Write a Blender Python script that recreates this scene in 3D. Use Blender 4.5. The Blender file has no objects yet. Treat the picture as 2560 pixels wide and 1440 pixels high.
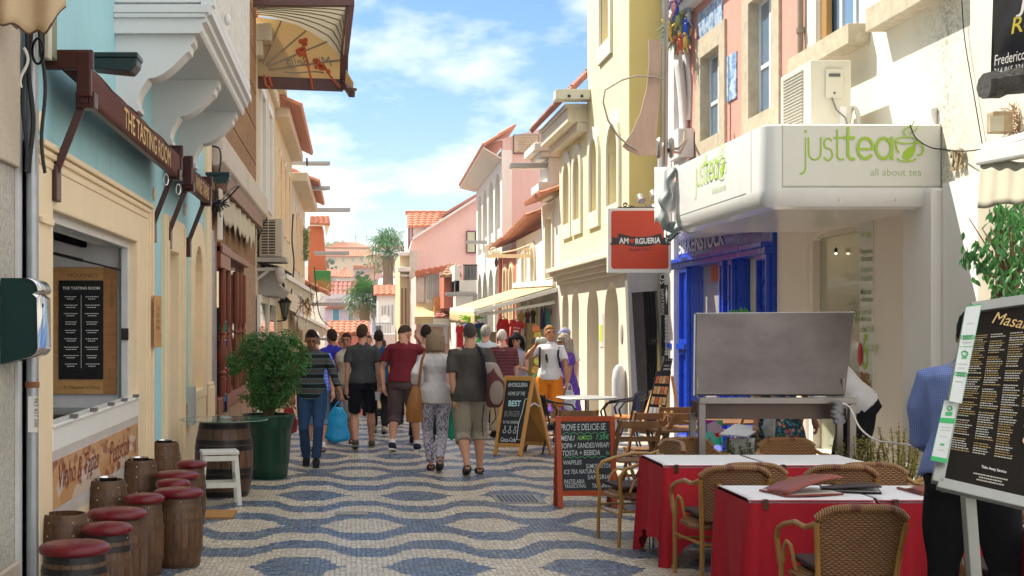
import bpy, bmesh, math, random
from math import radians, sin, cos, pi
from mathutils import Vector, Matrix, noise
from mathutils.geometry import tessellate_polygon
random.seed(7)
SC = bpy.context.scene
COL = SC.collection
# camera
F, VX, VY, H = 3400.0,880.0,812.0,1.75      # photo pixels: focal length, street vanishing point, eye height
cam_d = bpy.data.cameras.new('camera'); cam = bpy.data.objects.new('camera', cam_d); COL.objects.link(cam)
cam.location = (0,0, H); cam.rotation_euler = (pi/2,0,0)
cam_d.sensor_width = 36; cam_d.lens = F/2560*36
cam_d.shift_x = (1280-VX)/2560; cam_d.shift_y = (VY-720)/2560
cam_d.clip_start = .1; cam_d.clip_end = 1500
SC.camera = cam
# world and sun
SUN_DIR = Vector((-1.2,1,2)).normalized()       # towards the sun
world = bpy.data.worlds.new('World'); SC.world = world; world.use_nodes = True
wn, wl = world.node_tree.nodes, world.node_tree.links
wn.clear()
wo = wn.new('ShaderNodeOutputWorld'); bg = wn.new('ShaderNodeBackground'); bg.inputs[1].default_value = .15
sky = wn.new('ShaderNodeTexSky'); sky.sky_type = 'NISHITA'; sky.sun_disc = False
sky.sun_elevation = math.asin(SUN_DIR.z); sky.sun_rotation = math.atan2(SUN_DIR.x, SUN_DIR.y)
sky.air_density = 1.0; sky.dust_density = .7; sky.ozone_density = 2.0
tc = wn.new('ShaderNodeTexCoord')
# clouds: noise looked up on a flat layer high above (direction / height), with extra unseen cloud added for fill light
sep = wn.new('ShaderNodeSeparateXYZ'); wl.new(tc.outputs['Generated'], sep.inputs[0])
def wmath(op, a, b=None, c=None):
 n = wn.new('ShaderNodeMath'); n.operation = op
 for i, v in enumerate((a, b, c)):
  if v is None: continue
  if isinstance(v, (int, float)): n.inputs[i].default_value = v
  else: wl.new(v, n.inputs[i])
 return n.outputs[0]
zc = wmath('ADD', wmath('MAXIMUM', sep.outputs[2], 0.0),.22)
cmb = wn.new('ShaderNodeCombineXYZ')
wl.new(wmath('DIVIDE', sep.outputs[0], zc), cmb.inputs[0]); wl.new(wmath('DIVIDE', sep.outputs[1], zc), cmb.inputs[1])
n1 = wn.new('ShaderNodeTexNoise'); n1.inputs['Scale'].default_value = 2.1; n1.inputs['Detail'].default_value = 8; n1.inputs['Roughness'].default_value = .62
mp = wn.new('ShaderNodeMapping'); mp.inputs['Location'].default_value = (2.2,5.1,0); mp.inputs['Scale'].default_value = (1.0,.8,1)
wl.new(cmb.outputs[0], mp.inputs[0]); wl.new(mp.outputs[0], n1.inputs[0])
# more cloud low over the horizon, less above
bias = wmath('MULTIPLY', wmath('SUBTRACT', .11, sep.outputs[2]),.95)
bias = wmath('ADD', wmath('MAXIMUM', bias, -.10), wmath('MULTIPLY', wmath('MAXIMUM', wmath('SUBTRACT', .25, sep.outputs[1]),0.0),.5))   # unseen cloud behind the viewer, added to brighten the shade
bias = wmath('ADD', bias, wmath('MULTIPLY', wmath('MAXIMUM', wmath('SUBTRACT', sep.outputs[2], .42),0.0),.6))  # unseen cloud overhead, thickened to raise the fill light
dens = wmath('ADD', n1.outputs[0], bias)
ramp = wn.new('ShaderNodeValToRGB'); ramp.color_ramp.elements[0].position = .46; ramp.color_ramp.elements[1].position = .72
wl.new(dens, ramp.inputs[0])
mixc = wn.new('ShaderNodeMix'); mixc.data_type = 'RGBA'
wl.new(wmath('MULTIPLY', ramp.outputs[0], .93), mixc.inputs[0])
hs = wn.new('ShaderNodeHueSaturation'); hs.inputs['Saturation'].default_value = 1.3; hs.inputs['Value'].default_value = .36
wl.new(sky.outputs[0], hs.inputs['Color'])
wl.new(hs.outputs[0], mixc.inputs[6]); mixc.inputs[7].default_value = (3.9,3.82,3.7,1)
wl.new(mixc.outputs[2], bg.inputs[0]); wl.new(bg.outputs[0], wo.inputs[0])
sun_d = bpy.data.lights.new('sun', 'SUN'); sun = bpy.data.objects.new('sun', sun_d); COL.objects.link(sun)
sun_d.energy = 3.3; sun_d.angle = radians(.5); sun_d.color = (1,.93,.8)
sun.rotation_euler = SUN_DIR.to_track_quat('Z', 'Y').to_euler()
SC.view_settings.view_transform = 'Standard'; SC.view_settings.look = 'None'
SC.view_settings.exposure = 1.62; SC.view_settings.gamma = 1
SC.cycles.diffuse_bounces = 6; SC.cycles.max_bounces = 10; SC.cycles.caustics_reflective = False; SC.cycles.caustics_refractive = False; SC.cycles.sample_clamp_indirect = 4
# pixel helpers: a photo pixel on a real plane
def P(x, y, Y): return Vector(((x-VX)*Y/F, Y, H-(y-VY)*Y/F))
def YX(x, X): return X*F/(x-VX)                      # depth at which the plane X is seen at column x
def PX(x, y, X): return P(x, y, YX(x, X))
def ZY(y, Y): return H-(y-VY)*Y/F
def XY(x, Y): return (x-VX)*Y/F
# materials
_M = {}
class NT:
 def __init__(s, m):
  s.t = m.node_tree; s.n = s.t.nodes; s.l = s.t.links
 def new(s, k, **kw):
  n = s.n.new(k)
  for a, v in kw.items(): setattr(n, a, v)
  return n
 def set(s, n, i, v):
  if hasattr(v, 'is_output') or isinstance(v, bpy.types.NodeSocket): s.l.new(v, n.inputs[i])
  else: n.inputs[i].default_value = v
 def math(s, op, a, b=None, c=None, clamp=False):
  n = s.new('ShaderNodeMath', operation=op, use_clamp=clamp)
  for i, v in enumerate((a, b, c)):
   if v is not None: s.set(n, i, v)
  return n.outputs[0]
 def mix(s, f, a, b):
  n = s.new('ShaderNodeMix', data_type='RGBA')
  s.set(n, 0, f)
  s.set(n, 6, a if not isinstance(a, tuple) else (*a[:3], 1)); s.set(n, 7, b if not isinstance(b, tuple) else (*b[:3], 1))
  return n.outputs[2]
 def noise(s, vec, scale, detail=4, rough=.55):
  n = s.new('ShaderNodeTexNoise'); s.set(n, 'Scale', scale); s.set(n, 'Detail', detail); s.set(n, 'Roughness', rough)
  if vec is not None: s.l.new(vec, n.inputs['Vector'])
  return n.outputs[0]
 def ramp(s, f, a, b, ca=(0,0,0), cb=(1,1,1)):
  r = s.new('ShaderNodeValToRGB'); r.color_ramp.elements[0].position = a; r.color_ramp.elements[1].position = b
  r.color_ramp.elements[0].color = (*ca, 1); r.color_ramp.elements[1].color = (*cb, 1)
  s.l.new(f, r.inputs[0]); return r.outputs[0]
 def coord(s, kind='Object', scale=None):
  c = s.new('ShaderNodeTexCoord').outputs[kind]
  if scale:
   m = s.new('ShaderNodeMapping'); m.inputs['Scale'].default_value = scale; s.l.new(c, m.inputs[0]); return m.outputs[0]
  return c
def newmat(name):
 m = bpy.data.materials.new(name); m.use_nodes = True
 t = NT(m); b = t.n['Principled BSDF']; return m, t, b
def lin(c):
 if max(c) > 1: c = [v/255 for v in c]
 return tuple((v/12.92 if v <= .04045 else ((v+.055)/1.055)**2.4) for v in c)
def mat(name, col, rough=.6, metal=0, var=.14, vs=5, bump=.15, bs=60, stretch=(1,1,1), spec=.32, dirt=0, dirtcol=(.12,.1,.08), emis=0, alpha=1, trans=0, coat=0, bd=.01, streak=0):
 """colour varied by noise, fine bump, optional dirt patches"""
 if name in _M: return _M[name]
 m, t, b = newmat(name)
 v = t.coord('Object', stretch)
 n = t.noise(v, vs, 5,.6)
 f = t.math('MULTIPLY_ADD', n, 1.6,-.3, clamp=True)
 c = t.mix(f, tuple(x*(1-var) for x in col), tuple(min(1, x*(1+var)) for x in col))
 if dirt:
  d = t.noise(v, vs*.6,9,.72)
  dm = t.ramp(d, .56,.56+.25/max(dirt, .3)*.5)
  c = t.mix(t.math('MULTIPLY', dm, min(1, dirt)), c, dirtcol)
 if streak:       # rain streaks and soot running down a facade
  s1 = t.ramp(t.noise(t.coord('Object', (5,5,.35)),2.2,6,.7),.46,.74); s2 = t.ramp(t.noise(v, .5,3),.35,.65)
  c = t.mix(t.math('MULTIPLY', t.math('MULTIPLY', s1, s2), streak), c, tuple(x*.45 for x in col))
 t.l.new(c, b.inputs['Base Color'])
 b.inputs['Metallic'].default_value = metal; b.inputs['Specular IOR Level'].default_value = spec
 r = t.math('MULTIPLY_ADD', n, .25*rough, rough*.88, clamp=True); t.l.new(r, b.inputs['Roughness'])
 if bump:
  bp = t.new('ShaderNodeBump'); bp.inputs['Strength'].default_value = bump; bp.inputs['Distance'].default_value = bd
  t.l.new(t.noise(v, bs, 4,.6), bp.inputs['Height']); t.l.new(bp.outputs[0], b.inputs['Normal'])
 if coat: b.inputs['Coat Weight'].default_value = coat
 if trans:
  b.inputs['Transmission Weight'].default_value = trans
 if alpha < 1: b.inputs['Alpha'].default_value = alpha
 if emis:
  t.l.new(c, b.inputs['Emission Color']); b.inputs['Emission Strength'].default_value = emis
 _M[name] = m; return m
def glass(name='window_glass', tint=(.25,.3,.33), rough=.04, a=1):
 if name in _M: return _M[name]
 m, t, b = newmat(name)
 b.inputs['Base Color'].default_value = (*tint, 1); b.inputs['Roughness'].default_value = rough
 b.inputs['Specular IOR Level'].default_value = 1; b.inputs['Coat Weight'].default_value = .6; b.inputs['Alpha'].default_value = a
 v = t.coord('Object'); bp = t.new('ShaderNodeBump'); bp.inputs['Strength'].default_value = .03; bp.inputs['Distance'].default_value = .02
 t.l.new(t.noise(v, 2.2,2), bp.inputs['Height']); t.l.new(bp.outputs[0], b.inputs['Normal'])
 _M[name] = m; return m
# mesh builder
class MB:
 def __init__(s): s.v = []; s.f = []; s.fm = []; s.m = 0; s.mx = None
 def av(s, p):
  p = Vector(p)
  if s.mx is not None: p = s.mx @ p
  s.v.append(p); return len(s.v)-1
 def face(s, idx): s.f.append(tuple(idx)); s.fm.append(s.m)
 def poly(s, pts): s.face([s.av(p) for p in pts]); return s
 def box(s, x0, x1, y0, y1, z0, z1):
  if x0 > x1: x0, x1 = x1, x0
  if y0 > y1: y0, y1 = y1, y0
  if z0 > z1: z0, z1 = z1, z0
  b = len(s.v)
  for z in (z0, z1):
   for x, y in ((x0, y0),(x1, y0),(x1, y1),(x0, y1)): s.av((x, y, z))
  for q in ((0,3,2,1),(4,5,6,7),(0,1,5,4),(1,2,6,5),(2,3,7,6),(3,0,4,7)): s.face([b+i for i in q])
  return s
 def beam(s, a, b, w, h, up=(0,0,1)):
  """rectangular bar from a to b"""
  a, b = Vector(a), Vector(b); d = (b-a).normalized(); u = Vector(up)
  if abs(d.dot(u)) > .98: u = Vector((0,1,0))
  sd = d.cross(u).normalized(); u = sd.cross(d).normalized()
  i = len(s.v)
  for p in (a, b):
   for q, r in ((-1,-1),(1,-1),(1,1),(-1,1)): s.av(p+sd*q*w/2+u*r*h/2)
  for q in ((3,2,1,0),(4,5,6,7),(0,1,5,4),(1,2,6,5),(2,3,7,6),(3,0,4,7)): s.face([i+k for k in q])
  return s
 def rings(s, rings, close=True, cap0=True, cap1=True):
  n = len(rings[0]); base = [[s.av(p) for p in r] for r in rings]
  for a, b in zip(base, base[1:]):
   for i in range(n if close else n-1):
    j = (i+1) % n; s.face((a[i], a[j], b[j], b[i]))
  if cap0: s.face(base[0][::-1])
  if cap1: s.face(base[-1])
  return s
 def tube(s, pts, r, n=8, caps=True, flat=1.0):
  pts = [Vector(p) for p in pts]
  rr = r if isinstance(r, (list, tuple)) else [r]*len(pts)
  rings = []; ref = None
  for i, p in enumerate(pts):
   d = (pts[min(i+1, len(pts)-1)]-pts[max(i-1,0)])
   d = d.normalized() if d.length > 1e-9 else Vector((0,0,1))
   if ref is None:
    ref = Vector((0,0,1)) if abs(d.z) < .9 else Vector((1,0,0))
   u = (ref-d*ref.dot(d)).normalized(); ref = u; w = d.cross(u)
   rings.append([p+u*cos(2*pi*k/n)*rr[i]*flat+w*sin(2*pi*k/n)*rr[i] for k in range(n)])
  return s.rings(rings, True, caps, caps)
 def lathe(s, prof, c=(0,0,0), n=24, cap=True, sx=1, sy=1):
  c = Vector(c)
  return s.rings([[c+Vector((r*cos(2*pi*k/n)*sx, r*sin(2*pi*k/n)*sy, z)) for k in range(n)] for r, z in prof], True, cap, cap)
 def ell(s, c, rx, ry, rz, n=12, m=8, rot=None):
  c = Vector(c); rg = []
  for j in range(m+1):
   a = -pi/2+pi*j/m; a = max(-pi/2+.02, min(pi/2-.02, a)); rg.append([])
   for k in range(n):
    q = Vector((cos(2*pi*k/n)*cos(a)*rx, sin(2*pi*k/n)*cos(a)*ry, sin(a)*rz))
    if rot: q = rot @ q
    rg[-1].append(c+q)
  return s.rings(rg)
 def plate(s, outer, holes=(), fn=None, t=.1, back=True, side=True):
  """flat plate with holes in a plane: fn(u, v, d) gives the point, d = 0 front, t = back"""
  loops = [list(outer)]+[list(h) for h in holes]
  flat = [p for lp in loops for p in lp]
  tris = tessellate_polygon([[Vector((p[0], p[1], 0)) for p in lp] for lp in loops])
  def area(lp): return sum(a[0]*b[1]-b[0]*a[1] for a, b in zip(lp, lp[1:]+lp[:1]))
  fr = [s.av(fn(u, v, 0)) for u, v in flat]
  bk = [s.av(fn(u, v, t)) for u, v in flat] if (back or side) else None
  for tr in tris:
   s.face(tr if False else [fr[i] for i in tr])
   if back: s.face([bk[i] for i in tr[::-1]])
  if side:
   o = 0
   for lp in loops:
    n = len(lp)
    for i in range(n):
     j = (i+1) % n; s.face((fr[o+i], fr[o+j], bk[o+j], bk[o+i]))
    o += n
  return s
 def grid(s, fn, nu, nv, closeu=False):
  ids = [[s.av(fn(i/nu, j/nv)) for i in range(nu if closeu else nu+1)] for j in range(nv+1)]
  w = nu if closeu else nu
  for j in range(nv):
   for i in range(w):
    k = (i+1) % len(ids[0]); s.face((ids[j][i], ids[j][k], ids[j+1][k], ids[j+1][i]))
  return s
 def add(s, o, mx=None):
  b = len(s.v)
  for p in o.v: s.av(mx @ p if mx is not None else p)
  for f, m in zip(o.f, o.fm): s.f.append(tuple(i+b for i in f)); s.fm.append(m)
  return s
 def mesh(s, name, mats, off=None, smooth=False, fix=True, ang=35):
  me = bpy.data.meshes.new(name)
  vs = [p-off for p in s.v] if off is not None else s.v
  me.from_pydata([tuple(p) for p in vs], [], s.f)
  if not isinstance(mats, (list, tuple)): mats = [mats]
  for m in mats: me.materials.append(m)
  me.polygons.foreach_set('material_index', s.fm)
  if fix and len(s.f) < 60000:
   b = bmesh.new(); b.from_mesh(me); bmesh.ops.recalc_face_normals(b, faces=b.faces)
   if smooth:
    for f in b.faces: f.smooth = True
    a = radians(ang)
    for e in b.edges:
     if len(e.link_faces) == 2 and e.calc_face_angle(0) > a: e.smooth = False
   b.to_mesh(me); b.free()
  elif smooth:
   me.polygons.foreach_set('use_smooth', [True]*len(me.polygons))
  return me
 def build(s, name, mats, parent=None, smooth=False, local=False, bevel=0, fix=True, label=None, cat=None, group=None, kind=None, ang=35, solid=0):
  off = None
  root = parent
  if parent is not None and not local:
   off = wloc(parent)
  me = s.mesh(name, mats, off, smooth, fix, ang)
  o = bpy.data.objects.new(name, me); COL.objects.link(o)
  if parent is not None: o.parent = parent
  if bevel:
   md = o.modifiers.new('bevel', 'BEVEL'); md.width = bevel; md.segments = 2; md.limit_method = 'ANGLE'
  if solid:
   md = o.modifiers.new('solid', 'SOLIDIFY'); md.thickness = solid
  tag(o, label, cat, group, kind)
  return o
def wloc(o):
 v = Vector((0,0,0))
 while o is not None: v = v+o.location; o = o.parent
 return v
def tag(o, label=None, cat=None, group=None, kind=None):
 if label: o['label'] = label
 if cat: o['category'] = cat
 if group: o['group'] = group
 if kind: o['kind'] = kind
 return o
def thing(name, label, cat, loc=(0,0,0), rz=0, group=None):
 o = bpy.data.objects.new(name, None); COL.objects.link(o); o.location = loc; o.rotation_euler = (0,0, rz)
 o.empty_display_size = .1
 return tag(o, label, cat, group)
def copy_tree(o, parent=None):
 c = o.copy(); COL.objects.link(c); c.parent = parent
 for ch in [x for x in bpy.data.objects if x.parent == o]: copy_tree(ch, c)
 return c
# planes: functions (u, v, d) -> point.  side wall facing the street: u = depth Y, v = height; d goes into the wall
def side(X, into): return lambda u, v, d: Vector((X+into*d, u, v))
def front(Y): return lambda u, v, d: Vector((u, Y+d, v))
def rect(u0, u1, v0, v1): return [(u0, v0),(u1, v0),(u1, v1),(u0, v1)]
def arch(u0, u1, v0, v1, n=10, k=1.0):
 """rectangle with a round (k=1) or flatter head; v1 is the crown"""
 r = (u1-u0)/2; c = (u0+u1)/2; h = r*k
 return [(u0, v0),(u1, v0)]+[(c+r*cos(pi*i/n), v1-h+h*sin(pi*i/n)) for i in range(n+1)]
# text into a mesh builder
_tc = {}
def letters(mb, s, o, ux, uy, w=None, h=None, off=0.0, shear=0.0, align='L', space=1.0, depth=0.0):
 key = (s, off, shear, space)
 if key not in _tc:
  c = bpy.data.curves.new('t', 'FONT'); c.body = s; c.offset = off; c.shear = shear; c.space_character = space; c.resolution_u = 3
  ob = bpy.data.objects.new('t', c); me = bpy.data.meshes.new_from_object(ob)
  V = [tuple(v.co) for v in me.vertices]; Fc = [tuple(p.vertices) for p in me.polygons]
  bpy.data.objects.remove(ob); bpy.data.curves.remove(c); bpy.data.meshes.remove(me)
  _tc[key] = (V, Fc)
 V, Fc = _tc[key]
 if not V: return mb
 x0 = min(v[0] for v in V); x1 = max(v[0] for v in V); y0 = min(v[1] for v in V); y1 = max(v[1] for v in V)
 sx = w/(x1-x0) if w else None; sy = h/(y1-y0) if h else None
 sx = sx or sy; sy = sy or sx
 o, ux, uy = Vector(o), Vector(ux).normalized(), Vector(uy).normalized(); nrm = ux.cross(uy)
 dx = {'L': -x0, 'C': -(x0+x1)/2, 'R': -x1}[align]
 b = len(mb.v)
 for v in V: mb.av(o+ux*(v[0]+dx)*sx+uy*(v[1]-y0)*sy+nrm*depth)
 for f in Fc: mb.f.append(tuple(b+i for i in f)); mb.fm.append(mb.m)
 return mb
# == common materials
WHITE = mat('white_paint', (.74,.73,.70),.45, var=.05, dirt=.25, vs=3)
WOODD = mat('dark_wood', (.10,.045,.022),.45, var=.4, vs=9, stretch=(1,1,.15))
BLACK = mat('black_rubber', (.02,.02,.022),.5)
STEEL = mat('galvanised_steel', (.36,.38,.4),.38, metal=.7, dirt=.4, vs=8)
CHROME = mat('chrome', (.6,.6,.62),.15, metal=1, bump=0)
GLASS = glass()
GLASSC = glass('clear_glass', (.5,.6,.6),.03, a=.22)
CREAM = mat('cream_paint', (.78,.63,.42),.55, var=.06, dirt=.25, vs=4, dirtcol=(.3,.24,.16))
TILE_O = mat('orange_roof_tile', (.42,.16,.085),.7, var=.4, vs=7, dirt=.4, dirtcol=(.16,.1,.07))
TILE_R = mat('red_brown_roof_tile', (.33,.12,.09),.75, var=.35, vs=5, dirt=.4)
CABLE = mat('black_cable', (.015,.015,.017),.45)
# == paving
def pave_mat():
 m, t, b = newmat('calcada_paving')
 geo = t.new('ShaderNodeNewGeometry').outputs['Position']
 mp_ = t.new('ShaderNodeMapping'); mp_.inputs['Scale'].default_value = (26,32,1); t.l.new(geo, mp_.inputs[0])
 vo = t.new('ShaderNodeTexVoronoi', voronoi_dimensions='2D', feature='F1'); t.set(vo, 'Randomness', .62); t.set(vo, 'Scale', 1.0); t.l.new(mp_.outputs[0], vo.inputs['Vector'])
 ed = t.new('ShaderNodeTexVoronoi', voronoi_dimensions='2D', feature='DISTANCE_TO_EDGE'); t.set(ed, 'Randomness', .62); t.set(ed, 'Scale', 1.0); t.l.new(mp_.outputs[0], ed.inputs['Vector'])
 un = t.new('ShaderNodeMapping'); un.inputs['Scale'].default_value = (1/26,1/32,1); t.l.new(vo.outputs['Position'], un.inputs[0])
 sp = t.new('ShaderNodeSeparateXYZ'); t.l.new(un.outputs[0], sp.inputs[0])
 wob = t.noise(geo, .8,2); wob2 = t.math('MULTIPLY_ADD', wob, .24,-.12)
 x = t.math('ADD', sp.outputs[0], wob2); y = t.math('ADD', sp.outputs[1], t.math('MULTIPLY_ADD', t.noise(geo, .55,2),.3,-.15))
 yr = t.math('SUBTRACT', y, 9.8-41.6)
 cell = t.math('DIVIDE', yr, 2.08); n = t.math('FLOOR', cell); v = t.math('SUBTRACT', yr, t.math('MULTIPLY', n, 2.08))
 par = t.math('MODULO', n, 2.0)                     # 0 / 1
 sg = t.math('MULTIPLY_ADD', par, -2.0,1.0)
 ph = t.math('MULTIPLY', t.math('ADD', x, .42),2*pi/1.06)
 c1 = t.math('COSINE', ph); c3 = t.math('COSINE', t.math('MULTIPLY', ph, 3.0))
 wv = t.math('MULTIPLY', t.math('SUBTRACT', c1, t.math('MULTIPLY', c3,.15)),.24)
 w = t.math('SUBTRACT', v, t.math('MULTIPLY', sg, wv))
 k = t.math('ADD', t.math('FLOOR', t.math('DIVIDE', t.math('SUBTRACT', w, .2),.42)),11.0)
 dk = t.math('MODULO', t.math('ADD', k, par),2.0)      # 0 -> dark in even halves
 dark = t.math('SUBTRACT', 1.0, t.math('ROUND', dk), clamp=True)
 sx = t.new('ShaderNodeSeparateXYZ'); t.l.new(geo, sx.inputs[0])
 rim = t.math('MULTIPLY', t.math('GREATER_THAN', sx.outputs[0], -1.45), t.math('LESS_THAN', sx.outputs[0], 4.6))
 dark = t.math('MULTIPLY', dark, rim)
 rnd = t.new('ShaderNodeSeparateColor'); t.l.new(vo.outputs['Color'], rnd.inputs[0])
 lightc = t.mix(rnd.outputs[0], (.47,.40,.30),(.76,.68,.55))
 darkc = t.mix(rnd.outputs[1], (.045,.075,.13),(.13,.20,.30))
 darkc = t.mix(t.math('GREATER_THAN', rnd.outputs[2], .93), darkc, (.3,.28,.25))
 c = t.mix(dark, lightc, darkc)
 soil = t.ramp(t.noise(geo, 1.3,8,.7),.42,.72)
 c = t.mix(t.math('MULTIPLY', soil, .35), c, (.16,.13,.10))
 gap = t.math('LESS_THAN', ed.outputs['Distance'], .085)
 jc = t.mix(dark, (.22,.18,.13),(.025,.03,.04))
 c = t.mix(t.math('MULTIPLY', gap, .85), c, jc)
 t.l.new(c, b.inputs['Base Color'])
 r = t.math('MULTIPLY_ADD', rnd.outputs[1], .22,.19); r = t.math('ADD', r, t.math('MULTIPLY', gap, .4)); r = t.math('ADD', r, t.math('MULTIPLY', soil, .12)); t.l.new(r, b.inputs['Roughness'])
 b.inputs['Specular IOR Level'].default_value = .85
 hh = t.math('MINIMUM', t.math('MULTIPLY', ed.outputs['Distance'], 3.0),.6)
 hh = t.math('ADD', hh, t.math('MULTIPLY', rnd.outputs[2], .35))
 bp = t.new('ShaderNodeBump'); bp.inputs['Strength'].default_value = .55; bp.inputs['Distance'].default_value = .008
 t.l.new(hh, bp.inputs['Height']); t.l.new(bp.outputs[0], b.inputs['Normal'])
 return m
def ground_z(Y): return 0.0 if Y < 26 else -(Y-26)*.067 if Y < 60 else -2.28
mb = MB()
ys = [-12,0,6,10,14,18,22,25,26,27,30,40,50,60]
for a, b_ in zip(ys, ys[1:]):
 mb.poly([(-12, a, ground_z(a)),(14, a, ground_z(a)),(14, b_, ground_z(b_)),(-12, b_, ground_z(b_))])
mb.build('pavement', pave_mat(), kind='structure', fix=False)
# earth sheet reaching the horizon, with the town's hill
mb = MB()
def hill(x, y):
 d = max(0, y-95); z = -2.6+min(d, 150)*.1
 z -= abs(x+5)*.012*min(1, d/80) if y > 95 else 0
 if y > 245: z = z-(y-245)*.06
 return z
GX = [-300,-200,-90,-40,-14,0,16,40,90,200,300]; GY = [-60,0,61,80,100,130,160,200,245,300,420]
ids = [[mb.av((x, y, hill(x, y) if y > 61 else -2.6)) for x in GX] for y in GY]
for j in range(len(GY)-1):
 for i in range(len(GX)-1): mb.face((ids[j][i], ids[j][i+1], ids[j+1][i+1], ids[j+1][i]))
mb.build('ground', mat('town_earth', (.25,.21,.16),.9, var=.3, vs=.2), kind='structure', fix=False)
# drain grate
g = thing('drain_grate', 'rectangular slotted steel drain grate set in the wavy paving', 'drain grate', (XY(1295,13.65),13.65,0))
mb = MB(); mb.box(-.24,.24,-.34,.34,.001,.006); mb.build('frame', mat('worn_stone', (.25,.24,.22),.6), g, local=True)
mb = MB()
for i in range(9):
 for j in range(4): mb.box(-.195+i*.043,-.165+i*.043,-.265+j*.135,-.155+j*.135,.0065,.0085)
mb.build('slots', BLACK, g, local=True)
mb = MB()
mb.box(-.2,.2,-.28,.28,.006,.0075); mb.build('grille', STEEL, g, local=True)
mb = MB(); mb.box(-.15,.15,-.1,.1,.002,.008)
tag(mb.build('inspection_cover', mat('worn_stone', ()), None), 'small plain rectangular stone cover set flat in the wavy paving', 'cover').location = (XY(880,12.6),12.6,0)
# == left: near stone house
LX = -1.9
def rough_mat(name, col, col2, s=30, bump=.8, bd=.03):
 if name in _M: return _M[name]
 m, t, b = newmat(name); v = t.coord('Object')
 n = t.noise(v, s, 6,.7); n2 = t.noise(v, 1.5,4)
 c = t.mix(t.ramp(n, .35,.7), col, col2); c = t.mix(t.math('MULTIPLY', t.ramp(n2,.45,.7),.35), c, tuple(x*.6 for x in col))
 t.l.new(c, b.inputs['Base Color']); b.inputs['Roughness'].default_value = .85
 bp = t.new('ShaderNodeBump'); bp.inputs['Strength'].default_value = bump; bp.inputs['Distance'].default_value = bd
 t.l.new(n, bp.inputs['Height']); t.l.new(bp.outputs[0], b.inputs['Normal']); _M[name] = m; return m
ROUGH = rough_mat('roughcast_white', (.42,.39,.34),(.62,.59,.53),22)
STONEB = rough_mat('pink_beige_limestone', (.46,.38,.30),(.58,.50,.41),40,.35,.01)
nh = thing('house', 'rough white plastered house with beige stone quoins at the left frame edge', 'house', (-4,3,0))
mb = MB(); mb.box(-9,-1.96,-6,8.0,-.1,12.5); mb.build('wall', ROUGH, nh)
for q_ in ((6.4,2.66,3.45),(6.4,3.47,6.5),(7.35,-.05,.38)): mb = MB(); mb.box(-1.958,-1.925, q_[0], 7.9, q_[1], q_[2]); mb.build('quoin', STONEB, nh, bevel=.01)
mb = MB(); mb.box(-1.958,-1.94,7.90,8.0,-.1,6.5); mb.build('corner_strip', mat('lime_white', (.62,.62,.62),.7), nh)
mb = MB(); mb.tube([(-1.885,8.02,-.02),(-1.885,8.02,3.0),(-1.885,8.02,4.2)], .036,14)
dp = mb.build('drainpipe', STEEL, None, smooth=True)
tag(dp, 'grey metal drainpipe running down the corner beside the green letter box', 'drainpipe')
mb = MB(); mb.box(-1.90,-1.845,7.975,7.985,1.12,1.33)
st = mb.build('sticker', WHITE, dp)
mb = MB(); letters(mb, '963 437 500', (-1.862,7.973,1.32),(0,0,-1),(1,0,0), w=.17, h=.022); mb.build('sticker_digits', BLACK, st)
mb = MB(); mb.lathe([(.04,1.38),(.043,1.385),(.043,1.41),(.04,1.415)], (-1.885,8.02,0),14); mb.build('clamp', mat('rusty_iron', (.22,.09,.04),.8, var=.5), dp)
# cables beside the pipe
for k, (x, r, lab) in enumerate(((62,.012, 'thin black cable'),(74,.014, 'thick black cable'),(98,.011, 'outer black cable'))):
 Y = 7.93
 pts = []
 for i in range(26):
  y = 40+i*(430-40)/25; pts.append(P(x+6*sin(i*.35+k*2)+(.3*i if k == 2 else 0), y, Y)+Vector((0,.03*k, 0)))
 mb = MB(); mb.tube(pts, r, 7)
 tag(mb.build('cable', CABLE, None, smooth=True), lab+(' sagging down the wall left of the drainpipe', ' hanging in front of the drainpipe', ' running down the right side of the drainpipe')[k], 'cable', 'cables by the drainpipe')
mb = MB(); mb.tube([P(95+14*cos(a),128+32*sin(a),7.9) for a in [i*.42 for i in range(28)]], .008,6)
tag(mb.build('cable', CABLE, None, smooth=True), 'coiled loop of black cable above the brown awning bracket', 'cable', 'cables by the drainpipe')
mb = MB(); mb.tube([P(60+10*sin(i*.5),120+i*9,7.9) for i in range(12)], .009,6)
tag(mb.build('cable', WHITE, None, smooth=True), 'short pale knotted cable on the wall left of the drainpipe', 'cable', 'cables by the drainpipe')
# electric box
t_ = thing('junction_box', 'grey green electric box on the wall under the beige cloth', 'electric box', P(95,150,8.1))
mb = MB(); a = P(62,130,8.12); b_ = P(118,55,8.12); mb.box(a.x, b_.x, 8.1,8.4, a.z, b_.z+.1); mb.build('box_body', mat('grey_green_paint', (.2,.22,.15),.5), t_, bevel=.008)
a = P(112,145,8.08); b_ = P(123,50,8.08)
mb = MB(); mb.box(a.x, b_.x, 8.07,8.16, a.z, b_.z); mb.build('lid', mat('cream_plastic', (.55,.52,.4),.4), t_, bevel=.004)
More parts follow.
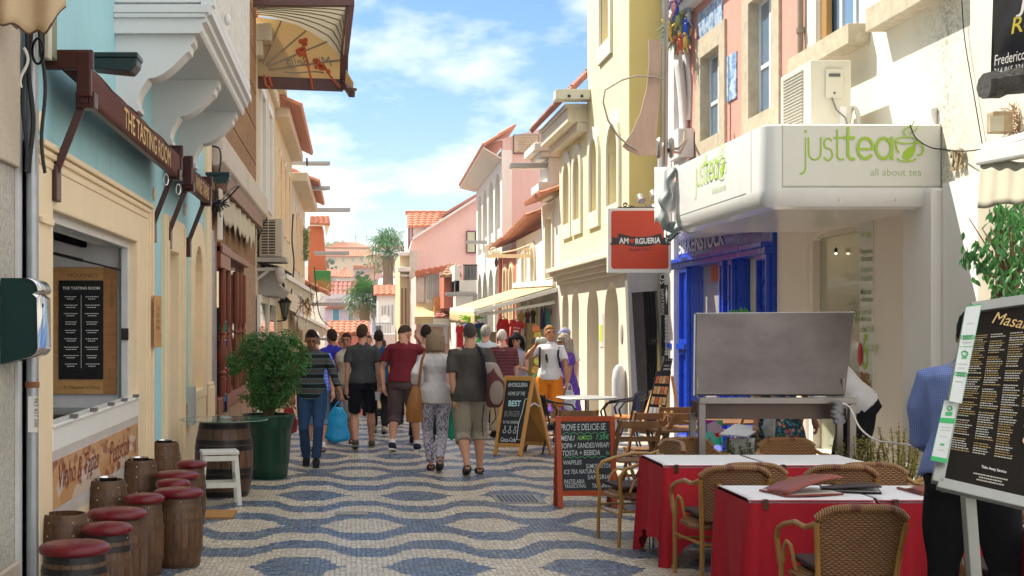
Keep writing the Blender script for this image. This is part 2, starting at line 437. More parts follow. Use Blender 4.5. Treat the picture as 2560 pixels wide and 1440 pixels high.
# beige cloth scallops hanging top left
mb = MB()
Yc = 7.35; ux = lambda x: XY(x, Yc)
N = 40
def scal(u, v):
 x = ux(-60+u*222); ph = u*1.0
 low = 82-60*abs(u-.78)**1.3*(1.0 if u < .78 else 8) if u > .3 else 82-60*.48**1.3-20*(.3-u)
 zb = ZY(low+(6*sin(u*25)), Yc); zt = ZY(-160, Yc)
 return Vector((x, Yc+.04*sin(u*13)+.03*v, zb+(zt-zb)*v))
mb.grid(scal, 60,10)
o = mb.build('cloth_valance', mat('beige_canvas', (.55,.42,.26),.8, var=.2, vs=3, dirt=.4, dirtcol=(.3,.16,.1)), None, smooth=True, solid=.006)
tag(o, 'beige scalloped cloth valance hanging at the top left corner', 'awning cloth')
mb = MB(); mb.tube([scal(i/60,0) for i in range(61)], .007,6); mb.build('hem', mat('brown_hem', (.12,.06,.04),.7), o, smooth=True)
# letter box
t_ = thing('letter_box', 'dark green letter box with rounded chrome front on the rough white wall', 'letter box', (-1.95,7.6,1.3))
prof = []
Xa, Xb = -1.95,-1.745; z0, z1 = 1.53,2.01
for i in range(9): a = pi/2*i/8; prof.append((Xb-.07+.07*sin(a), z1-.07+.07*cos(a)))
prof = [(Xa, z1)]+prof+[(Xb-.005,1.93),(Xb-.03,1.92),(Xb-.005,1.90),(Xb, 1.62)]+[(Xb-.09+.09*cos(pi/2*i/5), z0+.03+.06-.06*sin(pi/2*i/5)) for i in range(6)]+[(Xa, z0)]
mb = MB(); mb.plate(prof, (), lambda u, v, d: Vector((u, 7.55+d, v)),.30); mb.build('box_body', mat('bottle_green_paint', (.004,.03,.028),.25, bump=.02), t_, smooth=True)
pr2 = [(x+.006, z) for x, z in prof[1:-1]]
mb = MB()
mb.rings([[(x, 7.535+d, z) for d in (0,.33)] for x, z in pr2], close=False, cap0=False, cap1=False)
mb.build('front_cover', CHROME, t_, smooth=True, solid=.004)
mb = MB(); mb.lathe([(.012,0),(.012,.006)], (0,0,0),12)
k_ = MB(); k_.add(mb, Matrix.Translation((-1.745,7.66,1.86)) @ Matrix.Rotation(pi/2,4, 'Y')); k_.build('lock', BLACK, t_)
# == left: blue house
BLUE = mat('sky_blue_plaster', (.36,.65,.74),.7, var=.08, vs=1.2, dirt=.2, dirtcol=(.45,.55,.55), bump=.2, bs=25, streak=.3)
bh = thing('house', 'sky blue wine bar house with cream window frames and white balcony', 'house', (-4,8.1,0))
SL = side(LX, -1)
zt = 2.48
win = rect(8.46,11.83,1.0, zt); door = rect(13.75,14.62,-.05,2.52); niche = arch(16.05,16.95,.95,2.72)
up1 = rect(11.75,12.85,4.4,6.9); up2 = rect(13.9,15.2,4.4,6.9)
mb = MB(); mb.plate(rect(8.1,17.95,-.1,11.8), [win, door, niche, up1, up2], SL, .35); mb.build('wall', BLUE, bh)
mb = MB(); mb.box(-9,-2.26,17.6,17.9,-.1,11.5); mb.box(-9,-8.7,8.1,17.6,-.1,11.5); mb.box(-9,-2.3,8.1,17.9,11.5,11.8); mb.build('inner_shell', BLUE, bh)
def surround(parent, outer, inner, X, into, mats, proud=.05, name='window_frame', steps=3):
 """moulded frame built of nested plates, each a little less proud"""
 us = [p[0] for p in inner]; vs_ = [p[1] for p in inner]; cu, cv = (min(us)+max(us))/2,(min(vs_)+max(vs_))/2; ku, kv = 1-.026/(max(us)-min(us)),1-.026/(max(vs_)-min(vs_))
 inner = [(cu+(a-cu)*ku, cv+(b-cv)*kv) for a, b in inner]
 mb = MB(); mb.plate(outer, [inner], side(X-into*proud, into), proud+.118)
 o = mb.build(name, mats, parent, bevel=.012)
 return o
f = surround(bh, rect(8.1,12.57,-.05,2.86), rect(8.46,11.83,.99, zt), LX, -1, CREAM, .04, 'shop_window_frame')
# moulding ridges on the frame
mb = MB()
for dz, dp_ in ((.0,.075),(.05,.06),(.11,.05)):
 mb.plate(rect(8.1,12.57-dz*1.7,2.82-dz, 2.86-dz),(), side(LX+dp_, -1),.06)
 mb.plate(rect(12.5-dz*1.9,12.57-dz*1.7,-.05,2.82-dz),(), side(LX+dp_+.001,-1),.06)
mb.plate(rect(8.1,8.42,2.36,2.40),(), side(LX+.06,-1),.03)
mb.build('moulding', CREAM, f, bevel=.008)
# shop interior
room = MB(); room.poly([(-2.26,8.3,0),(-3.6,8.3,0),(-3.6,12.1,0),(-2.26,12.1,0)])
room.box(-3.7,-3.6,8.1,12.3,0,2.7); room.box(-3.6,-2.03,11.815,12.1,0,2.7); room.box(-3.6,-2.26,8.1,8.3,0,2.7)
room.build('inner_wall', mat('lilac_grey_wall', (.68,.68,.70),.6), bh)
mb = MB(); mb.box(-3.6,-1.93,8.46,11.83,2.481,2.55); mb.build('inner_ceiling', mat('pale_ceiling', (.75,.75,.72),.6), bh)
mb = MB()
for k in range(2): mb.box(-2.35+k*.0,-2.3,8.5,11.8,2.42,2.478)
mb.beam((-2.15,8.5,2.46),(-2.15,11.8,2.46),.08,.05); mb.build('ceiling_rail', mat('pale_ceiling', ()), bh)
mb = MB(); mb.box(-3.55,-1.97,8.47,11.82,.99,1.03); ct = mb.build('counter', mat('green_counter', (.07,.12,.10),.22), bh)
mb = MB(); mb.plate(rect(8.44,11.85,.96,1.11),(), side(LX+.045,-1),.07); mb.plate(rect(8.44,11.85,1.11,1.13),(), side(LX+.06,-1),.12); mb.build('sliding_rail', WHITE, bh, bevel=.004)
mb = MB()
for y in (9.0,9.7,10.4,11.0,11.6): mb.box(LX+.03, LX+.075, y, y+.07,1.131,1.155)
mb.build('rail_clip', mat('grey_plastic', (.15,.15,.15),.5), bh)
mb = MB(); mb.box(-1.99,-1.93,11.72,11.83,1.1, zt); mb.box(-1.99,-1.93,8.46,11.72, zt-.07, zt); w_ = mb.build('sash', mat('white_aluminium', (.6,.61,.62),.35), bh, bevel=.004)
mb = MB(); mb.box(-1.985,-1.925,11.70,11.719,1.62,1.72); mb.build('handle', BLACK, w_)
mb = MB(); mb.tube([(-2.55,11.6,2.36),(-1.99,11.7,2.22)], .008,6); mb.tube([(-2.55,11.6,2.36),(-2.3,11.63,2.30)], .014,6); mb.build('gas_strut', BLACK, bh, smooth=True)
# things on the counter
def onc(name, lab, cat, x, y, w, d, m, h=.03):
 mb = MB(); p = P(x, y, 1);
 mb.box(-w/2, w/2,-d/2, d/2,0, h)
 o = mb.build(name, m, None, bevel=.004); tag(o, lab, cat); return o
o = onc('tray', 'black tray lying on the green counter under the menu poster', 'tray', 0,0,.5,.3, BLACK); o.location = (-2.35,10.3,1.031)
o = onc('paper_stack', 'white paper stack lying on the green counter nearer the street corner', 'paper', 0,0,.3,.22, WHITE, .02); o.location = (-2.22,9.3,1.031)
# printed panel below the counter
m_, t2, b2 = newmat('printed_food_panel'); v = t2.coord('Object', (1,1.1,2.4))
vo = t2.new('ShaderNodeTexVoronoi', feature='F1'); t2.set(vo, 'Scale', 2.6); t2.l.new(v, vo.inputs['Vector']); se = t2.new('ShaderNodeSeparateColor'); t2.l.new(vo.outputs['Color'], se.inputs[0])
c_ = t2.mix(se.outputs[0], (.52,.25,.09),(.60,.36,.17)); c_ = t2.mix(t2.math('GREATER_THAN', se.outputs[1], .8), c_, (.62,.5,.4)); c_ = t2.mix(t2.ramp(t2.noise(v, 5,3),.55,.62), c_, (.30,.10,.05))
t2.l.new(c_, b2.inputs['Base Color']); b2.inputs['Roughness'].default_value = .3
mb = MB(); mb.plate(rect(8.44,11.83,.50,.958),(), side(LX+.042,-1),.04); fr_ = mb.build('panel_frame', mat('pale_panel', (.55,.5,.47),.35), bh)
mb = MB(); mb.plate(rect(8.44,11.78,.60,.90),(), side(LX+.046,-1),.004); pp = mb.build('printed_panel', m_, fr_)
mb = MB(); letters(mb, 'Vinho & Tapas', (LX+.049,8.6,.66),(0,1,.0),(0,0,1), w=1.35, h=.2, shear=.3); letters(mb, 'Petiscos', (LX+.049,10.4,.68),(0,1,0),(0,0,1), w=.9, h=.17, shear=.3); mb.build('lettering', mat('wine_red_ink', (.22,.03,.02),.4), fr_)
mb = MB(); mb.plate(rect(8.1,12.57,-.05,.5),(), side(LX+.035,-1),.03); mb.build('plinth', mat('pale_panel', ()), bh)
# menu poster on the inner end wall
pt = thing('menu_poster', 'black menu poster framed by printed wine crate wood inside the window', 'poster', P(205,825,11.78))
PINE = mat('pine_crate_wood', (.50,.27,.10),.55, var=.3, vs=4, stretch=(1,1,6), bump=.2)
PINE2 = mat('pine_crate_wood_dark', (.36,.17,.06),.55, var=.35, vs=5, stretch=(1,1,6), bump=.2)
Yp = 11.78; q = lambda x, y, dy=0: P(x, y, Yp)+Vector((0, dy, 0))
def prect(mb, x0, x1, y0, y1, Y, t=.015):
 a = P(x0, y1, Y); b = P(x1, y0, Y); mb.box(a.x, b.x, Y, Y+t, a.z, b.z)
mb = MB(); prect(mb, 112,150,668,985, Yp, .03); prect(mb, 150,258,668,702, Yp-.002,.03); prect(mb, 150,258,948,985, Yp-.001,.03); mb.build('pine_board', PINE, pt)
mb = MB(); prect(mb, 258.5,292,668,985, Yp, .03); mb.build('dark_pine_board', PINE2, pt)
mb = MB(); prect(mb, 147,258,701,948, Yp-.012,.01); bk = mb.build('menu_sheet', mat('menu_black', (.008,.008,.01),.4), pt)
mb = MB(); X_, Z_ = (1,0,0),(0,0,1)
letters(mb, 'THE TASTING ROOM', P(203,724, Yp-.0125), X_, Z_, w=XY(250, Yp)-XY(157, Yp), align='C', off=.02)
mb.box(XY(203, Yp), XY(204, Yp), Yp-.0126, Yp-.0122, ZY(920, Yp), ZY(738, Yp))
for cx in (176,229):
 for r in range(9):
  y = 741+r*21
  for dy, w in ((0,34-((r*7+cx) % 9)),(5.5,18+((r*5) % 8))):
   x = cx-w/2
   while x < cx+w/2:
    l = random.uniform(2.5,6); mb.poly([P(x, y+dy+1.9, Yp-.0125), P(x+l, y+dy+1.9, Yp-.0125), P(x+l+.4, y+dy, Yp-.0125), P(x+.4, y+dy, Yp-.0125)]); x += l+1.2
mb.build('lettering', mat('menu_ink', (.7,.7,.68),.6), bk)
mb = MB(); letters(mb, 'MOUCHÃO', P(207,694, Yp-.003), X_, Z_, w=.25, align='C'); letters(mb, 'F. Olazabal e Filhos', P(205,972, Yp-.003), X_, Z_, w=.31, align='C')
letters(mb, 'ESPORÃO', P(133,748, Yp-.003),(0,0,1),(-1,0,0), w=.22, align='L'); letters(mb, 'QUINTA DE S. SEBASTIÃO', P(276,696, Yp-.003),(0,0,-1),(1,0,0), w=.26)
letters(mb, 'ESPORÃO', P(272,923, Yp-.003),(0,0,-1),(1,0,0), w=.1); letters(mb, 'DUQUE', P(132,905, Yp-.003),(0,0,1),(-1,0,0), w=.14)
mb.build('branded_lettering', mat('burnt_ink', (.16,.07,.03),.7), pt)
# door
d_ = surround(bh, rect(13.54,15.09,-.05,2.86), rect(13.75,14.62,-.04,2.52), LX, -1, CREAM, .05, 'door_frame')
mb = MB(); mb.plate(rect(13.56,13.63,-.05,2.84),(), side(LX+.065,-1),.03); mb.plate(rect(13.68,13.73,-.05,2.6),(), side(LX+.065,-1),.03); mb.plate(rect(14.7,14.76,-.05,2.6),(), side(LX+.065,-1),.03); mb.plate(rect(14.95,15.05,-.05,2.8),(), side(LX+.065,-1),.03); mb.build('moulding', CREAM, d_)
mb = MB(); mb.plate(rect(13.75,14.62,-.05,2.5),(), side(LX-.12,-1),.05); dr = mb.build('door', mat('lilac_white_door', (.58,.56,.58),.4), bh)
mb = MB()
for z in (.5,1.25,1.7,2.2): mb.box(LX-.12, LX-.10,13.93,13.99, z, z+.04)
mb.build('hinge', BLACK, dr)
# arched niche with frame, corner pilaster
f = surround(bh, arch(15.75,17.35,.85,3.0, k=.9), arch(16.05,16.95,.95,2.72), LX, -1, CREAM, .05, 'niche_frame')
mb = MB(); mb.plate(arch(16.05,16.95,.95,2.72),(), side(LX-.12,-1),.05); mb.build('niche_panel', CREAM, bh)
mb = MB(); mb.plate(rect(17.42,17.95,-.1,4.4),(), side(LX+.05,-1),.05); mb.plate(rect(17.38,17.98,-.1,.95),(), side(LX+.09,-1),.04); mb.plate(rect(17.4,17.97,.95,1.0),(), side(LX+.08,-1),.03); mb.build('pilaster', CREAM, bh, bevel=.01)
mb = MB(); mb.plate(rect(15.2,17.4,-.1,.85),(), side(LX+.04,-1),.04); mb.build('base_course', CREAM, bh)
mb = MB(); mb.box(LX+.05, LX+.12,15.28,15.5,.62,1.05); mb.build('vent_flap', mat('grey_paint', (.4,.41,.4),.5), bh)
mb = MB();
for y, z in ((8.25,2.98),(13.0,3.0),(15.4,3.05),(15.5,3.3)): mb.ell((LX+.01, y, z),.02,.05,.07,8,6)
mb.build('screw_cover', CREAM, bh, smooth=True)
mb = MB(); mb.tube([(-1.86,18.0,-.05),(-1.86,18.0,3.0)], .045,12)
tag(mb.build('drainpipe', STEEL, None, smooth=True), 'grey drainpipe at the far corner of the sky blue house', 'drainpipe')
# upper window frames
for (a, b_) in ((11.75,12.85),(13.9,15.2)):
 f = surround(bh, rect(a-.2, b_+.2,4.3,7.1), rect(a, b_, 4.4,6.9), LX, -1, CREAM, .05, 'upper_window')
 mb = MB(); mb.plate(rect(a, b_, 4.4,6.9),(), side(LX-.2,-1),.02); mb.build('pane', GLASS, f)
# balcony
bal = thing('balcony', 'white balcony on three scrolled corbels projecting from the blue house', 'balcony', (LX, 12.9,4.0))
BWH = mat('balcony_white', (.66,.66,.66),.5, var=.04, dirt=.2, vs=2)
mb = MB(); prof = [(LX, 4.08),(-1.22,4.08),(-1.20,4.10),(-1.20,4.16),(-1.16,4.17),(-1.16,4.22),(-1.12,4.23),(-1.12,4.30),(LX, 4.30)]
mb.plate(prof, (), lambda u, v, d: Vector((u, 10.86+d, v)),4.3); mb.build('slab', BWH, bal)
mb = MB(); mb.box(LX, -1.17,10.83,10.86,4.20,4.235); mb.box(LX, -1.14,10.82,10.86,4.236,4.30); mb.build('end_moulding', BWH, bal, bevel=.004)
def corbel(Y):
 o = []
 pts = [(LX, 4.079),(-1.27,4.079),(-1.27,4.02),(-1.30,4.0),(-1.31,3.95),(-1.34,3.93)]
 for i in range(9): a = i/8; pts.append((-1.34-.30*a**1.0*1.0-.0*a, 3.93-.20*math.sin(a*pi/2)))
 for i in range(1,8): a = i/7; pts.append((-1.64-.09*math.sin(a*pi/2),3.73-.20*a))
 pts += [(-1.71,3.51),(-1.71,3.47),(-1.75,3.46),(-1.78,3.42),(-1.82,3.40),(LX, 3.38)]
 mb = MB(); mb.plate(pts, (), lambda u, v, d: Vector((u, Y+d, v)),.26); mb.build('corbel', BWH, bal, bevel=.008)
for Y in (10.93,12.93,14.86): corbel(Y)
mb = MB(); mb.box(-1.20,-1.13,10.9,15.1,4.33,4.41); mb.box(-1.20,-1.13,10.9,15.1,5.35,5.43); mb.box(LX, -1.2,10.88,10.95,4.33,4.39); mb.box(LX, -1.2,10.88,10.95,5.35,5.43)
mb.box(-1.21,-1.10,10.87,10.98,4.3,5.5); mb.build('railing', BWH, bal, bevel=.006)
RL = mat('weathered_white_slats', (.58,.57,.54),.6, var=.2, vs=12, dirt=.5)
def balu(x, y):
 mb = MB(); mb.lathe([(.03,4.40),(.035,4.45),(.02,4.5),(.042,4.65),(.045,4.75),(.022,4.95),(.02,5.2),(.035,5.3),(.03,5.35)], (x, y, 0),10)
 mb.build('baluster', BWH, bal, smooth=True)
for i in range(5): balu(-1.78+i*.135,10.915)
mb = MB()
for i in range(62): mb.tube([(-1.165+.008*(i % 2),11.05+i*.065,4.41),(-1.165+.008*(i % 2),11.05+i*.065,5.35)], .027,6)
mb.build('slatted_screen', RL, bal, smooth=True)
mb = MB(); mb.ell((-1.09,11.9,4.42),.03,.03,.05); mb.build('finial', BWH, bal, smooth=True)
# awnings
BROWN = mat('brown_awning_metal', (.05,.012,.008),.35, var=.1)
BRCL = mat('brown_awning_cloth', (.09,.018,.009),.7, var=.2, vs=6, bump=.2)
GOLD = mat('gold_lettering', (.62,.42,.17),.6)
def awning(label, y0, y1, txt, ty0, ty1, arms):
 a = thing('awning', label, 'awning', (LX, y0,3.1), group='brown awnings folded on the blue house')
 xb = -1.66
 mb = MB(); mb.beam((xb, y0,3.16),(xb, y1,3.16),.05,.07); mb.build('front_bar', BROWN, a, bevel=.006)
 mb = MB(); mb.tube([(-1.80, y0,3.40),(-1.80, y1,3.40)], .055,12); mb.build('roller', BRCL, a, smooth=True)
 mb = MB(); mb.grid(lambda u, v: Vector((-1.622+.004*sin(u*30), y0+(y1-y0)*u, 3.34-.22*(1-v)+.0*u)) if True else None, 60,4)
 mb.grid(lambda u, v: Vector((-1.62-.18*v, y0+(y1-y0)*u, 3.34+.09*v+.01*sin(u*20))),40,3)
 cl = mb.build('valance', BRCL, a, smooth=True, solid=.006)
 mb = MB(); letters(mb, txt, (-1.614, ty0,3.15),(0,1,0),(0,0,1), w=ty1-ty0, h=.15, off=.01)
 mb.build('lettering', GOLD, cl)
 for y in arms:
  mb = MB(); mb.beam((-1.87, y, 2.66),(-1.68, y+.03,3.16),.05,.05); ar = mb.build('arm', BROWN, a, bevel=.006)
  mb = MB(); mb.box(LX, -1.83, y-.07, y+.07,2.52,2.74); mb.build('bracket', BROWN, ar, bevel=.008); mb = MB(); mb.box(-1.72,-1.6, y-.05, y+.08,3.1,3.2); mb.build('clamp', BROWN, ar, bevel=.008)
 for y in (y0, y1):
  mb = MB(); mb.box(LX, -1.60, y-.03, y+.03,3.33,3.45); mb.box(-1.70,-1.61, y-.035, y+.02,3.16,3.44); mb.build('end_cap', BROWN, a, bevel=.01)
 return a
awning('long brown folded awning reading THE TASTING ROOM', 8.42,12.9, 'THE TASTING ROOM', 9.65,12.1,(8.5,12.7))
awning('short brown folded awning reading WINE TAPAS', 13.7,15.6, 'WINE TAPAS', 14.05,15.35,(13.8,15.45))
mb = MB()
for y in (11.9,12.75): mb.tube([P(0,0,1)*0+Vector((-1.63+.02*cos(a), y+.02*cos(a),3.02+.05*sin(a))) for a in [i*pi/5 for i in range(11)]], .006,6)
tag(mb.build('crank_eye', CHROME, None, smooth=True), 'pair of chrome crank eyes hanging under the long brown awning', 'crank eye')
# flood lamps
def flood(x0, x1, y0, y1, Y, lab):
 a = P(x0, y1, Y); b = P(x1, y0, Y); o = thing('flood_lamp', lab, 'lamp', (LX, Y, a.z), group='dark green flood lamps over the awnings')
 h = b.z-a.z; w = b.x-LX
 mb = MB(); mb.plate([(LX+.1, a.z+h*.2),(b.x-.12*w, a.z),(b.x-.03*w, a.z+h*.35),(b.x-.01*w, b.z-h*.3),(LX+.2*w, b.z-h*.3),(LX+.1, b.z-h*.45)], (), lambda u, v, d: Vector((u, Y+d, v)),.22)
 mb.build('housing', mat('lamp_green', (.012,.03,.03),.3), o, bevel=.012)
 mb = MB(); mb.box(LX+.18*w, b.x, Y-.01, Y+.23, b.z-h*.3, b.z); mb.build('lid', mat('lamp_green', ()), o, bevel=.01)
 mb = MB(); mb.beam((LX, Y+.11, a.z+h*.4),(LX+.22*w, Y+.11, a.z+h*.5),.06,.05); mb.build('bracket', BLACK, o)
flood(185,345,130,178,9.35, 'large dark green flood lamp above the long brown awning')
flood(498,574,430,458,17.0, 'small dark green flood lamp at the far end of the blue house')
# small wooden sign projecting on rods
s_ = thing('wall_sign', 'small wooden plate on metal rods beside the white door', 'sign', (LX, 12.7,1.77))
mb = MB(); mb.plate(rect(12.42,12.86,1.54,2.02),(), side(-1.80,-1),.012); mb.build('plate', PINE, s_, bevel=.003)
mb = MB(); mb.plate(rect(12.44,12.84,1.56,2.0),(), side(-1.885,-1),.012); mb.build('wall_shade_plate', mat('blue_grey_shade', (.1,.2,.26),.3, metal=.6), s_)  # stands in for the sign's shade and reflection on the blue wall
mb = MB()
for z in (1.58,1.98): mb.beam((LX, 12.64, z),(-1.80,12.64, z),.012,.012)
mb.build('rod', BLACK, s_)
mb = MB()
for j, z in enumerate((1.88,1.82,1.76,1.70)): letters(mb, ('THE', 'TASTING', 'ROOM', 'WINE')[j], (-1.799,12.52, z),(0,1,0),(0,0,1), w=.2, h=.04)
mb.build('lettering', mat('burnt_ink', ()), s_)
# == barrels
def barrel_mat():
 m, t, b = newmat('barrel_oak'); v = t.coord('Object')
 gr = t.noise(t.coord('Object', (14,14,1.2)),3,5,.7); blot = t.noise(v, 3.5,5,.65)
 c = t.mix(t.ramp(gr, .3,.75),(.04,.018,.008),(.19,.085,.03)); c = t.mix(t.math('MULTIPLY', t.ramp(blot, .45,.7),.6), c, (.03,.017,.010))
 s3 = t.new('ShaderNodeSeparateXYZ'); t.l.new(v, s3.inputs[0]); an = t.math('ARCTAN2', s3.outputs[1], s3.outputs[0])
 fr = t.math('FRACT', t.math('MULTIPLY', an, 20/(2*pi))); ed = t.math('MINIMUM', fr, t.math('SUBTRACT', 1.0, fr)); gap = t.math('LESS_THAN', ed, .05)
 c = t.mix(gap, c, (.012,.007,.004)); t.l.new(c, b.inputs['Base Color'])
 t.l.new(t.math('MULTIPLY_ADD', gr, .3,.28), b.inputs['Roughness'])
 bp = t.new('ShaderNodeBump'); bp.inputs['Strength'].default_value = .5; bp.inputs['Distance'].default_value = .006
 t.l.new(t.math('SUBTRACT', gr, t.math('MULTIPLY', gap, 1.2)), bp.inputs['Height']); t.l.new(bp.outputs[0], b.inputs['Normal']); return m
OAK = barrel_mat(); HOOP = mat('barrel_hoop', (.10,.055,.03),.45, metal=.3, var=.4, vs=10, dirt=.5); HOOPB = mat('black_hoop', (.02,.018,.018),.3, metal=.4, var=.4, vs=8)
REDL = mat('red_leatherette', (.12,.004,.009),.28, var=.25, vs=9, bump=.1, bs=120, dirt=.5, dirtcol=(.07,.004,.006))
def brl(u, r0, r1): return r0+(r1-r0)*(1-(2*u-1)**2)
def make_barrel(r0, r1, h, hoops, hw=.035, hm=None, open_top=False):
 parts = []
 mb = MB(); n = 14
 prof = [(brl(i/n, r0, r1), h*i/n) for i in range(n+1)]
 if open_top: prof += [(r0-.012, h),(brl(.85, r0, r1)-.02, h*.85),(.001, h*.85)]
 mb.lathe(prof, n=32); body = mb
 hb = []
 for k, u in enumerate(hoops):
  m2 = MB(); u0 = max(0, u-hw/h/2); u1 = min(1, u+hw/h/2); g_ = .004
  m2.lathe([(brl(u0, r0, r1), u0*h),(brl(u0, r0, r1)+g_, u0*h),(brl(u1, r0, r1)+g_, u1*h),(brl(u1, r0, r1), u1*h)], n=32, cap=False); hb.append(m2)
 return body, hb
def stool(x, Y, dia, lab, z=.55, big=False, black=False):
 p = Vector((XY(x, Y), Y, 0)); o = thing('barrel_stool', lab, 'barrel stool', p, rz=random.uniform(0,6), group='barrel stools with red seats in front of the wine bar')
 r0 = dia*.42; r1 = dia*.5; h = z-.05
 body, hb = make_barrel(r0, r1, h, (.03,.26,.68,.84,.96))
 body.build('barrel', OAK, o, smooth=True, local=True, ang=60)
 for k, m2 in enumerate(hb): m2.build('hoop', HOOPB if black and k > 2 else HOOP, o, smooth=True, local=True)
 mb = MB()
 for k in range(5): a = k*1.26; u = (.26,.68,.84,.96,.03)[k]; mb.ell((brl(u, r0, r1)*cos(a)+.004*cos(a), brl(u, r0, r1)*sin(a), u*h),.006,.006,.006,6,4)
 mb.build('rivet', mat('pale_rivet', (.5,.45,.35),.4, metal=.8), o, local=True)
 rs = dia/2+.006
 mb = MB(); mb.lathe([(rs*.8, h),(rs*.95, h+.006),(rs, h+.022),(rs*.97, h+.04),(rs*.85, h+.054),(rs*.5, h+.064),(.001, h+.068)], n=36); mb.build('seat', REDL, o, smooth=True, local=True, ang=80)
 return o
stool(187,7.45,.385, 'nearest big barrel stool with black hoops, cut by the bottom edge', black=True)
stool(268,8.15,.30, 'small barrel stool squeezed beside the nearest big red seat', black=True)
stool(293,8.8,.385, 'second big barrel stool, next to the open cut barrel', )
stool(360,9.55,.28, 'small barrel stool behind the second big red seat')
stool(446,9.9,.36, 'big barrel stool standing furthest out into the street with a bung hole')
stool(433,10.45,.26, 'small barrel stool mostly hidden behind the bung hole barrel')
stool(443,11.05,.355, 'wide barrel stool in front of the barrel with an ashtray')
stool(478,11.9,.26, 'farthest small barrel stool just before the white wooden stool')
for i, (x, Y, z) in enumerate(((162,8.3,.60),(267,9.75,.64),(349,11.2,.64),(410,12.7,.655))):
 o = thing('cut_barrel', ('nearest cut open barrel without ashtray against the wine bar front', 'second cut open barrel with riveted rim behind the second big seat', 'third cut open barrel holding a metal ashtray below the cream frame', 'farthest cut open barrel with a glass ashtray below the wooden sign')[i], 'barrel', (XY(x, Y), Y, 0), rz=i*1.3, group='cut open barrels along the wine bar wall')
 body, hb = make_barrel(.128,.165, z, (.04,.3,.62,.8,.94), hw=.045, open_top=True)
 body.build('barrel', OAK, o, smooth=True, local=True, ang=60)
 for m2 in hb: m2.build('hoop', HOOP, o, smooth=True, local=True)
 mb = MB()
 for k in range(6):
  for zz in (.93,.8,.61): a = k*1.05; rr = brl(zz, .128,.165)+.004; mb.ell((rr*cos(a), rr*sin(a), zz*z),.006,.006,.006,6,4)
 mb.build('rivet', mat('pale_rivet', ()), o, local=True)
 if i:
  mb = MB(); mb.lathe([(.05,0),(.07,.005),(.075,.03),(.068,.03),(.06,.008),(.001,.007)], n=20)
  a_ = mb.build('ashtray', CHROME, None, smooth=True); a_.location = (XY(x, Y), Y, z*.985); tag(a_, ('', 'metal ashtray on the second cut barrel', 'metal ashtray on the third cut barrel', 'ashtray on the farthest cut barrel')[i], 'ashtray')
# big barrel with glass top
p = Vector((XY(560,13.95),13.95,0))
o = thing('barrel_table', 'large oak wine barrel used as a table, beside the green planter', 'barrel table', p)
body, hb = make_barrel(.245,.30,.76,(.05,.28,.36,.66,.74,.95), hw=.05); body.build('barrel', OAK, o, smooth=True, local=True, ang=60)
for m2 in hb: m2.build('hoop', HOOPB, o, smooth=True, local=True)
mb = MB(); mb.lathe([(.001,.775),(.455,.775),(.46,.781),(.455,.787),(.001,.787)], n=48); gt = mb.build('glass_tabletop', glass('green_tabletop_glass', (.08,.25,.2),.03,.55), None, smooth=True); gt.location = p; tag(gt, 'round green glass tabletop lying on the big barrel', 'tabletop')
mb = MB(); mb.lathe([(.04,0),(.06,.005),(.062,.03),(.05,.03),(.045,.008),(.001,.007)], n=16); a_ = mb.build('ashtray', GLASSC, None, smooth=True); a_.location = p+Vector((0.02,-.05,.788)); tag(a_, 'clear glass ashtray on the green glass tabletop', 'ashtray')
# white wooden stool
o = thing('stool', 'white painted wooden stool in front of the big barrel', 'stool', G := Vector((XY(548,13.25),13.25,0)))
WW = mat('chipped_white_wood', (.62,.62,.58),.5, var=.15, vs=10, dirt=.35, dirtcol=(.25,.2,.15), stretch=(1,1,.3))
mb = MB(); mb.box(-.18,.18,-.14,.14,.495,.53); mb.build('seat', WW, o, local=True, bevel=.005)
for sx in (-1,1):
 for sy in (-1,1):
  mb = MB(); mb.beam((sx*.15, sy*.10,.49),(sx*.185, sy*.13,0),.045,.035); mb.build('leg', WW, o, local=True, bevel=.004)
for a, b_ in (((-.17,-.12,.2),(.17,-.12,.2)),((-.17,.12,.2),(.17,.12,.2)),((-.155,-.12,.46),(.155,-.12,.46)),((-.165,-.12,.28),(-.165,.12,.28)),((.165,-.12,.28),(.165,.12,.28))):
 mb = MB(); mb.beam(a, b_, .03,.05); mb.build('stretcher', WW, o, local=True)
o.rotation_euler.z = .2
mb = MB(); mb.box(-.2,.2,-.25,.25,.003,.018)
o = mb.build('doormat', mat('coir', (.35,.18,.06),.95, var=.3, vs=60, bump=.6), None); o.location = (XY(535,12.55),12.5,0); tag(o, 'brown coir doormat on the paving by the barrel stools', 'doormat')
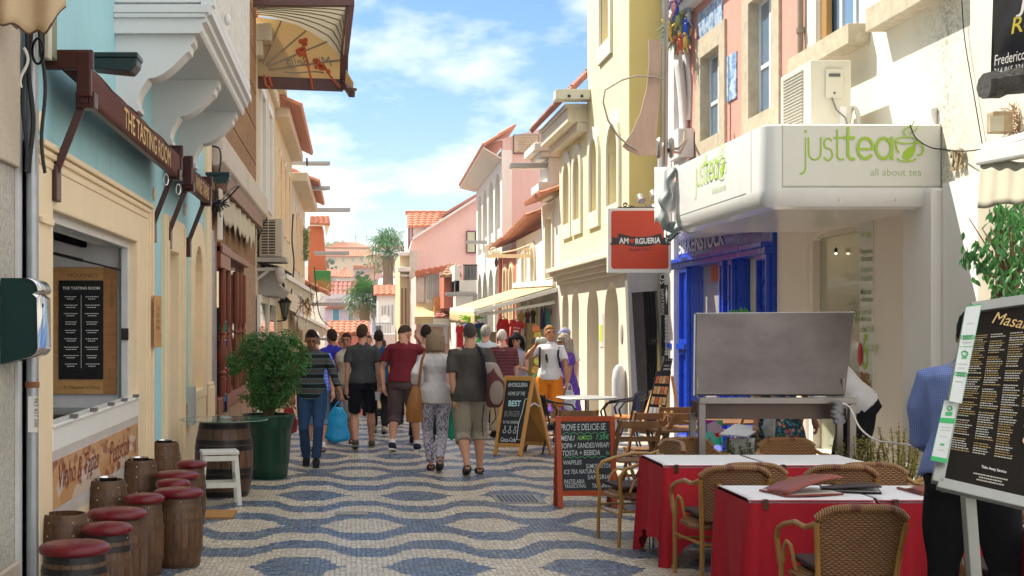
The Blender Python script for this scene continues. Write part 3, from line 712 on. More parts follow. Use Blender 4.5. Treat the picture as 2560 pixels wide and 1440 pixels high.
# == helpers for houses
def tiled(parent, p0, p1, p2, p3, m=None, name='roof', tile=.22, row=.4, amp=.045, t=.04, eave=True):
 """barrel-tile roof slab: p0-p1 eave, p3-p2 ridge"""
 p0, p1, p2, p3 = map(Vector, (p0, p1, p2, p3)); nrm = (p1-p0).cross(p3-p0).normalized()
 if nrm.z < 0: nrm = -nrm
 L = (p1-p0).length; W = (p3-p0).length; nt = max(2, int(L/tile)); nr = max(1, int(W/row)); S = 6
 mb = MB()
 def pt(u, v, k):
  b = p0.lerp(p1, u).lerp(p3.lerp(p2, u), v); return b+nrm*k
 rowv = []
 for r in range(nr): rowv += [(r/nr, .03),((r+1)/nr, .0)]
 ids = []
 for v, lift in rowv: ids.append([mb.av(pt(i/(nt*S), v, lift+amp*abs(sin(pi*i/S))+.002*((i//S*7) % 5))) for i in range(nt*S+1)])
 for a, b in zip(ids, ids[1:]):
  for i in range(nt*S): mb.face((a[i], a[i+1], b[i+1], b[i]))
 if eave:
  lo = [mb.av(pt(i/(nt*S),0,-t)) for i in range(nt*S+1)]
  for i in range(nt*S): mb.face((lo[i], lo[i+1], ids[0][i+1], ids[0][i]))
 for q in ((p0, p1, p2, p3),): mb.face([mb.av(x-nrm*t) for x in q])
 for k in (0,1):
  e0, e1 = ((p0, p3),(p1, p2))[k]
  mb.face([mb.av(e0-nrm*t), mb.av(e1-nrm*t), mb.av(e1+nrm*.02), mb.av(e0+nrm*.03)])
 return mb.build(name, m or TILE_O, parent, fix=False)
def ridge(parent, a, b, m=None):
 a, b = Vector(a), Vector(b); n = max(2, int((b-a).length/.35)); mb = MB()
 for i in range(n): mb.tube([a.lerp(b, i/n), a.lerp(b, (i+1)/n)], [.10,.085], 8)
 return mb.build('ridge_tiles', m or TILE_O, parent, smooth=True)
def win_unit(parent, X, into, r, name='window', frame=None, mat_f=None, depth=.15, cols=2, rows=(.5,), fw=.05, proud=.03, border=.12, pane=None, sash=None, sill=None, arched=False, bottom=True):
 """window part: surround > sash, pane (side wall)"""
 u0, u1, v0, v1 = r
 mb = MB(); outer = (rect(u0-border, u1+border, v0-(border if bottom else 0), v1+border)) if not arched else arch(u0-border, u1+border, v0-(border if bottom else 0), v1+border)
 inner = rect(u0, u1, v0, v1) if not arched else arch(u0, u1, v0, v1)
 e = .014
 inner = rect(u0+e, u1-e, v0+e, v1-e) if not arched else arch(u0+e, u1-e, v0+e, v1-e)
 if border <= 0: outer = rect(u0-.001, u1+.001, v0-.001, v1+.001); proud = -.02
 mb.plate(outer, [inner], side(X-into*proud, into), proud+depth-.003 if border > 0 else depth-.03); o = mb.build(name, mat_f or WHITE, parent)
 if sash is not False:
  mb = MB(); d = depth
  hol = []
  cw = (u1-u0-fw)/cols; rs = [0]+list(rows)+[1]
  for c in range(cols):
   for a, b in zip(rs, rs[1:]):
    hol.append(rect(u0+fw+c*cw, u0+(c+1)*cw, v0+fw/2+(v1-v0-fw)*a+fw/2, v0+fw/2+(v1-v0-fw)*b-fw/4))
  mb.plate(rect(u0, u1, v0, v1), hol, side(X+into*d, into),.04); mb.build('sash', sash or WHITE, o)
 mb = MB(); mb.plate(rect(u0, u1, v0, v1) if not arched else arch(u0, u1, v0, v1),(), side(X+into*(depth+.02), into),.01); mb.build('pane', pane or GLASS, o)
 if sill:
  mb = MB(); mb.plate(rect(u0-sill[0], u1+sill[0], v0-sill[1], v0),(), side(X-into*sill[2], into), sill[2]); mb.build('sill', sill[3], o, bevel=.01)
 return o
RX = 5.2
# white house with tea shop
WALLW = mat('stained_white_plaster', (.70,.66,.56),.8, var=.05, vs=1.2, bump=.25, bs=30, dirt=.15, dirtcol=(.3,.27,.2))
LIME = mat('limestone_trim', (.44,.38,.28),.8, var=.25, vs=9, bump=.4, bs=40, dirt=.4)
def stain_wall():
 m, t, b = newmat('white_plaster_with_mould'); v = t.coord('Object'); s = t.new('ShaderNodeSeparateXYZ'); t.l.new(v, s.inputs[0])
 base = t.mix(t.noise(v, 1.1,5),(.60,.56,.46),(.72,.68,.58))
 geo = t.new('ShaderNodeNewGeometry').outputs['Position']; g = t.new('ShaderNodeSeparateXYZ'); t.l.new(geo, g.inputs[0])
 d = t.math('ABSOLUTE', t.math('SUBTRACT', g.outputs[1], t.math('MULTIPLY_ADD', t.noise(geo, .9,3),1.2,11.35)))
 band = t.math('SUBTRACT', 1.0, t.math('MULTIPLY', d, 1.25), clamp=True)
 sp = t.noise(geo, 26,6,.75); pat = t.noise(geo, 2.2,5,.7)
 k = t.math('MULTIPLY', band, t.ramp(t.math('MULTIPLY', sp, t.math('ADD', pat, .5)),.46,.66))
 c = t.mix(t.math('MULTIPLY', k, .8), base, (.16,.15,.12))
 crack = t.ramp(t.noise(geo, 5,9,.8),.66,.70); c = t.mix(t.math('MULTIPLY', crack, .3), c, (.5,.42,.3))
 t.l.new(c, b.inputs['Base Color']); b.inputs['Roughness'].default_value = .85
 bp = t.new('ShaderNodeBump'); bp.inputs['Strength'].default_value = .2; bp.inputs['Distance'].default_value = .006; t.l.new(t.noise(geo, 18,6,.7), bp.inputs['Height']); t.l.new(bp.outputs[0], b.inputs['Normal'])
 return m
wh = thing('house', 'sunlit white house with mould stains above the tea shop canopy', 'house', (7,12,0))
SR = side(RX, 1)
shop = rect(13.75,15.3,.35,2.72)
wins = [rect(13.95,15.25,4.78,7.2), rect(11.9,12.95,4.82,7.2)]
mb = MB(); mb.plate(rect(8.9,15.62,-.1,9.5), wins+[shop], SR, .3); mb.build('wall', stain_wall(), wh)
mb = MB(); mb.box(5.6,12,8.9,15.6,9.2,9.5); mb.box(5.51,12,8.9,9.1,-.1,9.2); mb.box(11.7,12,9.1,15.6,-.1,9.2); mb.box(5.51,12,15.4,15.6,-.1,9.2); mb.build('inner_shell', WALLW, wh)
WF = mat('fresh_white_sash', (.66,.70,.74),.35, var=.03)
GLSKY = glass('blue_glass', (.12,.2,.3),.02)
w_ = win_unit(wh, RX, 1,(13.95,15.25,4.78,7.2), border=.0, proud=.01, depth=.12, cols=3, rows=(), fw=.07, sash=WF, pane=GLSKY, sill=(.3,.2,.22, LIME))
mb = MB(); mb.plate(rect(15.05,15.25,4.78,7.2),(), side(RX+.05,1),.06); mb.build('brown_jamb', mat('ochre_wood', (.36,.2,.06),.5), w_)
w_ = win_unit(wh, RX, 1,(11.9,12.95,4.82,7.2), border=.0, proud=.01, depth=.12, cols=2, rows=(), fw=.07, sash=mat('ochre_wood', ()), pane=GLSKY, sill=(.3,.22,.2, LIME))
# ground floor: white piers, beige panel, glass, menu strip
PANEL = mat('cream_cladding', (.80,.72,.63),.45, var=.04, vs=1.5)
mb = MB(); mb.plate(rect(11.88,12.5,-.1,2.95),(), side(RX-.14,1),.15); mb.build('pier', mat('white_cladding', (.78,.75,.72),.4, var=.03, vs=2), wh, bevel=.03)
mb = MB(); mb.plate(rect(12.5,13.5,-.1,2.9),(), side(RX-.04,1),.045); mb.build('beige_panel', PANEL, wh)
mb = MB(); mb.plate(rect(8.9,11.86,-.1,2.98),(), side(RX-.05,1),.055); mb.build('white_panel', mat('white_cladding', ()), wh)
mb = MB(); mb.plate(rect(10.55,11.15,-.1,2.9),(), side(RX-.07,1),.02); mb.build('doorway_panel', mat('worn_cream', (.5,.45,.36),.6), wh)
mb = MB()
rp = [(RX-.10*(sin(a)),16.0+.55*cos(a)*-1) for a in [i*pi/12 for i in range(13)]]
mb.rings([[(x, y, -.1) for x, y in rp], [(x, y, 2.9) for x, y in rp]], close=False, cap0=False, cap1=False); mb.build('rounded_pier', PANEL, wh, smooth=True)
mb = MB(); mb.plate(rect(13.75,15.3,.35,2.72),(), side(RX+.06,1),.01); sg = mb.build('shop_glass', glass('shop_glass', (.34,.36,.26),.16), wh)
mb = MB(); letters(mb, 'just', (RX+.055,14.7,1.72),(0,-1,0),(0,0,1), w=.32, off=-.01); letters(mb, 'tea', (RX+.055,14.37,1.78),(0,-1,0),(0,0,1), w=.3, off=.01); mb.build('lettering', mat('frosted_green', (.38,.42,.22),.5), sg)
mb = MB(); mb.plate(rect(13.7,15.42,.3,2.86), [arch(13.76,15.29,.36,2.78, k=.12)], side(RX-.02,1),.08); mb.build('shop_frame', PANEL, wh)
mb = MB(); mb.plate(rect(13.44,13.78,.2,2.86),(), side(RX-.055,1),.03); ms = mb.build('menu_strip', mat('white_sign_board', (.68,.68,.64),.4, var=.02), wh)
GRN = mat('tea_green', (.34,.55,.05),.4, var=.02, bump=0); GRNP = mat('pale_tea_green', (.34,.48,.22),.4, var=.02, bump=0); GREYT = mat('grey_ink', (.42,.44,.40),.4, bump=0); GRND = mat('olive_ink', (.16,.28,.03),.4, bump=0)
def strip_txt(lines, m, name='strip_lettering'):
 mb = MB()
 for s, y0, y1, x0 in lines:
  Yc = 13.6; z0 = ZY(y1, Yc); hgt = ZY(y0, Yc)-z0
  letters(mb, s, (RX-.057,13.76-x0, z0),(0,-1,0),(0,0,1), w=min(.31, len(s)*.055), h=hgt*1.1, off=.012)
 mb.build(name, m, ms)
strip_txt([('Pequenos', 622,638,.01),('Almoços', 640,656,.01),('Menus', 722,736,.01),('Almoço', 742,757,.01),('chá', 816,830,.01),('TEA', 952,966,.14),('TEA', 966,980,.14)], GRND)
strip_txt([('English', 668,684,.01),('Breakfast', 687,702,.01),('Lunch', 770,786,.01),('Menus', 790,804,.01),('TEA', 817,830,.18),('o\'clock', 858,868,.17),('HORAS', 871,878,.18)], GRNP)
mb = MB(); letters(mb, '5', (RX-.058,13.69, ZY(925,13.6)),(0,-1,0),(0,0,1), w=.14, h=.36, off=.02); letters(mb, 'just', (RX-.057,13.76,2.62),(0,-1,0),(0,0,1), w=.14, h=.08); letters(mb, 'tea', (RX-.057,13.60,2.62),(0,-1,0),(0,0,1), w=.12, h=.06, off=.01); mb.build('numeral_five', GRN, ms)
mb = MB(); mb.ell((RX-.07,13.74,1.45),.01,.06,.12,10,8); mb.build('printed_drink', mat('red_drink', (.5,.03,.03),.3), ms, smooth=True)
mb = MB()
for i in range(40): mb.ell((RX-.09,13.58+random.gauss(0,.06),1.18+random.gauss(0,.05)),.012,.012,.02,5,4)
mb.build('dried_flowers', mat('dried_flowers', (.3,.15,.05),.8, var=.6, vs=30), ms)
# lamp in shop window
mb = MB(); mb.ell((RX-.005,14.6,2.55),.018,.018,.03); lm = mb.build('spot_lamp', BLACK, None, smooth=True); tag(lm, 'small lit spot lamp hanging behind the tea shop glass', 'lamp')
mb = MB(); mb.ell((RX-.005,14.6,2.515),.01,.01,.01); mb.build('bulb', mat('warm_bulb', (1,.75,.45),.5, emis=6), lm)
# house number
nm = MB(); letters(nm, '292', (RX-.02,11.74,3.07),(0,-1,0),(0,0,1), w=.24, h=.18, off=.02)
o = nm.build('house_number', mat('bronze_number', (.30,.24,.15),.5), None, solid=.02); tag(o, 'metal house number 292 on the white wall', 'house number')
# canopy with signs
cn = thing('shop_canopy', 'white rounded tea shop canopy with green just tea signs', 'canopy', (5.2,12,2.8))
CWH = mat('glossy_white_panel', (.76,.76,.76),.25, var=.02, vs=1, bump=.05, bs=3, coat=.3, streak=.18)
X0, X1, Y0, Y1 = 3.62, RX-.01,12.0,15.2; r = .16
def rr_out(ins, z):   # plan outline with a round front corner
 pts = [(X1, Y0+ins)]
 for i in range(9):
  a = pi/2*i/8; pts.append((X0+r-(r-ins)*sin(a), Y0+r-(r-ins)*cos(a)))
 pts += [(X0+ins, Y1)]
 return [(x, y, z) for x, y in pts]
mb = MB(); mb.rings([rr_out(.16,2.78), rr_out(.06,2.80), rr_out(.015,2.86), rr_out(0,2.95), rr_out(0,3.51), rr_out(.04,3.525)], close=False, cap0=False, cap1=False)
mb.poly(rr_out(.04,3.525)+[(X1, Y1,3.525)]); mb.poly([(X1, Y1,2.79),(X0+.1, Y1,2.79),(X0+.1, Y1,3.52),(X1, Y1,3.52)])
fc = mb.build('fascia', CWH, cn, smooth=True)
mb = MB(); mb.box(X0+.14, X1, Y0+.14, Y1,2.785,2.80); mb.build('soffit', CWH, cn)
# the far arm of the canopy over the blue shop, its end torn
mb = MB(); lo_ = [(X0+.02,15.205,2.86),(X1,15.205,2.86),(X1,21.7,3.07)]; mb.rings([lo_, [(x, y, 3.42) for x, y, z in lo_]]); mb.build('far_soffit', CWH, cn)
mb = MB(); mb.box(3.80, RX-.01, Y0-.006, Y0-.001,2.975,3.51); mb.build('front_sign_panel', mat('white_sign_board', ()), cn, bevel=.002)
mb = MB(); mb.box(3.8, RX-.01, Y0-.004, Y0+.002,2.962,2.972); mb.box(3.795,3.80, Y0-.004, Y0,2.96,3.515); mb.box(X1-.005, X1+.003, Y0-.008, Y0,2.97,3.52); mb.build('panel_joint', mat('grey_ink', ()), cn)
def logo(parent, O, ux, sc=1.0, wcomp=1.0):
 """just tea, cup and tag line; O = lower left, ux direction"""
 ux = Vector(ux); uz = Vector((0,0,1)); n = ux.cross(uz)
 W = lambda v: v*wcomp
 pt = lambda u, z: Vector(O)+ux*(u*wcomp)+uz*z+n*.004
 mb = MB(); wl_ = .0145; zo = [0.0]
 def st(pts, w=wl_, m2=None):
  pts = [pt(*p) for p in pts]
  for i in range(len(pts)-1):
   a, b = pts[i], pts[i+1]; d = (b-a).normalized(); s_ = n.cross(d)*w/2; a2 = a-d*w*.3; b2 = b+d*w*.3; zo[0] += .00006; q_ = n*zo[0]; (m2 or mb).poly([a2-s_+q_, b2-s_+q_, b2+s_+q_, a2+s_+q_])
 arc = lambda cx, cz, rx, rz, a0, a1, k=14: [(cx+rx*cos(radians(a0+(a1-a0)*i/k)), cz+rz*sin(radians(a0+(a1-a0)*i/k))) for i in range(k+1)]
 xh = .20                                            # x height
 st([(.055, xh),(.055,-.06)]+arc(.0,-.06,.055,.06,0,-90)[1:]); st([(.052,.255),(.062,.255)], .022)
 st([(.085, xh),(.085,.07)]+arc(.145,.07,.06,.065,180,360)[1:]+[(.205, xh)]);
 st(arc(.275,.15,.038,.045,30,270,12)+arc(.275,.052,.042,.052,90,-150,12)[1:])
 st([(.365,.27),(.365,.05)]+arc(.405,.05,.04,.045,180,300)[1:]); st([(.335, xh),(.42, xh)])
 k = .025
 st([(.47,.29),(.47,.06)]+arc(.515,.06,.045,.05,180,290)[1:], k); st([(.435, xh),(.53, xh)], k)
 st([(.575,.10),(.705,.10)], k*.8); st(arc(.64,.105,.075,.09,0,320,20), k)
 st(arc(.82,.105,.075,.09,0,360,22), k); st([(.9, xh),(.9,.01)], k)
 mb.build('sign_lettering', GRN, parent)
 mb = MB()
 st(arc(1.04,.175,.105,.028,0,360,24),.012, mb); st(arc(1.04,.165,.105,.14,180,225,10),.014, mb); st(arc(1.155,.1,.05,.055,-100,120,14),.014, mb)
 st(arc(1.04,.02,.09,.03,190,350,14),.014, mb)
 st([(1.03,.215),(1.01,.25),(1.03,.28),(1.07,.29),(1.10,.32),(1.11,.345)], .012, mb); st([(1.07,.225),(1.09,.25),(1.125,.26),(1.15,.3)], .010, mb)
 leaf = [(1.0,.02),(1.01,.07),(1.05,.11),(1.10,.13),(1.135,.15),(1.13,.08),(1.10,.03),(1.05,.0)]
 mb.poly([pt(*p) for p in leaf]); mb.build('sign_cup', GRN, parent)
 mb = MB(); letters(mb, 'all about tea', pt(1.19,-.135), ux, uz, w=.5*wcomp, h=.062, align='R', off=-.004); mb.build('sign_tagline', GRNP, parent)
logo(cn, (3.95, Y0-.004,3.20),(1,0,0), wcomp=.9)
logo(cn, (X0-.003,14.35,3.2),(0,-1,0), wcomp=1.0)
mb = MB(); mb.box(X0-.004, X0,12.5, Y1,2.955,2.965); mb.box(X0-.003, X0+.001,12.33,12.337,2.95,3.51); mb.build('panel_joint', mat('grey_ink', ()), cn)
for x in (4.3,4.8): mb = MB(); mb.box(x, x+.004, Y0+.012, Y0+.02,2.84,2.955); mb.build('panel_joint', mat('grey_ink', ()), cn)
# torn grey sheet and white drum at the far end
TORN = mat('torn_grey_sheet', (.22,.25,.25),.5, metal=.2, var=.25, vs=6, bump=.4)
mb = MB(); mb.grid(lambda u, v: P(1642+52*u-8*v*sin(u*3)+(-6 if u < .1 else 0),418+(v**1.1)*(140-30*u),15.9-.25*sin(pi*u)),14,10); mb.build('white_drum', CWH, cn, smooth=True, solid=.004)
def tornf(u, v):
 x = 1690-55*u*(1-.4*v)+12*sin(v*9); y = 418+150*v
 w = 10+16*sin(v*pi)**1
 return P(1688-w*u-24*v+5*sin(v*17+u*3),420+158*v+6*u*sin(v*5),15.3-.12*sin(u*pi)-.1*u)
mb = MB(); mb.grid(tornf, 8,24); mb.build('torn_sheet', TORN, cn, smooth=True, solid=.004)
mb = MB(); mb.grid(lambda u, v: P(1660+125*u, 552+6*u+(40-30*u)*v*(1+.25*sin(u*14)),15.25+.15*sin(v*pi+u*6)),24,6); mb.build('torn_strip', TORN, cn, smooth=True, solid=.004)
mb = MB(); mb.grid(lambda u, v: P(1664+40*u, 585+22*v*(1-u)+4*sin(u*6),15.2+.03*sin(v*3)),8,4); mb.build('torn_shred', TORN, cn, smooth=True, solid=.004)
# hanging cables
def cable(pts, r, lab, cat='cable', m=None, sub=8, group=None):
 P_ = [Vector(p) for p in pts]; out = []
 for i in range(len(P_)-1):
  a, b = P_[max(i-1,0)], P_[min(i+2, len(P_)-1)]
  for k in range(sub):
   t = k/sub; p1, p2 = P_[i], P_[i+1]; m1 = (p2-a)/2; m2 = (b-p1)/2
   out.append((2*t**3-3*t*t+1)*p1+(t**3-2*t*t+t)*m1+(-2*t**3+3*t*t)*p2+(t**3-t*t)*m2)
 out.append(P_[-1]); mb = MB(); mb.tube(out, r, 6)
 o = mb.build('cable', m or CABLE, None, smooth=True); return tag(o, lab, cat, group)
cable([PX(2404,-10,5.17), PX(2412,100,5.17), PX(2437,250,5.17), PX(2458,375,5.17)], .005, 'thin dark cable running down the stained white wall')
cable([P(2275,312,11.97), P(2290,345,11.95), P(2325,368,11.93), P(2365,374,11.9), P(2410,378,11.3), P(2470,368,10.8), P(2555,330,10.4)], .006, 'black cable looping from the tea shop sign to the right awning')
# siren on canopy
mb = MB(); p = P(2352,300,11.9); mb.tube([p+Vector((.02,.2,0)), p+Vector((.02,.2,.13)), p+Vector((.02,.2,.16))], [.032,.038,.015], 12)
tag(mb.build('alarm_lamp', WHITE, None, smooth=True), 'small white rounded alarm lamp on the wall behind the canopy end', 'alarm lamp')
# air conditioner on the canopy
ACW = mat('cream_ac_casing', (.60,.57,.47),.45, var=.04, vs=3)
def ac_unit(lab, x0, x1, y0, y1, z0, z1, grille='x'):
 o = thing('ac_unit', lab, 'air conditioner', ((x0+x1)/2, y0, z0))
 mb = MB(); mb.box(x0, x1, y0, y1, z0, z1); mb.build('casing', ACW, o, bevel=.015)
 return o
o = ac_unit('cream air conditioner unit standing on the tea shop canopy', 4.52,4.92,13.4,14.35,3.53,4.36)
mb = MB()
for i in range(22): z = 3.6+i*.033; mb.box(4.505,4.52,13.62,14.25, z, z+.012)
mb.build('grille', mat('ac_grey', (.42,.41,.36),.5), o)
mb = MB(); mb.box(4.66,4.83,13.375,13.4,3.98,4.27); vb = mb.build('valve_cover', ACW, o, bevel=.008)
mb = MB(); mb.box(4.69,4.80,13.368,13.375,4.19,4.22); mb.ell((4.745,13.372,4.03),.012,.006,.012,8,6); mb.build('screw', mat('dark_screw', (.1,.1,.1),.5), vb)
mb = MB(); mb.tube([(4.72,13.37,3.98),(4.75,13.34,3.86),(4.84,13.34,3.78),(4.88,13.36,3.66),(4.88,13.37,3.6)], .01,6); mb.build('cable', mat('grey_cable', (.2,.2,.19),.6), o, smooth=True)
mb = MB();
for k in range(3): mb.tube([Vector((4.95+.02*k, 13.45+.02*k, 3.72))+Vector((.05*cos(a),.0,.19*sin(a))) for a in [i*pi/10 for i in range(21)]], .012,6)
mb.build('hose_coil', mat('white_hose', (.6,.6,.58),.6), o, smooth=True)
mb = MB(); mb.box(4.8,4.87,13.39,13.4,3.72,3.9); mb.build('rating_plate', WHITE, o)
cable([PX(1996,195,5.1), PX(2005,175,5.12), PX(2030,152,5.17)], .006, 'short black cable from the air conditioner up to the limestone sill')
# right edge: awning, banner, lamp, plant
ra = thing('awning', 'white awning cassette with cream cloth valance at the right edge', 'awning', (5.0,10,2.7))
mb = MB(); a, b_ = P(2462,372,10.6), P(2640,340,9.2); mb.beam(P(2453,395,10.7), P(2640,358,9.3),.1,.12); mb.build('cassette', mat('white_aluminium', ()), ra, bevel=.02)
mb = MB(); mb.beam(P(2460,368,10.8), P(2640,318,9.5),.05,.05); mb.build('arm', mat('white_aluminium', ()), ra)
mb = MB(); mb.grid(lambda u, v: P(2452-8*v+190*u, (408-10*u)+(112-10*u)*v+3*sin(u*14),10.65-1.3*u+.02*sin(u*30)),40,6); mb.build('valance', mat('cream_canvas', (.50,.46,.36),.8, var=.08, dirt=.2), ra, smooth=True, solid=.005)
BANN = mat('black_vinyl', (.012,.012,.018),.25, bump=.2, bs=3, bd=.03)
bn = thing('banner', 'black vinyl restaurant banner with yellow and white script, top right corner', 'banner', (4.8,9.8,4.2))
Yb = 9.8
mb = MB(); mb.grid(lambda u, v: P(2484-8*v+190*u, -60+258*v-30*u*v, Yb+.05*sin(u*5+v*2)+.03*sin(v*9)),24,16); mb.build('cloth', BANN, bn, smooth=True, solid=.004)
mb = MB(); letters(mb, 'Restaurante', P(2528,86, Yb-.06),(1,0,.25),(-.1,0,1), h=.115, w=.75, shear=.3, off=.006); mb.build('yellow_lettering', mat('yellow_ink', (.6,.5,.05),.4), bn)
mb = MB(); letters(mb, 'Frederico Arouca', P(2486,165, Yb-.06),(1,0,.22),(-.1,0,1), w=.42, h=.075, shear=.3); letters(mb, '214 865 334', P(2484,188, Yb-.06),(1,0,.18),(-.1,0,1), w=.22, h=.045, shear=.3); letters(mb, 'J', P(2540,45, Yb-.06),(1,0,.2),(-.1,0,1), h=.2, shear=.3); mb.build('white_lettering', mat('white_ink', (.8,.8,.8),.4), bn)
mb = MB(); mb.rings([[P(2462+200*i/10,215-3*i, Yb-.05)+Vector((0,.12*cos(a)+.02*random.random(),(.085+.02*random.random())*sin(a)-.0)) for a in [k*2*pi/9 for k in range(9)]] for i in range(11)])
tag(mb.build('beam', rough_mat('dark_slate', (.02,.02,.02),(.07,.065,.06),30), None), 'rough dark stone beam under the black restaurant banner', 'beam')
wl_ = thing('wall_lamp', 'rusty square wall lamp with straw nest behind it', 'lamp', P(2495,340,10.6))
mb = MB(); a = P(2468,335,10.6); b_ = P(2518,282,10.6); mb.box(a.x, b_.x, 10.5,10.62, a.z, b_.z); mb.build('housing', mat('rusty_white', (.42,.32,.2),.7, var=.4, vs=14, dirt=.8, dirtcol=(.22,.08,.02)), wl_, bevel=.01)
a = P(2475,328,10.49); b_ = P(2510,289,10.49); mb = MB(); mb.box(a.x, b_.x, 10.49,10.499, a.z, b_.z); mb.build('face_plate', mat('cream_plastic', ()), wl_)
mb = MB(); p = P(2535,305,10.6)
for i in range(300):
 d = Vector((random.gauss(0,1), random.gauss(0,.5), random.gauss(0,1))).normalized(); c = p+Vector((d.x*.07, d.y*.05, d.z*.13))*random.uniform(.5,1.1); e = c+Vector((random.gauss(0,.03),0, random.gauss(0,.03))); mb.tube([c, e], .0025,3, caps=False)
mb.build('nest', mat('straw', (.38,.2,.07),.9, var=.4), wl_, fix=False)
# pink house
PINK = mat('salmon_pink_plaster', (.62,.29,.23),.8, streak=.3, var=.1, vs=2, bump=.4, bs=45, bd=.02)
pk = thing('house', 'salmon pink house with blue tile pictures and white sash windows', 'house', (7,18,0))
w1 = (16.75,17.75,4.42,5.95); w2 = (19.15,20.2,4.45,5.72)
shopb = [rect(16.9,18.2,.4,2.75), rect(18.55,20.65,.4,2.75)]
mb = MB(); mb.plate(rect(15.62,21.2,-.1,6.75), [rect(*w1), rect(*w2)]+shopb, SR, .3); mb.build('wall', PINK, pk)
mb = MB(); mb.box(5.51,12,21.0,21.2,-.1,6.7); mb.box(5.51,12,15.65,15.85,-.1,6.7); mb.box(11.8,12,15.9,21,-.1,6.7); mb.build('inner_shell', PINK, pk)
for w in (w1, w2): win_unit(pk, RX, 1, w, border=.28, proud=.035, depth=.1, cols=2, rows=(.42,), fw=.07, sash=WF, mat_f=LIME, pane=GLSKY)
mb = MB(); mb.plate(rect(15.5,21.3,6.72,6.95),(), side(RX-.3,1),.5); mb.plate(rect(15.5,21.28,6.55,6.72),(), side(RX-.15,1),.3); mb.build('cornice', WHITE, pk)
tiled(pk, (4.85,21.35,6.96),(4.85,15.5,6.96),(8.5,15.5,8.4),(8.5,21.35,8.4))
def azulejo():
 m, t, b = newmat('blue_tile_picture'); v = t.coord('Object'); n = t.noise(v, 9,4,.6)
 c = t.mix(t.ramp(n, .42,.56),(.10,.20,.42),(.42,.52,.60))
 br = t.new('ShaderNodeTexBrick'); br.offset = 0; t.set(br, 'Scale', 7.0); t.set(br, 'Brick Width', 1.0); t.set(br, 'Row Height', 1.0); t.set(br, 'Mortar Size', .03)
 s = t.new('ShaderNodeSeparateXYZ'); t.l.new(v, s.inputs[0]); cb = t.new('ShaderNodeCombineXYZ'); t.l.new(s.outputs[1], cb.inputs[0]); t.l.new(s.outputs[2], cb.inputs[1]); t.l.new(cb.outputs[0], br.inputs['Vector'])
 c = t.mix(t.math('MULTIPLY', br.outputs['Fac'], .6), c, (.6,.6,.6)); t.l.new(c, b.inputs['Base Color']); b.inputs['Roughness'].default_value = .2; return m
AZ = azulejo()
mb = MB(); mb.plate(rect(19.05,20.4,5.98,6.4),(), side(RX-.02,1),.02); mb.build('tile_picture', AZ, pk)
mb = MB(); mb.plate(rect(18.35,18.8,4.82,5.45),(), side(RX-.02,1),.02); mb.build('tile_picture', AZ, pk)
mb = MB(); mb.tube([(RX-.05,15.62,3.4),(RX-.05,15.62,9)], .035,8)
for z in (4.3,5.1,5.9): mb.tube([(RX-.05,15.62, z),(RX-.05,15.62, z+.06)], .05,8)
tag(mb.build('downpipe', mat('brown_grey_pipe', (.25,.2,.15),.6), None, smooth=True), 'weathered downpipe between the pink house and the white house', 'drainpipe')
# blue shop front
SB = mat('cobalt_blue_paint', (.006,.055,.50),.28, var=.08, coat=.3)
bs_ = thing('shoe_shop', 'glossy cobalt blue shoe shop front under the pink house', 'shop', (RX, 19,0))
mb = MB(); mb.plate(rect(16.5,21.85,-.1,3.3), [rect(17.1,18.0,.5,2.62), rect(18.72,20.45,.5,2.62)], side(RX-.10,1),.12); mb.build('frame', SB, bs_)
for (a, b_) in ((16.55,17.0),(18.05,18.25),(18.5,18.7),(20.5,21.0),(21.35,21.8)):
 mb = MB(); mb.plate(rect(a, b_, -.1,1.38), [rect(a+.05, b_-.05,.1,1.3)], side(RX-.16,1),.06); mb.plate(rect(a, b_, 1.38,1.46),(), side(RX-.2,1),.1); mb.plate(rect(a, b_, 1.46,2.62), [rect(a+.05, b_-.05,1.53,2.55)], side(RX-.16,1),.06); mb.build('pilaster', SB, bs_, bevel=.008)
mb = MB(); mb.plate(rect(16.5,21.85,2.70,2.76),(), side(RX-.24,1),.14); mb.plate(rect(16.5,21.85,2.62,2.70),(), side(RX-.19,1),.1); mb.plate(rect(16.5,21.85,3.18,3.26),(), side(RX-.24,1),.14); mb.build('cornice', SB, bs_, bevel=.01)
mb = MB(); letters(mb, 'BIRKENSTOCK', (RX-.112,21.2,2.84),(0,-1,0),(0,0,1), w=2.6, h=.24, off=.02); mb.build('lettering', mat('white_ink', ()), bs_)
mb = MB(); mb.plate(rect(18.72,20.45,.5,2.62),(), side(RX+.08,1),.02); mb.build('shop_glass', glass('display_glass', (.50,.45,.38),.08), bs_)
mb = MB(); mb.plate(rect(17.1,18.0,.5,2.62),(), side(RX+.07,1),.02); mb.build('cream_blind', mat('cream_blind', (.62,.58,.44),.6), bs_)
mb = MB(); mb.box(RX+.021, RX+.1,20.44,20.5,.5,2.62); mb.box(RX+.021, RX+.1,17.99,18.05,.5,2.62); mb.build('reveal', SB, bs_)
mb = MB(); mb.box(RX+.05, RX+.078,18.9,19.9,2.38,2.6); mb.build('orange_reflection', mat('reflected_orange', (.5,.1,.03),.5), bs_)  # orange reflection in the shop glass, made as a flat board
mb = MB(); mb.box(5.12,5.3,21.9,22.08,-.1,3.3); mb.build('side_pier', PANEL, bs_)
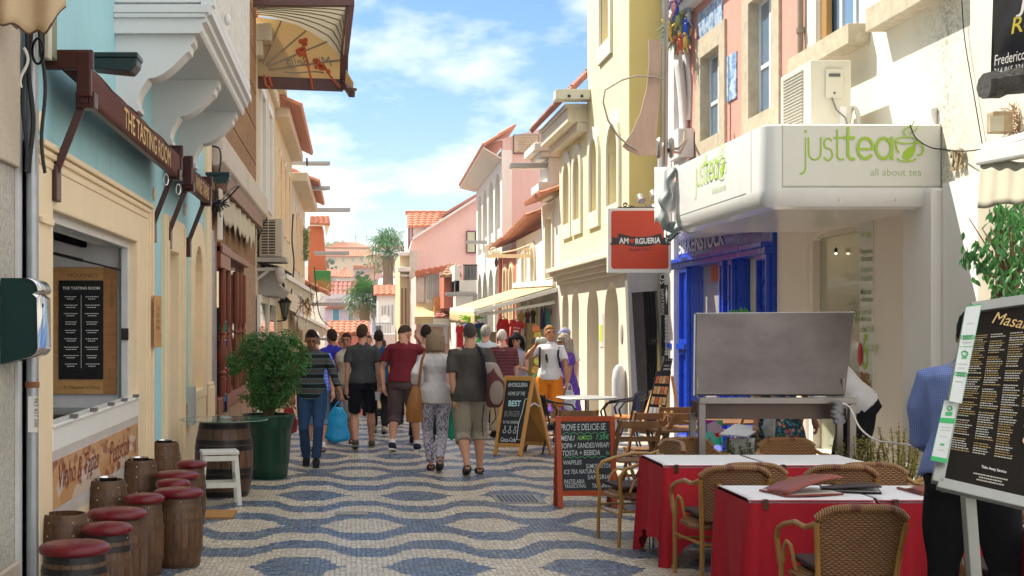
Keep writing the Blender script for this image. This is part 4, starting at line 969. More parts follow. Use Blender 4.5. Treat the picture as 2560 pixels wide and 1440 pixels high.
for i, (x, s) in enumerate(((1833,.10),(1861,.12))):
 o = thing('pot_plant', ('small', 'taller')[i]+' bright green pot plant peeping over the steel board', 'plant', P(x, 800,14.0))
 mb = MB()
 for k in range(120):
  a = random.uniform(0,2*pi); e = random.uniform(.3,1.4); L = s*random.uniform(.6,1.1); d = Vector((cos(a)*cos(e), sin(a)*cos(e), sin(e))); mb.poly([Vector((0,0,0)), d*L+Vector((.006,0,0)), d*L*1.1, d*L-Vector((.006,0,0))])
 mb.build('leaves', mat('bright_leaf', (.08,.25,.05),.5, var=.4), o, local=True, fix=False)
 mb = MB(); mb.lathe([(.05,-.1),(.06,0)], n=12); mb.build('pot', mat('terracotta', (.35,.12,.05),.8), o, local=True, smooth=True)
 mb = MB()
# white curvy shop with figures between pink and yellow
cw = thing('house', 'narrow white house with curved balcony between yellow and pink houses', 'house', (6,21.6,0))
LIMEW = mat('lime_white', ())
mb = MB(); mb.box(5.02,9,21.22,22.05,-.1,9); mb.build('wall', LIMEW, cw)
mb = MB()
for k, (x, w, y0, y1) in enumerate(((1705,26,150,420),(1722,18,120,300))):
 mb.grid(lambda u, v: P(x-w/2+w*u+14*sin(v*2.4)-8, y0+(y1-y0)*v, 21.0-.12*sin(u*pi)),8,16)
mb.build('plaster_drape', LIMEW, cw, smooth=True, solid=.02)
mb = MB(); mb.beam(P(1652,365,21.5), P(1720,325,20.6),.05,.05); mb.beam(P(1645,445,21.5), P(1720,400,20.6),.05,.05); mb.beam(P(1650,370,21.5), P(1646,540,21.5),.05,.05); mb.build('balcony_rail', LIMEW, cw)
mb = MB(); mb.box(XY(1680,21), XY(1718,21),20.6,21.22, ZY(400,21), ZY(330,21)); mb.build('balcony_body', LIMEW, cw)
figs = [(1690,25,(.02,.06,.4), 'blue'),(1715,70,(.02,.08,.5), 'cobalt'),(1700,110,(.45,.08,.03), 'red'),(1695,50,(.25,.28,.12), 'olive'),(1712,105,(.6,.42,.1), 'ochre'),(1685,20,(.6,.25,.25), 'pink'),(1672,80,(.6,.4,.05), 'yellow'),(1722,42,(.3,.35,.4), 'grey')]
for x, y, c, nme in figs:
 mb = MB(); p = P(x, y, 20.6); mb.ell(p, .05,.05,.09,8,6); mb.ell(p+Vector((0,0,.12)),.03,.03,.035,8,6)
 for s_ in (-1,1): mb.tube([p+Vector((0,0,.05)), p+Vector((.08*s_, 0,.1+.05*random.random())), p+Vector((.1*s_, 0,.2*random.random()))], .014,5); mb.tube([p, p+Vector((.05*s_, 0,-.16))], .018,5)
 o = mb.build('hanging_figure', mat('glazed_'+nme, c, .3, var=.3), None, smooth=True, fix=False); tag(o, 'small glazed %s figure hanging beside the tall pole' % nme, 'figure', 'small glazed figures hanging beside the pole')
mb = MB(); random.seed(3)
for i in range(260):
 a = random.uniform(0,2*pi); p = P(1697,80,20.9); d = Vector((cos(a), random.uniform(-.6,.2), sin(a))); L = random.uniform(.15,.4); mb.tube([p+d*L*.2, p+d*L*.7+Vector((0,0,.03)), p+d*L+Vector((0,0,-.05))], [.012,.01,.002], 4, caps=False)
tag(mb.build('air_plant', mat('grey_green_leaf', (.25,.28,.2),.7, var=.4), None, fix=False), 'spiky grey green plant hanging beside the tall pole', 'plant')
# pole and sculptural blade sign
STL = mat('brushed_pole', (.38,.34,.30),.35, metal=.8)
o = thing('pole', 'tall thin metal pole with round clamps holding the beige blade sign', 'pole', P(1665,410,19.3))
mb = MB(); mb.tube([P(1667,-40,19.3), P(1664,412,19.3)], .03,10); mb.build('shaft', STL, o, smooth=True)
for k, x in enumerate((1647,1678)):
 mb = MB(); p = P(x, 370,19.3); mb.lathe([(.001,-.03),(.09,-.03),(.11,0),(.09,.03),(.001,.03)], n=20); m2 = MB(); m2.add(mb, Matrix.Translation(p) @ Matrix.Rotation(pi/2,4, 'Y') @ Matrix.Diagonal((1.4,.8,1,1))); m2.build('clamp', STL, o, smooth=True)
mb = MB(); mb.tube([P(1664,372,19.3), P(1695,372,19.6), P(1710,355,20), P(1712,330,20.6)], .022,8); mb.tube([P(1664,378,19.3), P(1700,382,19.6), P(1716,352,20.3)], .018,8); mb.build('bracket', STL, o, smooth=True)
bl = [(1622,98),(1653,100),(1652,160),(1650,230),(1645,300),(1640,345),(1640,382),(1628,390),(1600,388),(1570,377),(1556,365),(1580,330),(1602,280),(1617,220),(1623,160)]
mb = MB(); Yz = 19.2; mb.plate([(XY(x, Yz), ZY(y, Yz)) for x, y in bl], (), front(Yz),.03)
o = mb.build('blade_sign', mat('beige_brushed_blade', (.42,.32,.25),.6, var=.15, vs=10, stretch=(1,1,.2)), None); tag(o, 'beige curved blade shaped sign hanging from the tall pole', 'sign')
mb = MB(); rg = [(1660,197),(1630,192),(1590,190),(1555,200),(1513,225),(1508,255),(1520,300),(1545,340),(1570,362),(1593,375)]
mb.tube([P(x, y, 19.15) for x, y in rg], .028,6, flat=.5); mb.build('hoop', STL, o, smooth=True)
# Amorgueria sign
am = thing('hanging_sign', 'square red burger bar sign with black ribbon reading AMORGUERIA', 'sign', P(1598,600,20.5))
Ya = 20.5; XX = lambda x: XY(x, Ya); ZZ = lambda y: ZY(y, Ya)
mb = MB(); mb.box(XX(1520), XX(1678), Ya, Ya+.12, ZZ(682), ZZ(520)); mb.build('light_box', mat('white_sign_board', ()), am, bevel=.01)
def rrect(x0, x1, z0, z1, r, n=5):
 o = []
 for cx, cz, a0 in ((x1-r, z0+r, -90),(x1-r, z1-r, 0),(x0+r, z1-r, 90),(x0+r, z0+r, 180)):
  for i in range(n+1): a = radians(a0+90*i/n); o.append((cx+r*cos(a), cz+r*sin(a)))
 return o
mb = MB(); mb.plate(rrect(XX(1528), XX(1671), ZZ(672), ZZ(527),.04),(), front(Ya-.004),.003); mb.build('red_face', mat('tomato_red', (.52,.055,.02),.4, var=.04), am)
rb = [(1524,612),(1531,603),(1530,592),(1543,596),(1546,583),(1575,591),(1600,593),(1625,591),(1652,583),(1656,596),(1671,592),(1668,603),(1677,612),(1652,612),(1650,608),(1625,615),(1600,617),(1575,615),(1550,608),(1548,612)]
mb = MB(); mb.plate([(XX(x), ZZ(y)) for x, y in rb], (), front(Ya-.008),.003); mb.build('ribbon', mat('charcoal_print', (.035,.028,.026),.4), am)
mb = MB(); letters(mb, 'AM', (XX(1547), Ya-.012, ZZ(609)),(1,0,-.03),(0,0,1), w=XX(1571)-XX(1547), h=.09, off=.03); letters(mb, 'RGUERIA', (XX(1588), Ya-.012, ZZ(611)),(1,0,.05),(0,0,1), w=XX(1651)-XX(1588), h=.09, off=.03)
mb.build('lettering', mat('white_ink', ()), am)
mb = MB(); ht = [(1579.5+8*(16*sin(a)**3)/16*.9,602-8*(13*cos(a)-5*cos(2*a)-2*cos(3*a)-cos(4*a))/16*.9) for a in [i*2*pi/20 for i in range(20)]]
mb.plate([(XX(x), ZZ(y)) for x, y in ht], (), front(Ya-.012),.002); mb.build('heart', mat('tomato_red', ()), am)
mb = MB(); letters(mb, 'Burguer & Bar', (XX(1600), Ya-.006, ZZ(629)),(1,0,0),(0,0,1), w=XX(1627)-XX(1572), align='C', shear=.2); mb.build('small_lettering', mat('charcoal_print', ()), am)
mb = MB(); mb.tube([(XX(1545), Ya+.05, ZZ(518)),(XX(1700), Ya+.05, ZZ(518))], .012,6); mb.tube([P(1563+6*cos(a)*(1-a/14),512-6*sin(a)*(1-a/14), Ya+.05) for a in [i*.5 for i in range(20)]], .008,5); mb.tube([P(1570,514, Ya+.05), P(1600,520, Ya+.05)], .008,5); mb.build('scroll_bracket', BLACK, am, smooth=True)
for i, (x, y) in enumerate(((1600,495),(1632,485),(1636,520))):
 mb = MB(); p = P(x, y, 20.9); mb.tube([p+Vector((0,0,.07)), p+Vector((0,0,.03)), p+Vector((.02,-.05,-.05))], [.02,.06,.07], 8); mb.tube([p, P(1618+i*4,516,20.9)], .012,5)
 tag(mb.build('spotlight', mat('dusty_silver', (.35,.30,.28),.5, metal=.5), None, smooth=True),('leftmost small spotlight above the red burger sign', 'upper small spotlight above the red burger sign', 'lowest small spotlight beside the torn canopy end')[i], 'spotlight', 'spotlights above the burger sign')
# yellow house
YX_ = 4.5
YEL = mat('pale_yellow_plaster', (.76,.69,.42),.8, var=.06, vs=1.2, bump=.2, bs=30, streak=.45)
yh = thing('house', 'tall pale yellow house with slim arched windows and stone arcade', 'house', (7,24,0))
YEL_SHADE = mat('shaded_yellow_plaster', (.58,.46,.17),.8, var=.06, vs=1.2, bump=.2)  # darker copy of the yellow plaster, the end wall's shade put into colour
CST = mat('cream_stone', (.70,.63,.51),.75, var=.08, vs=3, bump=.3, dirt=.25, dirtcol=(.35,.28,.2), streak=.5)
SY = side(YX_, 1)
uw = [(22.9,23.85,3.82,5.2),(24.8,25.6,3.85,5.2),(26.7,27.45,3.85,5.15),(27.95,28.75,3.85,5.15)]
ar = [(22.95,24.25,-.1,2.5),(24.8,26.05,-.1,2.5),(26.95,27.85,-.1,2.5),(28.25,29.1,-.1,2.5)]
mb = MB(); mb.plate(rect(22.1,26.0,2.95,10), [arch(*u) for u in uw[:2]]+[arch(23.65,24.55,6.75,8.6)], SY, .3); mb.plate(rect(26.0,29.5,2.95,5.9), [arch(*u) for u in uw[2:]], side(YX_, 1),.3)
mb.build('upper_wall', YEL, yh)
mb = MB(); mb.box(YX_+.3,10,22.4,26,2.95,10); mb.box(YX_+.3,10,26.01,29.5,2.95,5.9); mb.build('core', YEL, yh)
mb = MB(); mb.box(YX_+.31,10,22.09,22.39,2.96,10); mb.box(YX_+.004, YX_+.309,22.085,22.099,2.96,10); mb.box(YX_+.46,10,22.09,22.39,-.1,2.95); mb.build('end_wall', YEL_SHADE, yh)
for u in uw+[(23.65,24.55,6.75,8.6)]:
 bd = .17
 mb = MB(); mb.plate(arch(u[0]-bd, u[1]+bd, u[2]-.3, u[3]+bd+.05), [arch(*u)], side(YX_-.05,1),.06); w_ = mb.build('window', mat('white_stone_trim', (.66,.62,.52),.7, var=.05), yh)
 mb = MB(); mb.plate(arch(*u),(), side(YX_+.22,1),.01); mb.build('shutter', mat('beige_shutter', (.45,.37,.28),.6, var=.05), w_)
mb = MB(); mb.plate(rect(22.1,29.5,-.1,2.6), [arch(*u) for u in ar], SY, .45); mb.build('arcade', CST, yh)
mb = MB(); mb.box(YX_+.45, YX_+.6,22.4,29.5,-.1,2.6); mb.build('arcade_back', mat('beige_shop_wall', (.46,.40,.29),.6, var=.08), yh)
for y0 in (24.95,28.3): mb = MB(); mb.box(YX_+.40, YX_+.449, y0, y0+.16,-.1,2.35); mb.build('door_jamb', mat('dark_jamb', (.04,.04,.035),.4), yh)
mb = MB()
for z0, z1, pr in ((2.6,2.68,.06),(2.68,2.78,.14),(2.78,2.86,.22),(2.86,2.95,.30)): mb.plate(rect(22.1-pr*.5,29.5, z0, z1),(), side(YX_-pr, 1), pr+.3)
mb.build('cornice', CST, yh, bevel=.012)
mb = MB(); mb.plate(rect(25.98,29.7,5.62,5.9),(), side(YX_-.38,1),.7); mb.plate(rect(25.99,29.65,5.45,5.62),(), side(YX_-.2,1),.4); mb.build('upper_cornice', CST, yh, bevel=.02)
mb = MB(); mb.plate(rect(26.01,29.7,5.9,5.98),(), side(YX_-.42,1),.7); mb.build('cornice_cap', WHITE, yh)
tiled(yh, (3.95,30.0,6.0),(3.95,26.0,6.0),(6.9,26.0,9.0),(6.9,30.0,9.0), TILE_R)
mb = MB(); mb.box(XY(1384,25.9), XY(1470,25.9),25.6,25.97, ZY(254,25.9), ZY(229,25.9)); o = mb.build('light_bar', mat('light_grey_box', (.5,.5,.45),.5), None, bevel=.01); tag(o, 'pale box beam with two round holes above the yellow house cornice', 'beam')
mb = MB();
for x in (1423,1455): mb.ell(P(x, 240,25.59),.03,.02,.03,10,6)
mb.build('hole', BLACK, o)
# graffiti, oval plate, posters
mb = MB()
def scrib(pts, X, w=.012):
 for a, b in zip(pts, pts[1:]):
  pa, pb = PX(*a, X), PX(*b, X); mb.tube([pa, pb], w, 4)
def gp(u, y): return P((YX_+.445)*0+0, y, u)
for seg in ([(27.2,1.32),(27.05,1.1),(27.3,.9),(27.1,.8),(27.4,.65),(27.0,.5),(27.3,.3),(27.05,.2)], [(25.5,1.35),(25.2,1.2),(25.55,1.05),(25.25,.95),(25.5,.8),(25.2,.55),(25.5,.45),(25.3,.4)], [(25.6,.3),(25.3,.2),(25.6,.05),(25.3,0.15),(25.2,.3),(25.5,.33)]):
 mb.tube([(YX_+.44, u, z+.3) for u, z in seg], .014,4)
mb.build('graffiti', mat('graffiti_black', (.06,.05,.05),.8), yh)
mb = MB(); mb.ell((YX_-.01,22.65,1.6),.015,.1,.17,16,8); o = mb.build('oval_plate', mat('grey_enamel', (.3,.3,.28),.5), None, smooth=True); tag(o, 'small oval grey plate on the last pillar of the stone arcade', 'plate')
mb = MB(); mb.plate(rect(24.35,24.7,1.35,1.95),(), side(YX_-.012,1),.01); o = mb.build('poster', mat('white_sign_board', ()), None); tag(o, 'yellow green striped notice on the pillar between two arches', 'notice')
mb = MB(); mb.plate(rect(24.4,24.65,1.45,1.75),(), side(YX_-.016,1),.004); mb.build('printed_band', mat('lime_print', (.5,.6,.05),.5), o)
# steel door portal on the yellow house's end
po = thing('doorway', 'slanted grey steel portal of the shoe shop beside the yellow house', 'doorway', (4.8,22,0)); Yo = 21.98
pf = lambda L: [(XY(x, Yo), ZY(y, Yo)) for x, y in L]
PST = mat('brushed_steel_sheet', (.34,.33,.30),.45, metal=.5, var=.15, vs=4, stretch=(3,3,.4))
mb = MB(); mb.plate(pf([(1598,1088),(1582,1088),(1566,690),(1566,560),(1650,560),(1660,690),(1690,1088),(1668,1088),(1640,727),(1577,732)]),(), front(Yo-.06),.2); mb.build('frame', PST, po)
mb = MB(); mb.plate(pf([(1577,732),(1640,727),(1668,1088),(1598,1088)]),(), front(Yo+.12),.02); mb.build('door_glass', glass('dark_shop_glass', (.03,.06,.055),.1), po)
mb = MB(); mb.plate(pf([(1577,732),(1611,730),(1628,1088),(1598,1088)]),(), front(Yo+.10),.015); mb.build('door_leaf', mat('brown_door_leaf', (.06,.045,.03),.4), po)
mb = MB()
for i in range(15): p = P(1571+i*1.8,760+i*22, Yo-.065); mb.ell(p, .008,.004,.008,6,4);
letters(mb, 'SAPATARIAS', P(1612,705, Yo-.063),(1,0,0),(0,0,1), w=.2, align='C'); mb.build('rivets', mat('pale_rivet', ()), po)
mb = MB(); mb.box(XY(1628, Yo), XY(1644, Yo), Yo+.06, Yo+.1, ZY(862, Yo), ZY(859, Yo)); mb.ell(P(1636,853, Yo+.08),.06,.03,.035,8,6); mb.build('shoe_shelf', BLACK, po)
vb = thing('banner', 'tall narrow black banner with white vertical lettering beside the steel portal', 'banner', (XY(1655, Yo), Yo, 0))
mb = MB(); mb.plate(pf([(1646,682),(1664,682),(1668,890),(1650,890)]),(), front(Yo-.14),.02); mb.build('cloth', BANN, vb)
mb = MB(); letters(mb, 'OS', P(1650,684, Yo-.142),(0,0,-1),(1,0,0), w=.17, h=.085); letters(mb, 'SAPATARIAS', P(1652,722, Yo-.142),(.02,0,-1),(1,0,0), w=.42, h=.05); mb.build('lettering', mat('white_ink', ()), vb)
st2 = thing('vertical_sign', 'narrow black sign with fish skeleton and dotted white print', 'sign', (XY(1668, Yo), Yo, 0)); Yq = 21.6
mb = MB(); mb.box(XY(1661, Yq), XY(1672, Yq), Yq, Yq+.02, ZY(900, Yq), ZY(712, Yq)); mb.build('board', BANN, st2)
mb = MB()
for i in range(28): w = random.uniform(2.5,4.5); p = P(1666.5,790+i*3.6, Yq-.003); mb.box(p.x-w*Yq/F, p.x+w*Yq/F, Yq-.003, Yq-.001, p.z, p.z+.011)
mb.poly([P(1666,716, Yq-.003), P(1669.5,735, Yq-.003), P(1666.5,762, Yq-.003), P(1663.5,735, Yq-.003)]); mb.build('print', mat('white_ink', ()), st2)
# == left: stone shop house
BRS = rough_mat('brown_rough_granite', (.20,.10,.045),(.42,.25,.12),14,.9,.04)
PKS = rough_mat('pink_rubble_stone', (.30,.17,.11),(.56,.38,.27),9,1.0,.06)
sh = thing('house', 'brown rough granite house with concrete beam and carved wooden shop front', 'house', (-4,18,0))
mb = MB(); mb.plate(rect(18.02,26.9,3.6,8.35),(), side(LX, -1),.4); mb.box(-9, LX-.4,18.02,18.3,-.1,8.35); mb.box(-9, LX-.4,26.6,26.9,-.1,8.35); mb.box(-9, LX-.4,18.3,26.6,8.1,8.35); mb.build('wall', BRS, sh)
mb = MB()
for z in (4.9,5.6,6.3,7.0,7.7): mb.box(LX-.01, LX+.006,18.02,26.9, z, z+.02)
mb.build('joint', mat('dark_joint', (.1,.05,.02),.9), sh)
mb = MB(); mb.plate([(LX, 3.86),(-1.80,3.86),(-1.70,3.92),(-1.70,4.28),(-1.78,4.34),(LX, 4.34)], (), lambda u, v, d: Vector((u, 18.05+d, v)),9.6); mb.build('concrete_beam', rough_mat('pale_concrete', (.50,.44,.38),(.64,.58,.52),30,.4,.01), sh, bevel=.02)
mb = MB(); mb.box(LX, -1.74,19.0,26.5,3.62,3.86); mb.build('awning_box', mat('brown_box', (.25,.15,.10),.6), sh)
mb = MB(); mb.grid(lambda u, v: Vector((-1.80+.02*sin(u*40),18.4+6.6*u, 3.60-v*(.42+.06*sin(u*37)+.05*sin(u*91)))),90,5); va = mb.build('ragged_valance', mat('cream_canvas', ()), sh, smooth=True, solid=.01)
mb = MB(); mb.plate(rect(18.02,26.9,2.9,3.6),(), side(LX-.02,-1),.35); mb.build('lintel', BRS, sh)
mb = MB(); mb.plate(rect(18.02,18.9,-.1,2.9),(), side(LX+.02,-1),.35); mb.plate(rect(23.9,24.9,-.1,2.9),(), side(LX-.0,-1),.35); mb.plate(rect(24.9,26.9,-.1,2.9),(), side(LX-.02,-1),.35); mb.plate(rect(18.9,23.9,-.1,.55),(), side(LX+.0,-1),.35); mb.build('stone_pier', PKS, sh)
# carved shop front: posts, glass
cf = thing('display_case', 'carved dark wooden shop display with turned posts and card stickers', 'display case', (LX, 21,0))
RW = mat('reddish_wood', (.18,.05,.025),.4, var=.3, vs=8, stretch=(1,1,.2))
mb = MB(); mb.box(LX-.3, LX+.08,18.9,20.4,2.55,2.9); mb.box(LX-.3, LX+.1,18.9,23.9,2.75,2.86); mb.box(LX-.3, LX+.05,18.9,23.9,.5,.72); mb.build('frame', RW, cf, bevel=.015)
def post(y):
 mb = MB(); pr = [(.05,.72),(.05,1.0),(.035,1.02),(.06,1.06),(.035,1.1),(.075,1.25),(.06,1.4),(.03,1.6),(.05,1.63),(.03,1.68),(.035,1.75),(.05,1.8),(.05,2.6)]
 mb.lathe([(r, .72+(z-.72)*1.0) for r, z in pr], (LX+.03, y, 0),14); mb.build('turned_post', RW, cf, smooth=True)
for y in (19.6,20.45,21.9,22.6,23.4): post(y)
mb = MB(); mb.box(LX-.12, LX-.08,18.95,23.9,.72,2.75); mb.build('display_glass', glass('warm_display_glass', (.16,.10,.05),.08), cf)
mb = MB(); mb.box(LX-.10, LX+.02,19.75,20.0,.72,2.0); sb = mb.build('sticker_post', mat('navy_board', (.01,.015,.06),.4), cf)
YS = 19.7
for i, (y0, y1, c, n_) in enumerate(((802,826,(.05,.35,.2), 'green'),(830,845,(.6,.2,.02), 'orange'),(848,862,(.02,.02,.3), 'blue'),(868,892,(.55,.01,.03), 'red'),(895,915,(.55,.01,.03), 'red'),(918,942,(.55,.01,.03), 'red'),(945,978,(.55,.01,.03), 'red'),(982,1003,(.05,.25,.6), 'pale_blue'))):
 a = P(547, y1, YS); b_ = P(566, y0, YS)
 mb = MB(); mb.box(a.x, b_.x, YS-.012, YS, a.z, b_.z); st = mb.build('sticker', mat('sticker_'+n_, c, .35), cf)
 mb = MB(); w = b_.x-a.x; mb.box(a.x+w*.3, b_.x-w*.3, YS-.014, YS-.012, a.z+(b_.z-a.z)*.3, b_.z-(b_.z-a.z)*.35); mb.box(a.x, b_.x, YS-.0135, YS-.0121, b_.z-.02, b_.z); mb.build('sticker_print', mat('white_ink', ()), st)
mb = MB(); mb.box(XY(545, YS), XY(568, YS), YS, YS+.02, ZY(1030, YS), ZY(800, YS)); mb.build('sticker_board', mat('navy_board', ()), cf)
cables_l = [[P(530,350,18.0), P(528,400,18.0), P(540,470,18.0), P(536,540,18.0)], [P(522,350,18.0), P(520,420,18.0), P(530,500,18.0)], [P(545,520,17.9), P(570,480,17.7), P(598,462,17.6)], [P(540,512,17.9), P(565,500,17.7), P(598,465,17.6)], [P(530,365,18.0), P(548,372,17.95), P(552,400,17.9), P(546,440,18)]]
for i, c in enumerate(cables_l): cable(c, .012,('black cable beside the concrete beam end', 'left black cable running down the blue house corner', 'upper arm of the cable bracket over the street', 'lower arm of the cable bracket over the street', 'curled cable hanging at the concrete beam end')[i], m=(CABLE, CABLE, mat('worn_black_white', (.3,.3,.3),.6, var=.9, vs=20), CABLE, CABLE)[i], group='cables at the blue house corner')
mb = MB(); p = P(545,512,17.9)
for i in range(40): d = Vector((random.gauss(0,.07), random.gauss(0,.05), random.gauss(0,.06))); mb.tube([p+d, p+d*.3+Vector((0,0,.04)), p-d*.8], .007,4)
tag(mb.build('cable_bundle', CABLE, None, fix=False), 'tangled bundle of black cables at the end of the blue house', 'cables')
for x0, x1, y0, y1 in ((543,555,530,600),):
 Yd = 18.0; mb = MB(); mb.box(XY(x0, Yd), XY(x1, Yd), Yd, Yd+.1, ZY(y1, Yd), ZY(y0, Yd)); tag(mb.build('meter_box', WHITE, None, bevel=.01), 'small white meter box on the rubble stone corner', 'box')
# dome awning with ribs
da = thing('dome_awning', 'cream ribbed dome awning in a brown frame high on the left', 'awning', P(640,225,27.2))
DCL = newmat('dome_cloth'); m, t, b = DCL; v = t.coord('Object')
b.inputs['Base Color'].default_value = (.62,.50,.30,1); b.inputs['Roughness'].default_value = .8
tr = t.new('ShaderNodeBsdfTranslucent'); tr.inputs[0].default_value = (.75,.6,.36,1); mx = t.new('ShaderNodeMixShader'); mx.inputs[0].default_value = .45
t.l.new(b.outputs[0], mx.inputs[1]); t.l.new(tr.outputs[0], mx.inputs[2]); t.l.new(mx.outputs[0], t.n['Material Output'].inputs[0]); DCL = m
DFR = mat('dome_frame_brown', (.09,.035,.03),.4, var=.2)
Yd = 27.5; Yn = 26.2
bd = [(640,42),(700,50),(740,62),(775,80),(812,103),(835,124),(852,148),(857,205),(640,190)]
mb = MB(); mb.poly([P(x, y, Yd) for x, y in bd]); mb.build('side_cloth', DCL, da, fix=False, solid=.01)
arc_ = [(640,40),(672,43),(706,51),(740,62),(775,80),(812,103),(835,124),(852,148),(856,175)]
out_ = [(640,14),(690,14),(740,14),(790,14),(840,14),(872,15),(868,50),(862,90),(858,130)]
def hoodf(u, v):
 i = min(7, int(u*8)); k = u*8-i; a = Vector(arc_[i]).lerp(Vector(arc_[i+1]), k); b = Vector(out_[i]).lerp(Vector(out_[i+1]), k)
 q = a.lerp(b, v); bul = sin(pi*v); return P(q[0]+2*bul, q[1]-3*bul, Yd+(Yn-Yd)*v-.0+.03*abs(sin(v*pi*6)))
mb = MB(); mb.grid(hoodf, 24,48)
mh, t, b = newmat('striped_hood_cloth'); b.inputs['Roughness'].default_value = .8
b.inputs['Base Color'].default_value = (.42,.38,.28,1); tr = t.new('ShaderNodeBsdfTranslucent'); tr.inputs[0].default_value = (.4,.36,.25,1); mx = t.new('ShaderNodeMixShader'); mx.inputs[0].default_value = .3
t.l.new(b.outputs[0], mx.inputs[1]); t.l.new(tr.outputs[0], mx.inputs[2]); t.l.new(mx.outputs[0], t.n['Material Output'].inputs[0])
mb.build('hood', mh, da, smooth=True, fix=False)
mb = MB()
for k in range(1,7): mb.tube([hoodf(i/24, k/7)+Vector((0,-.02,-.01)) for i in range(25)], .012,4)
mb.build('hood_seams', mat('seam', (.22,.2,.15),.8), da)
ctr = (655,178)
for (x, y) in ((703,52),(766,76),(818,104),(853,150)):
 mb = MB(); mb.tube([P(ctr[0], ctr[1]-(180-y)*.08, Yd-.06), P(x, y, Yd-.06)], .018,6); mb.build('rib', mat('grey_rib', (.30,.26,.22),.6), da, smooth=True)
mb = MB(); mb.plate([(XY(x, Yd-.1), ZY(y, Yd-.1)) for x, y in [(640,160),(652,158),(668,166),(676,185),(676,192),(640,190)]], (), front(Yd-.12),.05); mb.build('rib_hub', DCL, da)
mb = MB(); A = lambda x, y, Y: P(x, y, Y)
mb.beam(A(625,7, Yn), A(886,7, Yn),.16,.14); mb.beam(A(876,6, Yn), A(861,135, Yn+.4),.14,.14); mb.beam(A(861,130, Yn+.4), A(859,205, Yd),.16,.12); mb.beam(A(636,206, Yd), A(858,214, Yd),.1,.24); mb.beam(A(860,205, Yd), A(880,236, Yn+.3),.12,.12); mb.beam(A(858,222, Yd-.2), A(886,224, Yn),.1,.06)
mb.build('frame', DFR, da, bevel=.01)
mb = MB(); mb.poly([A(866,175, Yn+.3), A(884,206, Yn), A(884,226, Yn), A(864,206, Yn+.5)]); mb.build('side_flap', DCL, da, solid=.01)
STR = mat('orange_strap', (.50,.09,.02),.6)
for i, L in enumerate(([(755,125),(762,128),(770,165),(778,200),(781,222)], [(797,165),(808,160),(825,190),(850,218)], [(672,190),(676,205),(680,215)], [(660,188),(664,212),(675,220)], [(642,14),(642,44)])):
 mb = MB(); mb.tube([P(x, y, Yd-.2) for x, y in L], .022,5); mb.build('strap', STR, da)
mb = MB()
for x, y in ((755,125),(801,168)):
 for k in range(14): mb.ell(P(x, y, Yd-.22)+Vector((random.gauss(0,.05),0, random.gauss(0,.07))),.05,.03,.05,6,5)
mb.build('strap_knot', STR, da, smooth=True)
mb = MB(); letters(mb, 'Mia Bella', P(830,166, Yd-.02),(-1,0,0),(0,0,1), w=.92, h=.2, shear=.35); letters(mb, '~', P(810,184, Yd-.02),(-1,0,0),(0,0,1), w=.8, h=.05); mb.build('mirrored_lettering', mat('grey_script', (.26,.24,.2),.7), da)
# AC on the left
o = thing('ac_unit', 'beige air conditioner unit on a shelf beside the granite house', 'air conditioner', P(675,645,27.1)); Ya_ = 27.2
xx = lambda x: XY(x, Ya_); zz = lambda y: ZY(y, Ya_)
mb = MB(); mb.box(xx(648), xx(706), Ya_, Ya_+.8, zz(642), zz(546)); mb.build('casing', mat('beige_casing', (.50,.44,.35),.5), o, bevel=.02)
mb = MB(); mb.box(xx(654), xx(688), Ya_-.008, Ya_, zz(636), zz(550)); gr = mb.build('grille_dark', mat('grille_dark', (.06,.05,.035),.7), o)
mb = MB()
for i in range(13): z = zz(636-i*6.9); mb.box(xx(653), xx(689), Ya_-.03, Ya_-.009, z-.008, z+.008)
mb.box(xx(670), xx(672), Ya_-.029, Ya_-.0085, zz(636), zz(550)); mb.build('grille', mat('beige_casing', ()), gr)
mb = MB(); mb.box(xx(634), xx(716), Ya_-.1, Ya_+.9, zz(655), zz(644)); mb.build('shelf', mat('grey_shelf', (.36,.34,.3),.6), o)
cable([P(628,545,27), P(634,580,27), P(629,610,27), P(640,632,27)], .02, 'loose dark cables left of the beige air conditioner')
cable([P(646,600,26.9), P(655,570,26.9), P(668,545,26.9)], .014, 'thin cable crossing the beige air conditioner')
# left row beyond
CRM = mat('cream_flaking_plaster', (.62,.55,.42),.8, var=.12, vs=1.5, dirt=.45, dirtcol=(.30,.24,.16), bump=.35, bs=20, streak=.7)
YCR = mat('yellow_cream_plaster', (.62,.52,.32),.8, var=.1, vs=1.5, dirt=.35, dirtcol=(.32,.26,.16), bump=.3, bs=20, streak=.7)
ORJ = mat('orange_frame_paint', (.34,.19,.11),.6)
def row_house(label, y0, y1, h, m, X=LX, into=-1, wins=(), depth=6, zb=-3.5, arched=True, wf=None, pane=None, cols=2):
 o = thing('house', label, 'house', (X+into*3, y0,0))
 hol = [(arch(*w) if arched else rect(*w)) for w in wins]
 mb = MB(); mb.plate(rect(y0, y1, zb, h), hol, side(X, into),.3); mb.build('wall', m, o)
 xs = sorted((X+into*.301, X+into*depth)); mb = MB(); mb.box(xs[0], xs[1], y0+.004, y1-.004, zb, h-.004); mb.build('core', m, o)
 for w in wins: win_unit(o, X, into, w, border=.14, proud=.05, depth=.12, cols=cols, rows=(.6,), arched=arched, sash=wf, mat_f=wf, pane=pane, bottom=False)
 return o
hA = row_house('cream house behind the air conditioner with tall panelled windows', 26.95,33.5,7.7, CRM, wins=[(28.0,29.4,4.3,6.6),(30.4,31.8,4.3,6.6)], arched=False, wf=WHITE)
mb = MB(); mb.plate(rect(27,33.6,7.1,7.4),(), side(LX+.12,-1),.2); mb.plate(rect(27,33.6,7.4,7.75),(), side(LX+.3,-1),.4); mb.build('cornice', CRM, hA, bevel=.03)
